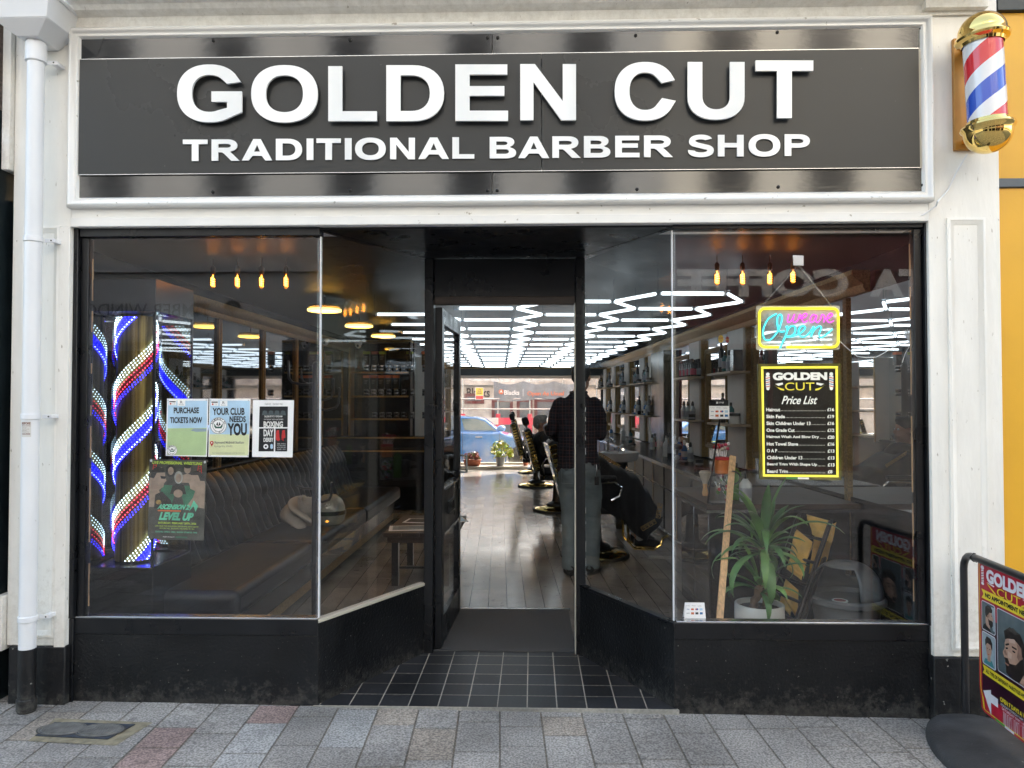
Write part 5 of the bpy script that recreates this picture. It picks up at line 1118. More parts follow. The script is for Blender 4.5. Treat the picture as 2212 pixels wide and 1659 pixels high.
m.shape([(558.5, 975), (591.5, 975), (592.5, 925.5), (560, 925.5)], f, 'ink_black', .0008); m.shape([(594.5, 975), (620.5, 975), (621.3, 925.5), (595, 925.5)], f, 'ink_black', .0008)
for k in range(4): m.shape([(566+13*k, 897), (568+13*k, 888), (572+13*k, 886.5), (577+13*k, 888), (579+13*k, 897)], f, 'photo_grey', .0011)
m.txt('SALISBURY FC V EVESHAM', (571.5, 897.5, 610, 901.5), f, 'ink_white', .0014, bold=.02); m.txt('SATURDAY 26TH DECEMBER', (570.5, 904.5, 612.5, 907.5), f, 'ink_white', .0014)
m.txt('BOXING', (569.5, 910, 611.5, 922.7), f, 'ink_white', .0014, bold=.045); m.txt('DAY', (569.5, 927.5, 591, 942.5), f, 'ink_white', .0014, bold=.045); m.txt('DERBY', (569.5, 945.5, 591, 954.5), f, 'ink_white', .0014, bold=.045)
for cx_, d in ((600.5, 1), (613, -1)): m.shape([(cx_-3, 930), (cx_+2.5, 929), (cx_+3.5, 945), (cx_+5*d, 950), (cx_+1, 953), (cx_-4.5, 950), (cx_-4.5, 940)], f, 'ink_red', .0014)
m.disc((574.5, 964.5), 5.3, f, 'paper_white', .0014, 20); m.disc((574.5, 964.5), 2.5, f, 'ink_black', .0018, 12); m.shape([(584, 968), (584, 961), (587, 958.5), (590, 961), (590, 968), (587, 970)], f, 'sky_print', .0014)
for k in range(4): m.txt(('FREE ENTRY', 'UNDER 16s', 'RAY MAC STADIUM', 'DOORS 1:30'), (0, 0, 1, 1), f, 'ink_white') if False else m.txt(('SEE YOU', 'AT THE GAME', 'KICK OFF 3PM', 'DOORS 1.30PM')[k], (599, 957.5+4*k, 617, 959.8+4*k), f, 'ink_white', .0014)
m.build('poster', label='white poster with black boxing day derby picture and red gloves, right of the club posters', cat='poster', smooth=False, fix=False)
# wrestling poster
mat('murk', (.06, .06, .05), .4, var=.6, vs=14); mat('murk_green', (.04, .14, .085), .4, var=.5, vs=12); mat('bronze_skin', (.30, .225, .17), .45, var=.3, vs=20); mat('dark_hair', (.03, .028, .025), .5, var=.4, vs=40); mat('lime_text', (.45, .60, .08), .4); mat('mint_text', (.12, .50, .32), .4, var=.3, vs=12); mat('smoke_face', (.30, .31, .28), .5, var=.4, vs=30)
m = MB(); Q = [(319.5, 1164.5), (440, 1168), (447, 994.5), (322.5, 991)]
def fw_(a, b_, off=0.0):            # 0..100 across, 0..140 down the sheet
    s_, t_ = a/100, b_/140; u = (Q[3][0]*(1-s_)+Q[2][0]*s_)*(1-t_)+(Q[0][0]*(1-s_)+Q[1][0]*s_)*t_; v = (Q[3][1]*(1-s_)+Q[2][1]*s_)*(1-t_)+(Q[0][1]*(1-s_)+Q[1][1]*s_)*t_
    return f(u, v, off)
m.prism([fw_(a, b, -.0006) for a, b in ((0, 140), (100, 140), (100, 0), (0, 0))], [fw_(a, b, 0) for a, b in ((0, 140), (100, 140), (100, 0), (0, 0))], 'murk')
m.shape([(25, 45), (70, 45), (92, 60), (85, 82), (12, 82)], fw_, 'murk_green', .0004)
m.txt('LIVE PROFESSIONAL WRESTLING', (6, 3.5, 92, 8.5), fw_, 'lime_text', .002, bold=.03, slant=1)
def el(cx, cy, rx, ry, mt, o, n=20): m.poly([fw_(cx+rx*math.cos(2*math.pi*k/n), cy+ry*math.sin(2*math.pi*k/n), o) for k in range(n)], mt)
for sx_ in (10, 88):
    for d in (-3.5, 3.5): m.strip([(sx_+d*.6, 9), (sx_+d*1.3, 28)], 1, fw_, 'ink_red', .0006)
    for k in range(5): m.strip([(sx_-3, 11+4*k), (sx_+3, 11+4*k)], .8, fw_, 'ink_red', .0007)
el(38, 20, 9, 11, 'dark_hair', .0008); el(38, 20, 5, 7, 'bronze_skin', .0011); el(67, 16, 6, 8, 'bronze_skin', .0009); el(67, 11, 6, 4, 'dark_hair', .0011); m.shape([(56, 40), (58, 27), (67, 24), (77, 27), (78, 40)], fw_, 'bronze_skin', .0008)
el(52, 31, 7.5, 11, 'smoke_face', .0013); el(52, 32, 5, 8, 'bronze_skin', .0016); m.shape([(38, 60), (42, 44), (52, 41), (62, 44), (66, 60)], fw_, 'dark_hair', .0012)
# two facing profiles
m.shape([(1, 84), (1, 40), (3, 25), (10, 16), (22, 14), (28, 22), (29, 32), (31, 37), (27, 42), (26, 48), (18, 54), (24, 66), (42, 82)], fw_, 'bronze_skin', .0018); m.shape([(2, 32), (5, 20), (14, 13), (26, 16), (28, 23), (14, 24), (9, 34)], fw_, 'dark_hair', .0021); m.shape([(20, 29), (30, 30), (29, 34), (22, 34)], fw_, 'ink_black', .0024)
m.shape([(10, 86), (12, 62), (24, 56), (40, 72), (44, 84)], fw_, 'dark_hair', .0021)
m.shape([(99, 84), (99, 42), (95, 26), (88, 19), (76, 21), (71, 30), (69, 38), (72, 44), (73, 50), (82, 54), (78, 66), (68, 80)], fw_, 'bronze_skin', .0018); m.shape([(98, 36), (95, 25), (86, 18), (75, 21), (73, 26), (86, 26), (90, 36)], fw_, 'dark_hair', .0021)
el(52, 59, 8, 7, 'bronze_skin', .0018); m.shape([(40, 82), (46, 62), (58, 62), (64, 82)], fw_, 'murk', .0016)
el(18, 75, 5, 4, 'gold_paint', .0024)
m.txt('ASCENSION 2:', (18, 78, 74, 87), fw_, 'mint_text', .003, bold=.05, slant=4); m.rect((17, 88.2, 58, 90.6), fw_, 'orange_print', .003); m.txt('LEVEL UP', (21, 92, 80, 106), fw_, 'mint_text', .003, bold=.06, slant=4)
m.shape([(72, 90), (76, 80), (80, 70), (88, 80), (84, 90), (80, 80)], fw_, 'mint_text', .003)
m.txt('SATURDAY, FEBRUARY 28TH, 2026', (18, 109, 86, 113), fw_, 'lime_text', .003, bold=.03); m.txt('LIVE INSIDE THE GODOLPHIN PERFORMING ARTS CENTRE', (13, 115, 90, 117.6), fw_, 'lime_text', .003); m.txt('MILFORD HILL, SALISBURY, WILTSHIRE, SP1 2RA', (21, 119, 83, 121.8), fw_, 'lime_text', .003); m.txt('DOORS OPEN: 1830 | SHOW STARTS: 1930', (14, 125, 88, 128.4), fw_, 'mint_text', .003, bold=.02)
m.txt('TICKETS ON SALE AT', (27, 134, 48, 136), fw_, 'ink_white', .003); m.rect((50, 133.5, 71, 136.5), fw_, 'murk_green', .003); 
for a, b in ((4, 3), (97, 3)): el(a, b, 2, 2.4, 'clear_tape', .0034, 10)
m.build('poster', label='green and black live wrestling poster low in the left window, below the club posters', cat='poster', smooth=False, fix=False)

# coat stand
cs2 = thing('coat_stand', (X(681, 5.0), 5.0, 0), 0, 'black metal coat stand with curled hooks just inside the left window', 'coat stand')
c = Vector((X(681, 5.0), 5.0, 0)); zc = Z(787, 5.0)
MB().tube([c+Vector((0, 0, .03)), c+Vector((0, 0, zc))], .019, 'black_metal', 16).ball(c+Vector((0, 0, zc)), .019, 'black_metal').build('pole', cs2)
MB().lathe([(.19, .013), (.19, .03), (.05, .045), (.02, .05)], c, 'black_metal', 28).build('base', cs2)
for (du, v, h) in ((-58, 829, 48), (-34, 828, 30), (40, 862, 42), (52, 884, 45), (-50, 1055, 45), (40, 1082, 40)):
    z = Z(v, 5.0); d = du*5.0/1600; sg_ = 1 if d > 0 else -1; yy = rnd.uniform(-.05, .05); a = abs(d); hh = h*5.0/1600
    MB().tube([c+Vector((0, 0, z)), c+Vector((sg_*a*.5, yy*.5, z-.005)), c+Vector((sg_*a*.85, yy, z+.01)), c+Vector((sg_*a*.98, yy, z+.04)), c+Vector((sg_*a, yy, z+hh))], .0085, 'black_metal', 8).ball(c+Vector((sg_*a, yy, z+hh)), .010, 'black_metal', 8).build('hook', cs2)

# leather bench along the left wall
bn_ = thing('leather_bench', (-2.2, 6.6, 0), 0, 'long black leather bench with fluted tufted back along the mirrored left wall', 'bench')
def cushion(x0, x1, y0, y1, z0, z1, r, name):
    MB().box(x0, x1, y0, y1, z0, z1, 'leather').build(name, bn_, bev=r)
for (a, b) in ((4.15, 5.62), (5.63, 7.4), (7.41, 9.3)): 
    mb = MB(); mb.box(-2.24, -1.66, a, b, .30, .455, 'leather'); o = mb.build('seat_cushion', bn_, bev=.045); o.modifiers['bevel'].segments = 4
MB().box(-2.30, -1.74, 4.2, 9.28, .13, .299, 'interior_black').build('seat_base', bn_); MB().box(-2.30, -1.75, 4.2, 9.28, .05, .129, 'gold_paint').build('gold_plinth', bn_)
# fluted back: channels leaning, scalloped
mb = MB(); ny, nz = 300, 10; vs = []
y0, y1 = 4.75, 9.3
for i in range(ny+1):
    y = y0+(y1-y0)*i/ny
    for j in range(nz+1):
        k = j/nz; z = .44+.54*k; rib = abs(math.sin(math.pi*(y-y0)/.155+.5*math.sin(k*3.1))); x = -2.30-.14*k**.8+.05*rib**.5-(.09*(k**6))
        x -= .035*math.exp(-((k-.5)/.035)**2)*(1-rib*.5) + .03*math.exp(-((k-.78)/.03)**2)*(1-rib)
        vs.append(Vector((x, y, z)))
mb.add(vs, [(i*(nz+1)+j, (i+1)*(nz+1)+j, (i+1)*(nz+1)+j+1, i*(nz+1)+j+1) for i in range(ny) for j in range(nz)], 'leather')
mb.box(-2.62, -2.46, y0, y1, .2, .93, 'leather'); mb.build('tufted_back', bn_, ang=60)

# jacket and helmet on the bench
def blob_from(name, center, rad, mt, parent=None, seed=1, amp=.25, seg=28, **kw):
    r_ = random.Random(seed); mb = MB(); ph = [(r_.uniform(2, 7), r_.uniform(2, 7), r_.uniform(0, 6)) for _ in range(7)]; n, k = seg, seg//2; vs = []
    for i in range(k+1):
        a = math.pi*i/k
        for j in range(n):
            b = 2*math.pi*j/n; d = 1+amp*sum(math.sin(p*a+q*b*1.0+s) for p, q, s in [(round(x), round(y), z) for x, y, z in ph])/4
            fold = 1-amp*.5*abs(math.sin(3*b+4*a+seed))**6
            vs.append(Vector(center)+Vector((rad[0]*d*fold*math.sin(a)*math.cos(b), rad[1]*d*fold*math.sin(a)*math.sin(b), max(-rad[2]*.98, -rad[2]*d*fold*math.cos(a)))))
    mb.add(vs, [(i*n+j, i*n+(j+1) % n, (i+1)*n+(j+1) % n, (i+1)*n+j) for i in range(k) for j in range(n)], mt); return mb.build(name, parent, ang=50, **kw)
pj = atP(652, 1118, Vector((-1.98, 0, 0)), Vector((1, 0, 0))); pj.z = .455
blob_from('jacket', pj+Vector((0, 0, .115)), (.14, .15, .118), 'pale_cloth', seed=4, amp=.42, seg=70, label='crumpled pale beige jacket dropped on the black bench', cat='jacket')
hm = thing('helmet', (pj.x+.20, pj.y+.15, .455), 0, 'grey open face helmet with a dark visor band and an orange tab on the bench', 'helmet')
hc = Vector((pj.x+.20, pj.y+.15, .455))
MB().lathe([(.10, .0), (.125, .03), (.135, .09), (.13, .15), (.105, .21), (.06, .25), (0, .262)], hc, 'helmet_grey', 32).build('shell', hm)
MB().lathe([(.1385, .085), (.1395, .11), (.1385, .12), (.13, .12), (.13, .085), (.1385, .085)], hc, 'plastic_black', 32).build('visor_band', hm); MB().ball(hc+Vector((.01, -.122, .04)), (.016, .008, .012), 'orange_lens').build('orange_tab', hm)
MB().strip([(-.03+.012*k, .17+.02*(k % 2)) for k in range(6)], .004, lambda a, b, o=0: hc+Vector((a, -.131+max(0, b-.15)*.45-.004+abs(a)*.1, b)), 'ink_white').build('decal', hm, smooth=False)

# low wooden table with magazines
wt = thing('wooden_table', (-1.0, 6.5, 0), 0, 'low dark wooden table with magazines behind the left doorway glass', 'table')
x0, x1, y0, y1 = -1.22, -.62, 6.02, 6.95; zt = .455
for i in range(4): MB().box(x0+(x1-x0)*i/4+.002, x0+(x1-x0)*(i+1)/4-.002, y0, y1, zt-.035, zt, 'wood_dark').build('table_top', wt, bev=.002)
MB().box(x0+.03, x1-.03, y0+.03, y1-.03, zt-.085, zt-.036, 'wood_dark').build('apron', wt)
for a in (x0+.06, x1-.12):
    for b in (y0+.06, y1-.12): MB().box(a, a+.055, b, b+.055, .012, zt-.086, 'plastic_black').build('leg', wt)
MB().box(x0+.12, x1-.125, y0+.08, y0+.095, .15, .17, 'plastic_black').build('stretcher', wt)
def magazine(cx, cy, w_, h_, rz, mt, lab, z):
    t = Matrix.Translation((cx, cy, z)) @ Matrix.Rotation(rz, 4, 'Z'); m = MB(); m.box(-w_/2, w_/2, -h_/2, h_/2, 0, .004, 'paper_white', t); m.box(-w_*.42, w_*.42, -h_*.4, h_*.4, .0042, .005, mt, t)
    for k in range(3): m.box(-w_*.3, w_*.3, -h_*.3+.06*k, -h_*.3+.06*k+.012, .0052, .0056, 'ink_black', t)
    m.build('magazine', label=lab, cat='magazine')
magazine(-1.02, 6.25, .38, .24, .15, 'photo_pale', 'open newspaper at the near edge of the low wooden table', zt+.001); magazine(-.98, 6.62, .32, .22, -.1, 'ink_black', 'dark covered magazine with a white border on the low table', zt+.001); magazine(-.72, 6.70, .22, .28, .3, 'sky_print', 'blue and white magazine at the doorway side of the low table', zt+.001)

# trolley and shelf seen through the door glass
tr = thing('barber_trolley', tuple(I(-.80, 10.2, 0)), GAM, 'black trolley cabinet with silver scroll decoration beyond the open door', 'trolley')
ibox(-.93, -.58, 9.9, 10.4, .30, .98, 'interior_black').build('trolley_body', tr, bev=.01)
g = MB(); fT = lambda u, v, off=0.0: atT(u, v, 9.898) - IN*off
for (a, b) in ((966, 1000), (983, 1002), (970, 1058), (985, 1060), (976, 1066)): g.disc((a, b), 4, fT, 'ink_white', .001, 12, 8); g.disc((a+3, b+9), 2.2, fT, 'ink_white', .0015, 10, 5)
g.build('scroll_print', tr, smooth=False)
for s in (-.9, -.61):
    for t in (9.93, 10.37): MB().tube([I(s, t, .02), I(s, t, .299)], .012, 'chrome', 8).build('leg', tr)
cs3 = thing('corridor_shelves', tuple(I(SL+.1, 13, 0)), GAM, 'gold edged shelf bay on the left wall beyond the open door', 'shelf unit')
for t in (11.4, 12.8, 14.2, 15.6): ibox(SL+.001, SL+.22, t, t+.04, .9, 2.2, 'pilaster_white').build('upright', cs3); ibox(SL+.221, SL+.23, t, t+.04, .9, 2.2, 'gold_paint').build('gold_bead', cs3)
for z in (.95, 1.35, 1.75): ibox(SL+.001, SL+.20, 11.44, 15.6, z, z+.02, 'wood_shelf').build('shelf', cs3)
ibox(SL+.001, SL+.008, 11.05, 16.5, .95, 2.2, 'mirror').build('mirror_panel', cs3, smooth=False)

# ================================================================ bottles and pots: one of each kind, then copies
def bottle(name, prof, mt, capprof, capmt, lab, cat, pos, band=None, group=None):
    t = thing(name, tuple(pos), 0, lab, cat, group); MB().lathe(prof, pos, mt, 14).build('bottle_body', t); MB().lathe(capprof, pos, capmt, 12).build('cap', t)
    if band: MB().lathe([(band[0], band[1]), (band[0], band[2])], pos, band[3], 14).build('paper_label', t)
    return t
mat('bottle_teal', (.02, .11, .12), .2, coat=.4); mat('bottle_dark', (.02, .022, .025), .2, coat=.4); mat('bottle_blue', (.04, .16, .40), .2, coat=.3); mat('bottle_clear', (.45, .50, .50), .12, coat=.4); mat('bottle_white', (.62, .63, .62), .3); mat('label_grey', (.25, .27, .30), .5); mat('bottle_green', (.10, .25, .05), .25); mat('bottle_pink', (.5, .06, .12), .3)
protos = {}
def put(kind, s, t, z, lab, group, sc=1.0):
    pos = I(s, t, z)
    spec = {'can': ([(.024, 0), (.026, .004), (.026, .15), (.018, .165)], 'bottle_dark', [(.017, .166), (.017, .20), (.012, .203)], 'plastic_black', (.0266, .02, .09, 'bottle_pink'), 'spray_can', 'spray can'),
            'can_grey': ([(.024, 0), (.026, .004), (.026, .15), (.018, .165)], 'bottle_dark', [(.017, .166), (.017, .20), (.012, .203)], 'plastic_black', (.0266, .02, .09, 'label_grey'), 'spray_can', 'spray can'),
            'spray': ([(.03, 0), (.034, .01), (.034, .12), (.014, .16)], 'bottle_clear', [(.015, .161), (.018, .18), (.012, .21), (.004, .215)], 'plastic_black', (.0346, .03, .1, 'label_grey'), 'spray_bottle', 'spray bottle'),
            'teal': ([(.03, 0), (.032, .01), (.032, .14), (.012, .17)], 'bottle_teal', [(.013, .171), (.013, .20), (.010, .204)], 'plastic_black', (.0326, .04, .11, 'label_grey'), 'lotion_bottle', 'bottle'),
            'tall': ([(.024, 0), (.028, .01), (.028, .22), (.012, .25)], 'bottle_dark', [(.013, .251), (.015, .29), (.011, .30)], 'plastic_black', (.0286, .06, .15, 'label_grey'), 'lotion_bottle', 'bottle'),
            'white': ([(.036, 0), (.04, .01), (.04, .15), (.014, .19)], 'bottle_white', [(.015, .191), (.015, .22), (.007, .225), (.005, .25)], 'bottle_white', None, 'lotion_bottle', 'bottle'),
            'blue': ([(.032, 0), (.035, .01), (.035, .13), (.014, .16)], 'bottle_blue', [(.015, .161), (.018, .18), (.010, .22)], 'plastic_white', (.0356, .03, .09, 'bottle_white'), 'spray_bottle', 'spray bottle'),
            'jar': ([(.036, 0), (.04, .004), (.04, .04), (.036, .045)], 'bottle_dark', [(.041, .046), (.041, .065), (.036, .068)], 'plastic_black', (.0405, .01, .035, 'label_grey'), 'styling_jar', 'jar'),
            'jar_white': ([(.05, 0), (.055, .01), (.055, .07), (.05, .075)], 'bottle_white', [(.056, .076), (.056, .10), (.05, .103)], 'plastic_black', None, 'styling_jar', 'jar'),
            'box': None}[kind]
    if kind not in protos:
        protos[kind] = bottle(spec[5], spec[0], spec[1], spec[2], spec[3], lab, spec[6], pos, spec[4], group)
        return protos[kind]
    c = copy_tree(protos[kind], None, pos); c['label'] = lab; c['group'] = group; return c
# shelves on the pilasters
shelf_n = {0: 'nearest the price list', 1: 'left of the window corner joint', 2: 'beyond the black pier', 3: 'second beyond the black pier', 4: 'third beyond the black pier', 5: 'fourth beyond the black pier', 6: 'farthest along the right wall'}
for i, (a, b) in enumerate(pils):
    for z, nm in ((1.81, 'upper'), (1.31, 'lower')):
        o = ibox(W_-.26, W_-.071, a-.20, b+.08, z-.022, z, 'wood_shelf').build('wall_shelf', label=f'{nm} pale wooden shelf on the white pilaster {shelf_n[i]}', cat='shelf', group='small wooden shelves on the right wall', bev=.002)
        where = f'on the {nm} wooden shelf of the pilaster {shelf_n[i]}'; g_n = f'products {where}'
        if i == 0 and nm == 'upper':
            bx = ibox(W_-.22, W_-.13, 6.88, 6.97, z+.001, z+.20, 'bottle_dark').build('product_box', label='tall dark carton at the window end of the upper shelf by the price list', cat='box', bev=.002)
            for k, (kd, t) in enumerate((('teal', 7.06), ('spray', 7.16), ('teal', 7.30), ('tall', 7.42))): put(kd, W_-.17, t, z+.001, ['teal bottle beside the dark carton', 'clear spray bottle second from the dark carton', 'teal bottle between two taller bottles', 'tall dark bottle at the far end'][k]+' on the upper shelf by the price list', g_n)
        elif i == 0: put('tall', W_-.17, 7.38, z+.001, 'tall dark bottle at the far end of the lower shelf behind the card notice', g_n); put('teal', W_-.16, 7.15, z+.001, 'teal bottle just behind the white topped jar on the lower shelf', g_n); put('jar_white', W_-.18, 6.98, z+.001, 'big white jar with black lid on the lower shelf behind the card notice', g_n)
        elif i == 1 and nm == 'upper':
            for r_ in range(2):
                for k in range(7): put('can' if (k+r_) % 2 else 'can_grey', W_-.12-.075*r_, 8.45+.085*k, z+.001, ('red banded' if (k+r_) % 2 else 'grey banded')+' spray can in the double row on the shelf left of the corner joint', 'spray cans in a double row')
        elif i == 1:
            for k in range(5): put('spray', W_-.15-.03*(k % 2), 8.62+.10*k, z+.001, 'clear spray bottle in the row on the lower shelf left of the corner joint', 'clear spray bottles in a row')
            put('jar', W_-.2, 8.46, z+.001, 'small dark jar at the window end of the lower shelf left of the corner joint', g_n)
        else:
            kinds = ['jar', 'tall', 'teal', 'can_grey'] if nm == 'upper' else ['tall', 'spray', 'blue', 'jar']
            nms = {'jar': 'squat dark jar', 'tall': 'tall dark bottle', 'teal': 'teal bottle', 'can_grey': 'black spray can', 'spray': 'clear spray bottle', 'blue': 'blue spray bottle'}
            for k in range(4): put(kinds[k], W_-.17, a-.12+.14*k, z+.001, nms[kinds[k]]+' '+where, g_n)
# bottles standing on the counter
r2 = random.Random(3)
cnt = [('white', 2.0, 8.9, 'white squeeze bottle on the counter just behind the wash basin'), ('blue', 2.12, 8.5, 'blue liquid spray bottle on the counter beside the white squeeze bottle'), ('spray', 2.1, 8.15, 'clear spray bottle on the counter nearest the gold bead'), ('tall', 1.98, 8.62, 'tall black clipper spray standing on the counter'),
       ('white', 2.2, 9.3, 'white bottle further along the counter under the mirror'), ('blue', 2.22, 9.15, 'blue bottle close to the mirror on the counter'), ('jar', 2.05, 7.6, 'black jar alone on the counter beside the black pier'), ('spray', 1.55, 5.05, 'clear pump bottle on the reception desk at the window side'),
       ('teal', 2.1, 11.9, 'teal bottle far along the counter'), ('white', 2.1, 12.6, 'white bottle far along the counter'), ('blue', 2.0, 13.3, 'blue bottle far down the counter near the last chairs'), ('spray', 2.1, 10.2, 'clear spray bottle midway along the counter'), ('can', 2.2, 10.5, 'spray can with red band midway along the counter')]
for kd, s, t, lb in cnt:
    if t > 6: put(kd, s, t, .861, lb, 'bottles standing along the counter')
# wash basin with chrome taps
wb = thing('wash_basin', tuple(I(1.72, 9.6, .80)), GAM, 'white ceramic wash basin with chrome taps at the counter front', 'basin')
pb = atT(1338, 985, 8.8); c = Vector((pb.x, pb.y, .80))
MB().lathe([(.10, 0), (.17, .02), (.20, .09), (.205, .12), (.19, .125), (.16, .06), (.05, .03), (0, .03)], c, 'ceramic', 32, sx=1.15).build('bowl', wb)
MB().tube([c+Vector((-.12, .1, .12)), c+Vector((-.12, .1, .24)), c+Vector((-.09, .04, .28)), c+Vector((-.06, -.02, .25))], .016, 'chrome', 12).build('tap', wb); MB().tube([c+Vector((.0, .12, .12)), c+Vector((0, .12, .17)), c+Vector((.05, .05, .2))], .013, 'chrome', 12).build('tap', wb)
MB().tube([c+Vector((.02, -.16, .125)), c+Vector((.02, -.17, .16)), c+Vector((.02, -.20, .165))], .014, 'chrome', 10).ball(c+Vector((.02, -.17, .17)), .022, 'chrome').build('tap', wb)
MB().lathe([(.05, -.78), (.06, -.1), (.10, 0)], c, 'plastic_black', 20).build('pedestal', wb)
# round brush, flat iron, clippers
p = I(1.47, 5.30, .851)
sbk = thing('shaving_brush', tuple(p), 0, 'shaving brush with pale bristles and wooden handle on the reception desk', 'brush')
p = I(1.47, 5.30, .851)
MB().lathe([(.018, 0), (.022, .02), (.014, .06), (.018, .085)], p, 'pine', 16).build('handle', sbk); MB().lathe([(.016, .086), (.036, .14), (.044, .165), (.03, .18), (0, .185)], p, 'pale_trim', 20).build('bristles', sbk)
def simple(nm, pos, parts, lab, cat, rz=0):
    t = thing(nm, tuple(pos), rz, lab, cat)
    for pn, mb in parts: mb.build(pn, t, ang=45)
    return t
p = I(1.62, 5.15, .851)
simple('hair_dryer', p, [('barrel', MB().lathe([(.03, 0), (.045, .02), (.05, .10), (.042, .15), (.0, .16)], p+Vector((0, 0, .0)), 'plastic_black', 18)), ('nozzle', MB().tube([p+Vector((0, 0, .11)), p+Vector((.11, -.02, .12))], [.03, .022], 'plastic_black', 14))], 'black hair dryer standing nose up on the reception desk', 'hair dryer')
for (s, t, lb, col) in ((1.92, 7.0, 'black clippers lying on the counter beside the red comb', 'plastic_black'), (1.95, 6.6, 'red comb lying near the end of the counter', 'bottle_pink'), (2.05, 6.3, 'black clipper case near the end of the counter', 'plastic_black'), (1.95, 7.9, 'long black flat brush on the counter', 'plastic_black'), (2.0, 11.2, 'black hand mirror lying midway along the counter', 'plastic_black')):
    T = Matrix.Translation(I(s, t, .862)) @ Matrix.Rotation(r2.uniform(0, 3), 4, 'Z'); MB().box(-.11, .04, -.02, .02, 0, .03, col, T).box(.041, .09, -.028, .028, 0, .022, 'ink_grey', T).build('clippers' if 'clipper' in lb else 'comb', label=lb, cat='barber tool', bev=.006)
p = I(2.0, 8.35, .861); simple('powder_brush', p, [('ball', MB().ball(p+Vector((0, 0, .03)), .03, 'plastic_white')), ('bristles', MB().lathe([(.01, .06), (.02, .11), (.06, .13), (.065, .16), (.04, .18), (0, .185)], p, 'plastic_black', 20))], 'neck duster with black bristles and round white handle on the counter', 'brush')

# ================================================================ right window display
# lollipops
YK = 5.0
pl_ = atY(1561, 1066, YK); bz = .851; base = Vector((pl_.x, pl_.y, bz))
lj = thing('lollipop_jar', tuple(base), 0, 'clear jar of lollipops on the reception desk below the orange tub', 'jar')
MB().lathe([(.048, 0), (.05, .005), (.05, .17), (.046, .19)], base, 'clear_plastic', 24).build('jar_body', lj)
for k in range(26):
    a = r2.uniform(0, 6.28); q_ = base+Vector((.033*math.cos(a), .033*math.sin(a), r2.uniform(.015, .15)))
    MB().ball(q_, .012, ['ink_red', 'bottle_green', 'pale_trim'][k % 3], 8).tube([q_, q_+Vector((r2.uniform(-.03, .03), r2.uniform(-.02, .02), .04))], .0015, 'paper_white', 4).build('lollipop', lj)
tb = thing('lollipop_tub', tuple(base+Vector((0, 0, .2))), 0, 'orange labelled tub stuck full of upright lollipops on top of the jar', 'tub')
tz = bz+.195; mat('tub_orange', (.60, .19, .05), .4); 
MB().lathe([(.046, 0), (.05, .005), (.052, .085), (.048, .09)], base+Vector((0, 0, .195)), 'tub_orange', 24).build('tub_body', tb); MB().lathe([(.0535, .091), (.0535, .108), (.03, .112), (0, .112)], base+Vector((0, 0, .195)), 'ink_red', 24).build('tub_lid', tb)
tf = lambda u, v, off=0.0: base+Vector((.0525*math.sin(u)+off*math.sin(u), -.0525*math.cos(u)-off*math.cos(u), tz+v))
l_ = MB(); l_.disc((-.35, .045), .33, tf, 'sign_yellow', .001, 16, .026); l_.disc((.55, .04), .3, tf, 'ink_red', .001, 16, .022); l_.txt('fruity', (-.6, .055, -.1, .045), tf, 'ink_red', .0016, bold=.02); l_.txt('lollies', (.33, .048, .78, .036), tf, 'sign_yellow', .0016); l_.build('tub_label', tb, smooth=False)
for k in range(22):
    a = r2.uniform(0, 6.28); rr1 = r2.uniform(0, .042); q_ = base+Vector((rr1*math.cos(a), rr1*math.sin(a), .195+.112)); e_ = q_+Vector((rr1*.7*math.cos(a), rr1*.7*math.sin(a), r2.uniform(.05, .085)))
    MB().tube([q_, e_], .0017, 'paper_white', 5).ball(e_, .0125, ['ink_red', 'pale_trim', 'paper_white', 'bottle_pink'][k % 4], 8).build('lollipop', tb)
p = Vector((X(1609, 5.05), 5.05, bz)); simple('pump_bottle', p, [('bottle_body', MB().lathe([(.038, 0), (.042, .01), (.042, .12), (.015, .155)], p, 'bottle_clear', 20)), ('pump', MB().tube([p+Vector((0, 0, .155)), p+Vector((0, 0, .21)), p+Vector((-.04, 0, .205))], .007, 'plastic_black', 8)), ('paper_label', MB().lathe([(.0426, .03), (.0426, .095)], p, 'label_grey', 20))], 'clear pump bottle with black pump behind the wooden pole', 'bottle')
p = Vector((X(1588, 5.15), 5.15, bz)); simple('lotion_bottle', p, [('bottle_body', MB().lathe([(.034, 0), (.038, .01), (.038, .19), (.013, .22)], p, 'bottle_green', 20)), ('cap', MB().lathe([(.014, .221), (.014, .25), (.010, .255)], p, 'plastic_black', 14))], 'tall yellow green lotion bottle right of the lollipops', 'bottle')
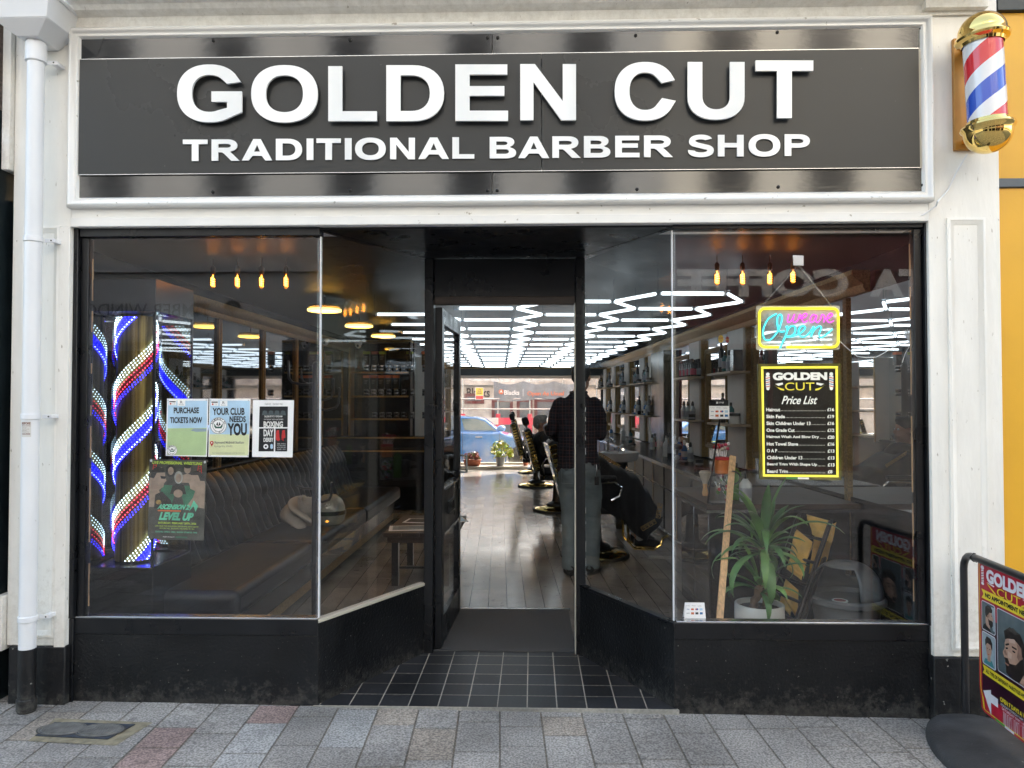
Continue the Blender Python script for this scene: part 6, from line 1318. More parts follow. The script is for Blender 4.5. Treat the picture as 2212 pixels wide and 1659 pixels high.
# card payment stand
YC = 4.6
cd = thing('card_notice', (X(1556, YC), YC, .85), 0, 'small white card payment notice with black top on a thin stand', 'notice')
f = lambda u, v, off=0.0: atY(u, v, YC) + Vector((0, -off, 0))
def paymarks(m, box, f):
    u0, v0, u1, v1 = box; w_, h_ = u1-u0, v1-v0
    cols = [['bottle_blue', 'ink_red', 'bottle_blue', 'sky_print'], ['ink_grey', 'orange_print', 'ink_black', 'bottle_blue']]
    for k, s in enumerate(('G Pay', 'Pay', 'contactless')): m.txt(s, (u0+w_*(.06+.31*k), v0+h_*.10, u0+w_*(.06+.31*k)+w_*.2, v0+h_*.19), f, 'ink_grey', .001)
    for r_ in range(2):
        for k in range(4):
            a, b = u0+w_*(.07+.235*k), v0+h_*(.34+.32*r_)
            if k == 0: m.txt('VISA' if r_ == 0 else 'pay', (a, b+h_*.04, a+w_*.16, b+h_*.13), f, cols[r_][k], .001, bold=.02)
            elif k in (1, 2) and r_ == 0: m.disc((a+w_*.05, b+h_*.08), w_*.05, f, 'ink_red', .001, 14); m.disc((a+w_*.11, b+h_*.08), w_*.05, f, 'orange_print' if k == 1 else 'bottle_blue', .0013, 14)
            else: m.rect((a, b, a+w_*.16, b+h_*.17), f, cols[r_][k], .001)
m = MB(); m.rect((1532, 877, 1575.5, 905), f, 'paper_white', -.003, .003); paymarks(m, (1532, 877, 1575.5, 905), f); m.rect((1532, 864, 1573, 876.6), f, 'plastic_black', -.004, .006); m.txt('sumup', (1552, 868, 1563, 872.5), f, 'ink_white', .0026); m.rect((1547, 867.8, 1550.6, 872), f, 'ink_white', .0026); m.build('notice_face', cd, smooth=False)
MB().tube([atY(1555, 905, YC+.02), Vector((X(1555, YC+.02), YC+.36, .853))], .006, 'black_metal', 8).build('stand', cd); MB().box(X(1536, YC+.3), X(1574, YC+.3), YC+.30, YC+.42, .851, .861, 'plastic_black').build('foot', cd)
# tent card on the sill
f = lambda u, v, off=0.0: atY(u, v, 3.76) + Vector((0, -off+(v-1336)*-.0004, 0))
m = MB(); m.prism([f(1478, 1337.5, -.001), f(1525, 1338.5, -.001), f(1523, 1303.5, -.001), f(1480.5, 1303, -.001)], [f(1478, 1337.5, 0), f(1525, 1338.5, 0), f(1523, 1303.5, 0), f(1480.5, 1303, 0)], 'paper_white'); paymarks(m, (1481, 1306, 1521, 1332), f)
m.prism([f(1480.5, 1303, -.002), f(1523, 1303.5, -.002), f(1525, 1338.5, -.04), f(1478, 1337.5, -.04)], [f(1480.5, 1303, -.003), f(1523, 1303.5, -.003), f(1525, 1338.5, -.041), f(1478, 1337.5, -.041)], 'paper_white')
m.build('tent_card', label='folded white card of payment logos standing in the bottom corner of the right window', cat='notice', smooth=False, fix=False)
MB().box(X(1462), X(2003), 3.745, 3.79, zs-.04, atY(1500, 1338.5, 3.76).z-.001, 'interior_black').build('window_board', label='narrow black board inside the right window carrying the tent card', cat='window board')
# wooden pole leaning
pa, pb2 = atY(1583, 985, 4.55), atY(1554, 1345, 4.12); d_ = (pa-pb2)
mb = MB(); k = (pb2.z-.02)/(-d_.z); foot = pb2+d_*k
T = Matrix.Translation(foot) @ Vector((0, 0, 1)).rotation_difference(d_.normalized()).to_matrix().to_4x4(); L_ = (pa-foot).length
mb.box(-.019, .019, -.008, .008, 0, L_, 'pine', T); wp = mb.build('wooden_batten', label='long grained pine batten leaning against the reception desk', cat='batten', bev=.003)
hk = MB(); c = T @ Vector((0, 0, L_-.12)); hk.tube([c+Vector((.05*math.sin(a), -.012, .04*math.cos(a)-.02)) for a in [2*math.pi*k/20*.8 for k in range(21)]], .004, 'plastic_black', 6, True); hk.build('cable_loop', label='black cable loop hooked round the top of the pine batten', cat='cable')

# yucca in white pot
pc_ = Vector((X(1637, 4.35), 4.35, .02))
yp = thing('yucca_plant', tuple(pc_), 0, 'leafy yucca with two bare trunks in a round white pot behind the right window', 'plant')
rp = 51*4.35/1600; zr = atY(1637, 1303, 4.35).z-.02
MB().lathe([(rp*.86, 0), (rp*.93, .01), (rp, zr*.5), (rp, zr-.006), (rp-.003, zr), (rp-.014, zr), (rp-.016, zr-.03), (0, zr-.03)], pc_, 'pot_white', 48).build('plant_pot', yp)
MB().lathe([(rp-.017, zr-.028), (rp*.4, zr-.02), (0, zr-.018)], pc_, 'soil', 32).build('soil', yp)
f = lambda u, v, off=0.0: pc_+Vector(((rp+.0006+off)*math.sin(u), -(rp+.0006+off)*math.cos(u), v))
m = MB(); m.poly([f(-1.2+.1*k, .02) for k in range(12)]+[f(-.1-.1*k, .06+.055*(k/11)**1.3) for k in range(12)], 'sign_yellow'); m.build('yellow_print', yp, smooth=False)
ca, cb_ = Vector((X(1650, 4.35), 4.37, Z(1185, 4.35, 1650))), Vector((X(1634, 4.35), 4.30, Z(1262, 4.35, 1634)))
for nm, q0, q1, r0 in (('trunk', pc_+Vector((.045, .02, zr-.03)), ca, .024), ('trunk', pc_+Vector((-.045, -.01, zr-.03)), cb_, .022)):
    pts = [q0.lerp(q1, k/8)+Vector((.006*math.sin(k*1.7), .004*math.cos(k*2.1), 0)) for k in range(9)]; MB().tube(pts, [r0*(1+.08*math.sin(k*3)) for k in range(9)], 'trunk', 14).build('trunk', yp)
def leaf(base, az, el0, L, w, droop, rr_, kink=0):
    n = 12; vs = []; p = Vector(base); el_ = el0; dirh = Vector((math.cos(az), math.sin(az), 0)); side = Vector((-math.sin(az), math.cos(az), 0))
    for i in range(n+1):
        k = i/n; wd = w*(.42+1.4*k if k < .4 else 1-.02)*(1 if k < .55 else max(.0, 1-((k-.55)/.45)**1.8)); wd = min(wd, w)
        d = dirh*math.cos(el_)+Vector((0, 0, math.sin(el_))); up = side.cross(d).normalized()
        vs += [p+side*wd/2+up*wd*.16, p-up*wd*.0, p-side*wd/2+up*wd*.16]
        p = p+d*(L/n); el_ -= droop/n*(1.6*k+.35)+(kink if i == 6 else 0)
    vs2 = [v-Vector((0, 0, .0012)) for v in vs]; m = 3*(n+1)
    fs = []
    for i in range(n):
        for j in range(2): fs.append((3*i+j, 3*i+j+1, 3*i+j+4, 3*i+j+3)); fs.append((m+3*i+j, m+3*i+j+3, m+3*i+j+4, m+3*i+j+1))
    return vs+vs2, fs
mat('leaf_pale', (.13, .26, .07), .4, var=.3, vs=8); mat('leaf_mid', (.06, .16, .05), .38, var=.35, vs=8)
r3 = random.Random(11)
for base_, N, Lr, kk in ((ca, 38, (.30, .50), 1.05), (cb_, 17, (.22, .36), .9)):
    for k in range(N):
        az = k*2.399+r3.uniform(-.2, .2); q_ = k/N; el0 = R(86-85*q_**.8+r3.uniform(-6, 6)); L = r3.uniform(*Lr)*(1.0 if q_ > .2 else .85)*(.72 if math.cos(az) > .25 and q_ > .35 else 1); dr = r3.uniform(.4, 1.3)+(1.8 if base_ is ca else 1.1)*q_; 
        vs, fs = leaf(base_+Vector((.012*math.cos(az), .012*math.sin(az), .05-.09*q_)), az, el0, L, r3.uniform(.038, .055)*kk, dr, 0, .5 if r3.random() < .15 else 0)
        MB().add(vs, fs, ['leaf', 'leaf_pale', 'leaf_mid'][k % 3]).build('leaf', yp, ang=80)
# folded step chair with yellow towels
fc = thing('folding_steps', (X(1740, 4.7), 4.7, .02), 0, 'folded black frame chair draped with yellow cushions between the yucca and the bin', 'folding chair')
a1, a2 = atY(1800, 1112, 4.85), atY(1697, 1335, 4.55); b1, b2 = atY(1781, 1117, 5.15), atY(1668, 1300, 4.95)
def bar(p, q, w_, t_, mt):
    d = q-p; T = Matrix.Translation(p) @ Vector((0, 0, 1)).rotation_difference(d.normalized()).to_matrix().to_4x4(); return MB().box(-w_/2, w_/2, -t_/2, t_/2, 0, d.length, mt, T)
sh = Vector((0, 0, 0)); P1, P2 = atY(1795, 1124, 4.75), atY(1721, 1338, 4.45); Q1, Q2 = atY(1725, 1112, 5.05), atY(1649, 1325, 4.75)
P2 = P1+(P2-P1)*((P1.z-.02)/(P1.z-P2.z)); Q2 = Q1+(Q2-Q1)*((Q1.z-.02)/(Q1.z-Q2.z))
bar(P1, P2, .05, .022, 'plastic_black').build('side_rail', fc, bev=.008); bar(Q1, Q2, .05, .022, 'plastic_black').build('side_rail', fc, bev=.008)
R1, R2 = atY(1781, 1205, 4.72), atY(1735, 1338, 4.38); R2 = R1+(R2-R1)*((R1.z-.02)/(R1.z-R2.z)); bar(R1, R2, .035, .018, 'plastic_black').build('back_leg', fc, bev=.006)
for k in (.15, .32, .48, .6, .72): p, q = P1.lerp(P2, k), Q1.lerp(Q2, k); MB().tube([p, q], .010, 'black_metal', 8).build('cross_bar', fc)
for k, o_ in ((.1, -.01), (.33, .0), (.40, .02), (.62, -.01), (.78, 0), (.9, .01)): p = P1.lerp(P2, k)+Vector((o_, -.014, 0)); MB().ball(p, (.006, .004, .006), 'chrome', 8).build('rivet', fc)
def pad(quad, th, name, seed):
    r_ = random.Random(seed); q0, q1, q2, q3 = [Vector(x) for x in quad]; n = 14; nrm = (q1-q0).cross(q3-q0).normalized(); 
    if nrm.y > 0: nrm = -nrm
    vs = []
    for s_ in (1, -1):
        for i in range(n+1):
            for j in range(n+1):
                a, b = i/n, j/n; p = (q0*(1-a)+q1*a)*(1-b)+(q3*(1-a)+q2*a)*b; e = min(1, 6*min(a, 1-a))**.5*min(1, 6*min(b, 1-b))**.5
                vs.append(p+nrm*s_*th*.5*(e*(1+.25*math.sin(7*a+seed)*math.sin(9*b)))+Vector((0, 0, .004*math.sin(20*a+seed))))
    N = (n+1)**2; fs = [(i*(n+1)+j, (i+1)*(n+1)+j, (i+1)*(n+1)+j+1, i*(n+1)+j+1) for i in range(n) for j in range(n)]; fs += [tuple(N+x for x in reversed(f_)) for f_ in fs[:n*n]]
    ed = {}
    for f_ in fs[:n*n]:
        for k in range(4): ed[(f_[k], f_[(k+1) % 4])] = 1
    fs += [(a, a+N, b+N, b) for (a, b) in ed if (b, a) not in ed]
    MB().add(vs, fs, 'towel_yellow').build(name, fc, ang=70)
pad((atY(1761, 1160, 4.86), atY(1742, 1112, 5.0), atY(1799, 1128, 4.82), atY(1795, 1175, 4.66)), .05, 'cushion', 1)
pad((atY(1747, 1240, 4.74), atY(1761, 1150, 4.84), atY(1807, 1128, 4.84), atY(1774, 1262, 4.86)), .03, 'cushion', 2)
pad((atY(1706, 1200, 4.88), atY(1721, 1142, 4.92), atY(1756, 1170, 4.76), atY(1739, 1222, 4.70)), .045, 'cushion', 3)
pad((atY(1699, 1228, 4.86), atY(1709, 1196, 4.90), atY(1742, 1222, 4.72), atY(1731, 1252, 4.66)), .02, 'cushion', 4)
pad((atY(1689, 1285, 4.86), atY(1697, 1250, 4.88), atY(1725, 1275, 4.68), atY(1721, 1335, 4.56)), .03, 'cushion', 5)
pad((atY(1685, 1305, 4.9), atY(1695, 1262, 4.9), atY(1711, 1282, 4.8), atY(1707, 1330, 4.7)), .03, 'cushion', 6)
# grey swing bin
bc = Vector((X(1826, 4.5), 4.52, .02)); sbn = thing('waste_bin', tuple(bc), 0, 'grey plastic waste bin with open domed lid in the right window', 'bin')
zr = Z(1290, 4.5, 1850)-.02
MB().lathe([(.15, 0), (.155, .01), (.195, zr-.03), (.21, zr-.025)], bc, 'plastic_grey', 40).build('bin_body', sbn)
m = MB(); n = 48; k_ = 12; vs = []; fs = []
m.lathe([(.212, zr-.03), (.222, zr-.025), (.222, zr), (.212, zr+.012), (.205, zr+.012), (.20, zr-.02)], bc, 'plastic_grey', 48)
hz_ = .20
for i in range(k_+1):
    a = (math.pi/2)*i/k_
    for j in range(n):
        b = 2*math.pi*j/n; r_ = .205*math.cos(a)**.75; vs.append(bc+Vector((r_*math.cos(b), r_*math.sin(b), zr+.012+hz_*math.sin(a))))
for i in range(k_):
    for j in range(n):
        b = 2*math.pi*(j+.5)/n; bx, by = math.cos(b), math.sin(b)
        hole = (i < 8 and (bx*-.80+by*-.6) > .62) or (2 < i < 8 and (bx*.86+by*.5) > .75)
        if not hole: fs.append((i*n+j, i*n+(j+1) % n, (i+1)*n+(j+1) % n, (i+1)*n+j))
lo_ = MB(); lo_.add(vs, fs, 'plastic_grey'); o = lo_.build('domed_lid', sbn, fix=False, ang=60); sd = o.modifiers.new('thick', 'SOLIDIFY'); sd.thickness = .006; m.build('lid_rim', sbn)
c_ = bc+Vector((-.06, -.06, zr-.02)); MB().lathe([(.03, -.06), (.042, .0), (.045, .012), (.04, .014), (.0, .0)], c_, 'paper_white', 24).lathe([(0, .012), (.037, .012)], c_, 'bottle_pink', 24).build('paper_cup', label='crumpled red and white paper cup inside the grey bin', cat='cup')

# neon open sign on chains
YN = 3.775
f = lambda u, v, off=0.0: atY(u, v, YN) + Vector((0, -off, 0))
ns = thing('open_sign', tuple(atY(1724, 756, YN)), 0, 'lit neon sign reading we are Open, hung on chains in the right window', 'neon sign')
def rrb(u0, v0, u1, v1, r, n=6): return rr_(u1-u0, v1-v0, r, u0, v0, n)
m = MB(); P = rrb(1633.5, 660.5, 1814, 756, 4, 3); m.prism([f(a, b, -.006) for a, b in P], [f(a, b, 0) for a, b in P], 'acrylic'); m.build('clear_backboard', ns, smooth=False)
def neon(pts, mt, r=.0052, nm='neon_tube', off=.008, sub=5):
    out = []
    P = [Vector((*p, 0)) for p in pts]
    if len(P) > 2:
        for i in range(len(P)-1):
            p0, p1, p2, p3 = P[max(0, i-1)], P[i], P[i+1], P[min(len(P)-1, i+2)]
            for k in range(sub): t = k/sub; out.append(.5*((2*p1)+(p2-p0)*t+(2*p0-5*p1+4*p2-p3)*t*t+(3*p1-p0-3*p2+p3)*t**3))
        out.append(P[-1])
    else: out = P
    MB().tube([f(p.x, p.y, off) for p in out], .0028 if mt == 'neon_pink' else .0038, mt, 8).build(nm, ns)
fr_ = rrb(1639.5, 666.5, 1809.5, 750, 12, 6); ii = [i for i, p in enumerate(fr_)]
# open the frame at the bottom for the tail of the p
start = fr_[-7:]; path = [(1698, 750)]+[(1809.5-12, 750)]+list(reversed(rrb(1639.5, 666.5, 1809.5, 750, 12, 6)[7:14]))
full = rrb(1639.5, 666.5, 1809.5, 750, 12, 6)
br_, bl_ = full[7:14], full[14:21]; tl_, tr_ = full[21:28], full[0:7]
path = [(1698, 750)]+list(reversed(br_))+list(reversed(tr_))+list(reversed(tl_))+list(reversed(bl_))+[(1681, 750)]
MB().tube([f(a, b, .008) for a, b in path], .0062, 'neon_yellow', 8).build('neon_tube', ns)
neon([(1676, 678), (1658, 690), (1648, 712), (1650, 732), (1663, 734), (1679, 716), (1688, 692), (1686, 680), (1679, 684), (1678, 700), (1683, 716), (1694, 716)], 'neon_cyan')
neon([(1696, 707), (1700, 706), (1698, 720), (1690, 738), (1684, 753)], 'neon_cyan'); neon([(1698, 718), (1706, 706), (1716, 706), (1715, 720), (1704, 728), (1698, 727), (1712, 727), (1724, 722), (1734, 715), (1738, 707), (1731, 704), (1724, 714), (1727, 726), (1738, 727), (1748, 718), (1756, 706), (1756, 712), (1750, 728), (1757, 714), (1768, 705), (1773, 709), (1768, 722), (1772, 729), (1785, 722), (1797, 711)], 'neon_cyan')
neon([(1703, 679), (1700, 692), (1702, 697), (1709, 692), (1715, 679), (1712, 692), (1715, 697), (1722, 692), (1726, 680), (1730, 684), (1727, 688), (1738, 686), (1742, 679), (1736, 678), (1731, 687), (1735, 697), (1743, 693)], 'neon_pink')
neon([(1762, 683), (1755, 680), (1749, 689), (1751, 697), (1757, 693), (1763, 681), (1761, 693), (1765, 697), (1771, 690), (1774, 680), (1780, 684), (1778, 697)], 'neon_pink'); neon([(1781, 690), (1790, 687), (1797, 681), (1793, 677), (1786, 684), (1786, 694), (1792, 697), (1800, 693)], 'neon_pink')
hk_ = thing('adhesive_hook', tuple(atY(1724, 574, YF+.02)), 0, 'square white adhesive hook on the glass holding the neon sign chains', 'hook')
fq = lambda u, v, off=0.0: atY(u, v, YF+.022) + Vector((0, -off, 0)); m = MB(); m.prism([fq(a, b, -.004) for a, b in ((1714, 573), (1736, 573.5), (1736, 552), (1713, 551))], [fq(a, b, 0) for a, b in ((1714, 573), (1736, 573.5), (1736, 552), (1713, 551))], 'plastic_white'); m.build('hook_plate', hk_, bev=.001)
MB().tube([atY(1724, 562, YF+.028), atY(1724, 576, YF+.05), atY(1724, 574, YF+.06)], .002, 'steel', 6).build('hook_wire', hk_)
for (a, b) in (((1722, 575), (1645, 662)), ((1727, 575), (1795, 660))):
    m = MB(); N = 26; p, q = atY(*a, YF+.055), atY(*b, YN-.003)
    for k in range(N):
        c = p.lerp(q, (k+.5)/N); d = (q-p).normalized(); L_ = (q-p).length/N*.62; w_ = .0035; sd = Vector((0, 1, 0)) if k % 2 else d.cross(Vector((0, 1, 0)))
        m.tube([c+d*L_*math.cos(t)+sd*w_*math.sin(t) for t in [2*math.pi*j/8 for j in range(9)]], .0008, 'steel', 4, False)
    m.build('chain', ns)
pts = [atY(u, v, Y) for u, v, Y in ((1812, 735, YN), (1830, 752, YN), (1852, 770, YN), (1870, 772, YN), (1892, 772, YN), (1910, 762, YN), (1930, 750, YN), (1955, 742, YN), (1968, 738, YN))]
MB().tube(pts, .0022, 'pvc_white', 6).build('cable', label='thin white cable looping from the neon sign to the window frame', cat='cable')
m = MB()
for k in range(5):
    a0 = 1962-4*k; pts = [atY(1967, 740, YN), atY(1966-5*k+4, 716+2*abs(k-2), YN-.002*k), atY(1960-4*k+8, 711+2*abs(k-2), YN-.002*k), atY(1955+3*k, 722, YN), atY(1968, 740, YN), atY(1966+k, 760, YN), atY(1972-k, 770-k, YN), atY(1970, 742, YN)]
    m.tube(pts, .002, 'pvc_white', 6)
m.build('cable_bundle', label='tied bundle of thin white cable at the right edge of the window', cat='cable')
MB().tube([atY(1966, 745, YN), atY(1955, 765, YN), atY(1949, 783, YN)], .0018, 'pvc_white', 6).tube([atY(1950, 780, YN), atY(1946, 792, YN)], .006, 'clear_plastic', 8).build('plug_lead', label='clear plug dangling on a short lead under the cable bundle', cat='cable')

# lit price list
YR = 3.775; f = lambda u, v, off=0.0: atY(u, v, YR) + Vector((0, -off, 0))
plb = thing('price_list', tuple(atY(1728, 1038, YR)), 0, 'black price list board with glowing yellow edge in the right window', 'price list')
Qb = [(1641, 1035.5), (1818, 1037.5), (1816, 785), (1637, 786)]
def fb_(a, b_, off=0.0):            # 0..180 across, 0..252 down
    s_, t_ = a/180, b_/252; u = (Qb[3][0]*(1-s_)+Qb[2][0]*s_)*(1-t_)+(Qb[0][0]*(1-s_)+Qb[1][0]*s_)*t_; v = (Qb[3][1]*(1-s_)+Qb[2][1]*s_)*(1-t_)+(Qb[0][1]*(1-s_)+Qb[1][1]*s_)*t_
    return f(u, v, off)
mat('board_black', (.012, .012, .010), .25, var=.2); mat('board_olive', (.10, .09, .012), .3, var=.6, vs=10); mat('price_white', (.72, .72, .66), .4, emit=.05, ecol=(1, 1, .9)); mat('price_yellow', (.75, .65, .05), .4, emit=.05, ecol=(1, .85, .1))
m = MB(); m.prism([fb_(a, b, -.012) for a, b in ((0, 252), (180, 252), (180, 0), (0, 0))], [fb_(a, b, 0) for a, b in ((0, 252), (180, 252), (180, 0), (0, 0))], 'board_olive'); m.rect((12, 12, 168, 240), fb_, 'board_black', .0008); m.build('board', plb, smooth=False, fix=False)
for a, b, c, d in ((7, 6, 173, 10.5), (7, 241, 173, 245.5), (7, 11, 11.5, 240.5), (168.5, 11, 173, 240.5)):
    m = MB(); m.prism([fb_(x, y, .0012) for x, y in ((a, d), (c, d), (c, b), (a, b))], [fb_(x, y, .003) for x, y in ((a, d), (c, d), (c, b), (a, b))], 'led_yellow'); m.build('led_strip', plb)
m = MB(); m.txt('GOLDEN', (32, 19, 150, 36), fb_, 'price_white', .002, bold=.06); m.txt('CUT', (58, 41, 122, 58), fb_, 'price_yellow', .002, bold=.0)
for s_, x0_ in ((1, 15), (-1, 165)):
    X_ = lambda a: x0_+s_*a
    m.disc((X_(6), 23), 4, fb_, 'price_white', .002, 16); m.rect((min(X_(1.5), X_(10.5)), 27, max(X_(1.5), X_(10.5)), 52), fb_, 'price_white', .002); m.disc((X_(6), 54), 3.6, fb_, 'price_white', .002, 16)
    for k in range(5): m.shape([(X_(1.5), 31+4.6*k), (X_(10.5), 29+4.6*k), (X_(10.5), 31+4.6*k), (X_(1.5), 33+4.6*k)], fb_, ['ink_red', 'bottle_blue'][k % 2], .0026)
    m.shape([(X_(18), 45), (X_(26), 51), (X_(41), 55), (X_(41), 58.5), (X_(33), 57)], fb_, 'price_yellow', .002); m.shape([(X_(22), 44), (X_(38), 41), (X_(39), 45), (X_(29), 48)], fb_, 'price_white', .0024)
m.txt('Price List', (53, 70, 128, 88), fb_, 'price_white', .002, bold=.015, slant=6)
rows = [('Haircut', '£16', 47), ('Skin Fade', '£19', 57), ('Skin Children Under 13', '£16', 113), ('One Grade Cut', '£12', 78), ('Haircut Wash And Blow Dry', '£20', 131), ('Hot Towel Shave', '£16', 85), ('O A P', '£13', 39), ('Children Under 13', '£13', 94), ('Beard Trim With Shape Up', '£13', 126), ('Beard Trim', '£8', 62)]
for k, (a, p, xe_) in enumerate(rows):
    y = 96+14.9*k; m.txt(a, (16.5, y, xe_, y+(7.6 if k else 7.6)), fb_, 'price_white', .002, bold=.03); m.txt(p, (149.5, y, 164.5 if p != '£8' else 159.5, y+7.2), fb_, 'price_white', .002, bold=.03)
    x = xe_+2
    while x < 145: m.rect((x, y+5.6, x+1, y+6.8), fb_, 'price_white', .002); x += 2.9
m.rect((58, 246.5, 83, 250.5), fb_, 'print_green', .002); m.rect((83.5, 246.5, 108, 250.5), fb_, 'price_white', .002)
m.build('lettering', plb, smooth=False, fix=False)
# ================================================================ far window plants and the car outside
def foliage(cs, n, leafsz, mt, r_, mb=None):
    mb = mb or MB()
    for _ in range(n):
        c, rad = r_.choice(cs); v = Vector((r_.gauss(0, 1), r_.gauss(0, 1), r_.gauss(0, 1))).normalized()*rad*(r_.random()**.45); p = Vector(c)+v
        a = Vector((r_.gauss(0, 1), r_.gauss(0, 1), r_.gauss(0, .6))).normalized(); b = a.orthogonal().normalized(); s_ = leafsz*r_.uniform(.6, 1.3)
        mb.add([p-a*s_, p+b*s_*.45, p+a*s_, p-b*s_*.45], [(0, 1, 2, 3)], mt)
    return mb
mat('leaf_gold', (.45, .40, .05), .5, var=.3, vs=20)
r4 = random.Random(5); TW = 16.7
def potplant(u0, u1, vp0, vp1, fol, mts, lab, nm, potmt, trough=False, n=420, ls=.035):
    t = TW; c = atT((u0+u1)/2, vp1, t); s = c.dot(IS); w_ = (u1-u0)*t/1600/2; h = (vp1-vp0)*t/1600; z = .076
    c = I(s, t, z); o = thing(nm, tuple(c), GAM, lab, 'plant')
    if trough: MB().prism([I(s+a*w_*.78, t+b*.09, z) for a, b in ((-1, -1), (1, -1), (1, 1), (-1, 1))], [I(s+a*w_, t+b*.12, z+h) for a, b in ((-1, -1), (1, -1), (1, 1), (-1, 1))], potmt).build('plant_pot', o, bev=.01)
    else: MB().lathe([(w_*.72, 0), (w_*.95, h*.9), (w_*1.05, h*.9), (w_*1.05, h), (w_*.9, h), (w_*.88, h*.92), (0, h*.92)], c, potmt, 24).build('plant_pot', o)
    cs_ = []
    for (u, v, r) in fol: p = atT(u, v, t); cs_.append((Vector((p.x, p.y, max(p.z, z+h+.02))), r*t/1600))
    mb = MB()
    for k, m_ in enumerate(mts): foliage(cs_, n//len(mts), ls, m_, r4, mb)
    mb.build('foliage', o, smooth=False, fix=False)
    st_ = MB()
    for c2, r in cs_: st_.tube([I(s, t, z+h*.9), c2], .006, 'trunk', 5)
    st_.build('stems', o)
potplant(1070, 1092, 991, 1010, [(1066, 972, 9), (1074, 963, 10), (1084, 958, 9), (1090, 966, 11), (1099, 975, 10), (1082, 978, 13), (1075, 985, 9), (1103, 982, 6)], ['leaf_lime', 'leaf_gold'], 'bushy yellow green plant in a grey pot, middle of the far window ledge', 'potted_plant', 'plastic_grey', n=700)
potplant(1001, 1040, 996, 1009, [(1008, 987, 8), (1018, 985, 8), (1027, 983, 8), (1031, 990, 6)], ['leaf_red', 'leaf_pale', 'leaf_red'], 'red leaved plants in a terracotta trough at the left of the far window ledge', 'planted_trough', 'terracotta', True)
potplant(1129, 1142, 996, 1012, [(1131, 989, 6), (1138, 987, 7), (1143, 991, 5)], ['leaf_gold', 'leaf_red'], 'small yellow and red plant in a terracotta pot beside the barber chairs', 'potted_plant', 'terracotta', n=260)
GR, TC = -.41, 19.6
mat('car_blue', (.05, .20, .50), .22, metal=.2, coat=1, var=.03); mat('car_glass', (.10, .15, .16), .06, coat=.5, spec=1); mat('tyre', (.02, .02, .02), .8); mat('alloy', (.35, .36, .38), .3, metal=.8)
car = thing('parked_car', tuple(I(-.8, TC+.9, GR)), GAM, 'blue estate car parked in the sunlit street beyond the far window', 'car')
body = [(-3.05, .05), (-3.1, .45), (-3.05, .72), (-1.9, .76), (0, .70), (.14, .64), (.50, .56), (.95, .44), (1.22, .25), (1.28, -.02), (1.24, -.18), (-3.0, -.18)]
def carslab(pts, t0, t1, mt): return MB().prism([I(s, t0, z) for s, z in pts], [I(s, t1, z) for s, z in pts], mt)
wc = [(-2.12, GR+.34), (.56, GR+.34)]
def arch(pts):
    out = []
    return pts
low = [(-3.05, .05), (-3.1, .45), (-3.05, .70), (-1.9, .74), (0.0, .69), (.14, .64), (.50, .56), (.95, .44), (1.22, .25), (1.28, -.02), (1.24, -.18)]
for hx_, hz_ in reversed(wc):
    low.append((hx_+.42, -.20)); low += [(hx_+.40*math.cos(R(a)), hz_+.40*math.sin(R(a))) for a in range(15, 170, 15)]; low.append((hx_-.42, -.20))
low.append((-3.0, -.18))
b = carslab(low, TC+.02, TC+1.78, 'car_blue'); ob = b.build('body', car, bev=.05)
cab_ = [(-3.02, .705), (-2.75, 1.0), (-2.3, 1.085), (-1.2, 1.12), (-.62, 1.10), (-.38, 1.03), (-.02, .75), (.08, .66)]
MB().prism([I(s, TC+.14+.18*max(0, z-.7), z) for s, z in cab_], [I(s, TC+1.66-.18*max(0, z-.7), z) for s, z in cab_], 'car_blue').build('cabin', car, bev=.03)
def side_glass(pts): return MB().prism([I(s, TC+.125+.18*max(0, z-.7), z) for s, z in pts], [I(s, TC+.150+.18*max(0, z-.7), z) for s, z in pts], 'car_glass')
side_glass([(-2.9, .76), (-2.65, .98), (-2.05, 1.03), (-2.05, .765)]).build('window', car); side_glass([(-1.98, .765), (-1.98, 1.035), (-1.12, 1.055), (-1.02, .755)]).build('window', car); side_glass([(-.94, .752), (-1.03, 1.055), (-.62, 1.04), (-.42, .98), (-.10, .74)]).build('window', car)
carslab([(-2.3, 1.095), (-2.3, 1.12), (-.7, 1.13), (-.7, 1.10)], TC+.25, TC+.29, 'steel').build('roof_rail', car)
for hx_, hz_ in wc:
    for tt, nm in ((TC-.0, 1), (TC+1.6, 0)):
        T = Matrix.Translation(I(hx_, tt+.02, hz_)) @ Matrix.Rotation(GAM, 4, 'Z') @ Matrix.Rotation(-math.pi/2, 4, 'X'); m = MB(); c = Vector((0, 0, 0))
        w_ = MB(); w_.lathe([(.22, 0), (.30, .0), (.335, .03), (.335, .18), (.30, .2), (.22, .2)], T.to_translation(), 'tyre', 32, T.to_3x3().to_4x4()); wo = w_.build('wheel', car)
        r_ = MB(); r_.lathe([(.0, .02), (.05, .015), (.06, .03), (.06, .05), (0, .06)], T.to_translation(), 'alloy', 20, T.to_3x3().to_4x4()); r_.lathe([(.20, .01), (.222, .005), (.222, .04), (.20, .04), (.20, .01)], T.to_translation(), 'alloy', 32, T.to_3x3().to_4x4())
        for k in range(10): a = 2*math.pi*k/10; p, q = T @ Vector((.05*math.cos(a), .05*math.sin(a), .03)), T @ Vector((.205*math.cos(a), .205*math.sin(a), .02)); r_.tube([p, q], .014, 'alloy', 6)
        r_.build('rim', wo)
m = MB(); m.ball(I(.03, TC-.02, .80), (.12, .09, .085), 'car_blue', 14, IM.to_3x3().to_4x4()); m.build('wing_mirror', car)
for s in (-.55, -1.55): ibox(s-.10, s+.08, TC-.012, TC+.019, .56, .59, 'steel').build('door_handle', car, bev=.005)
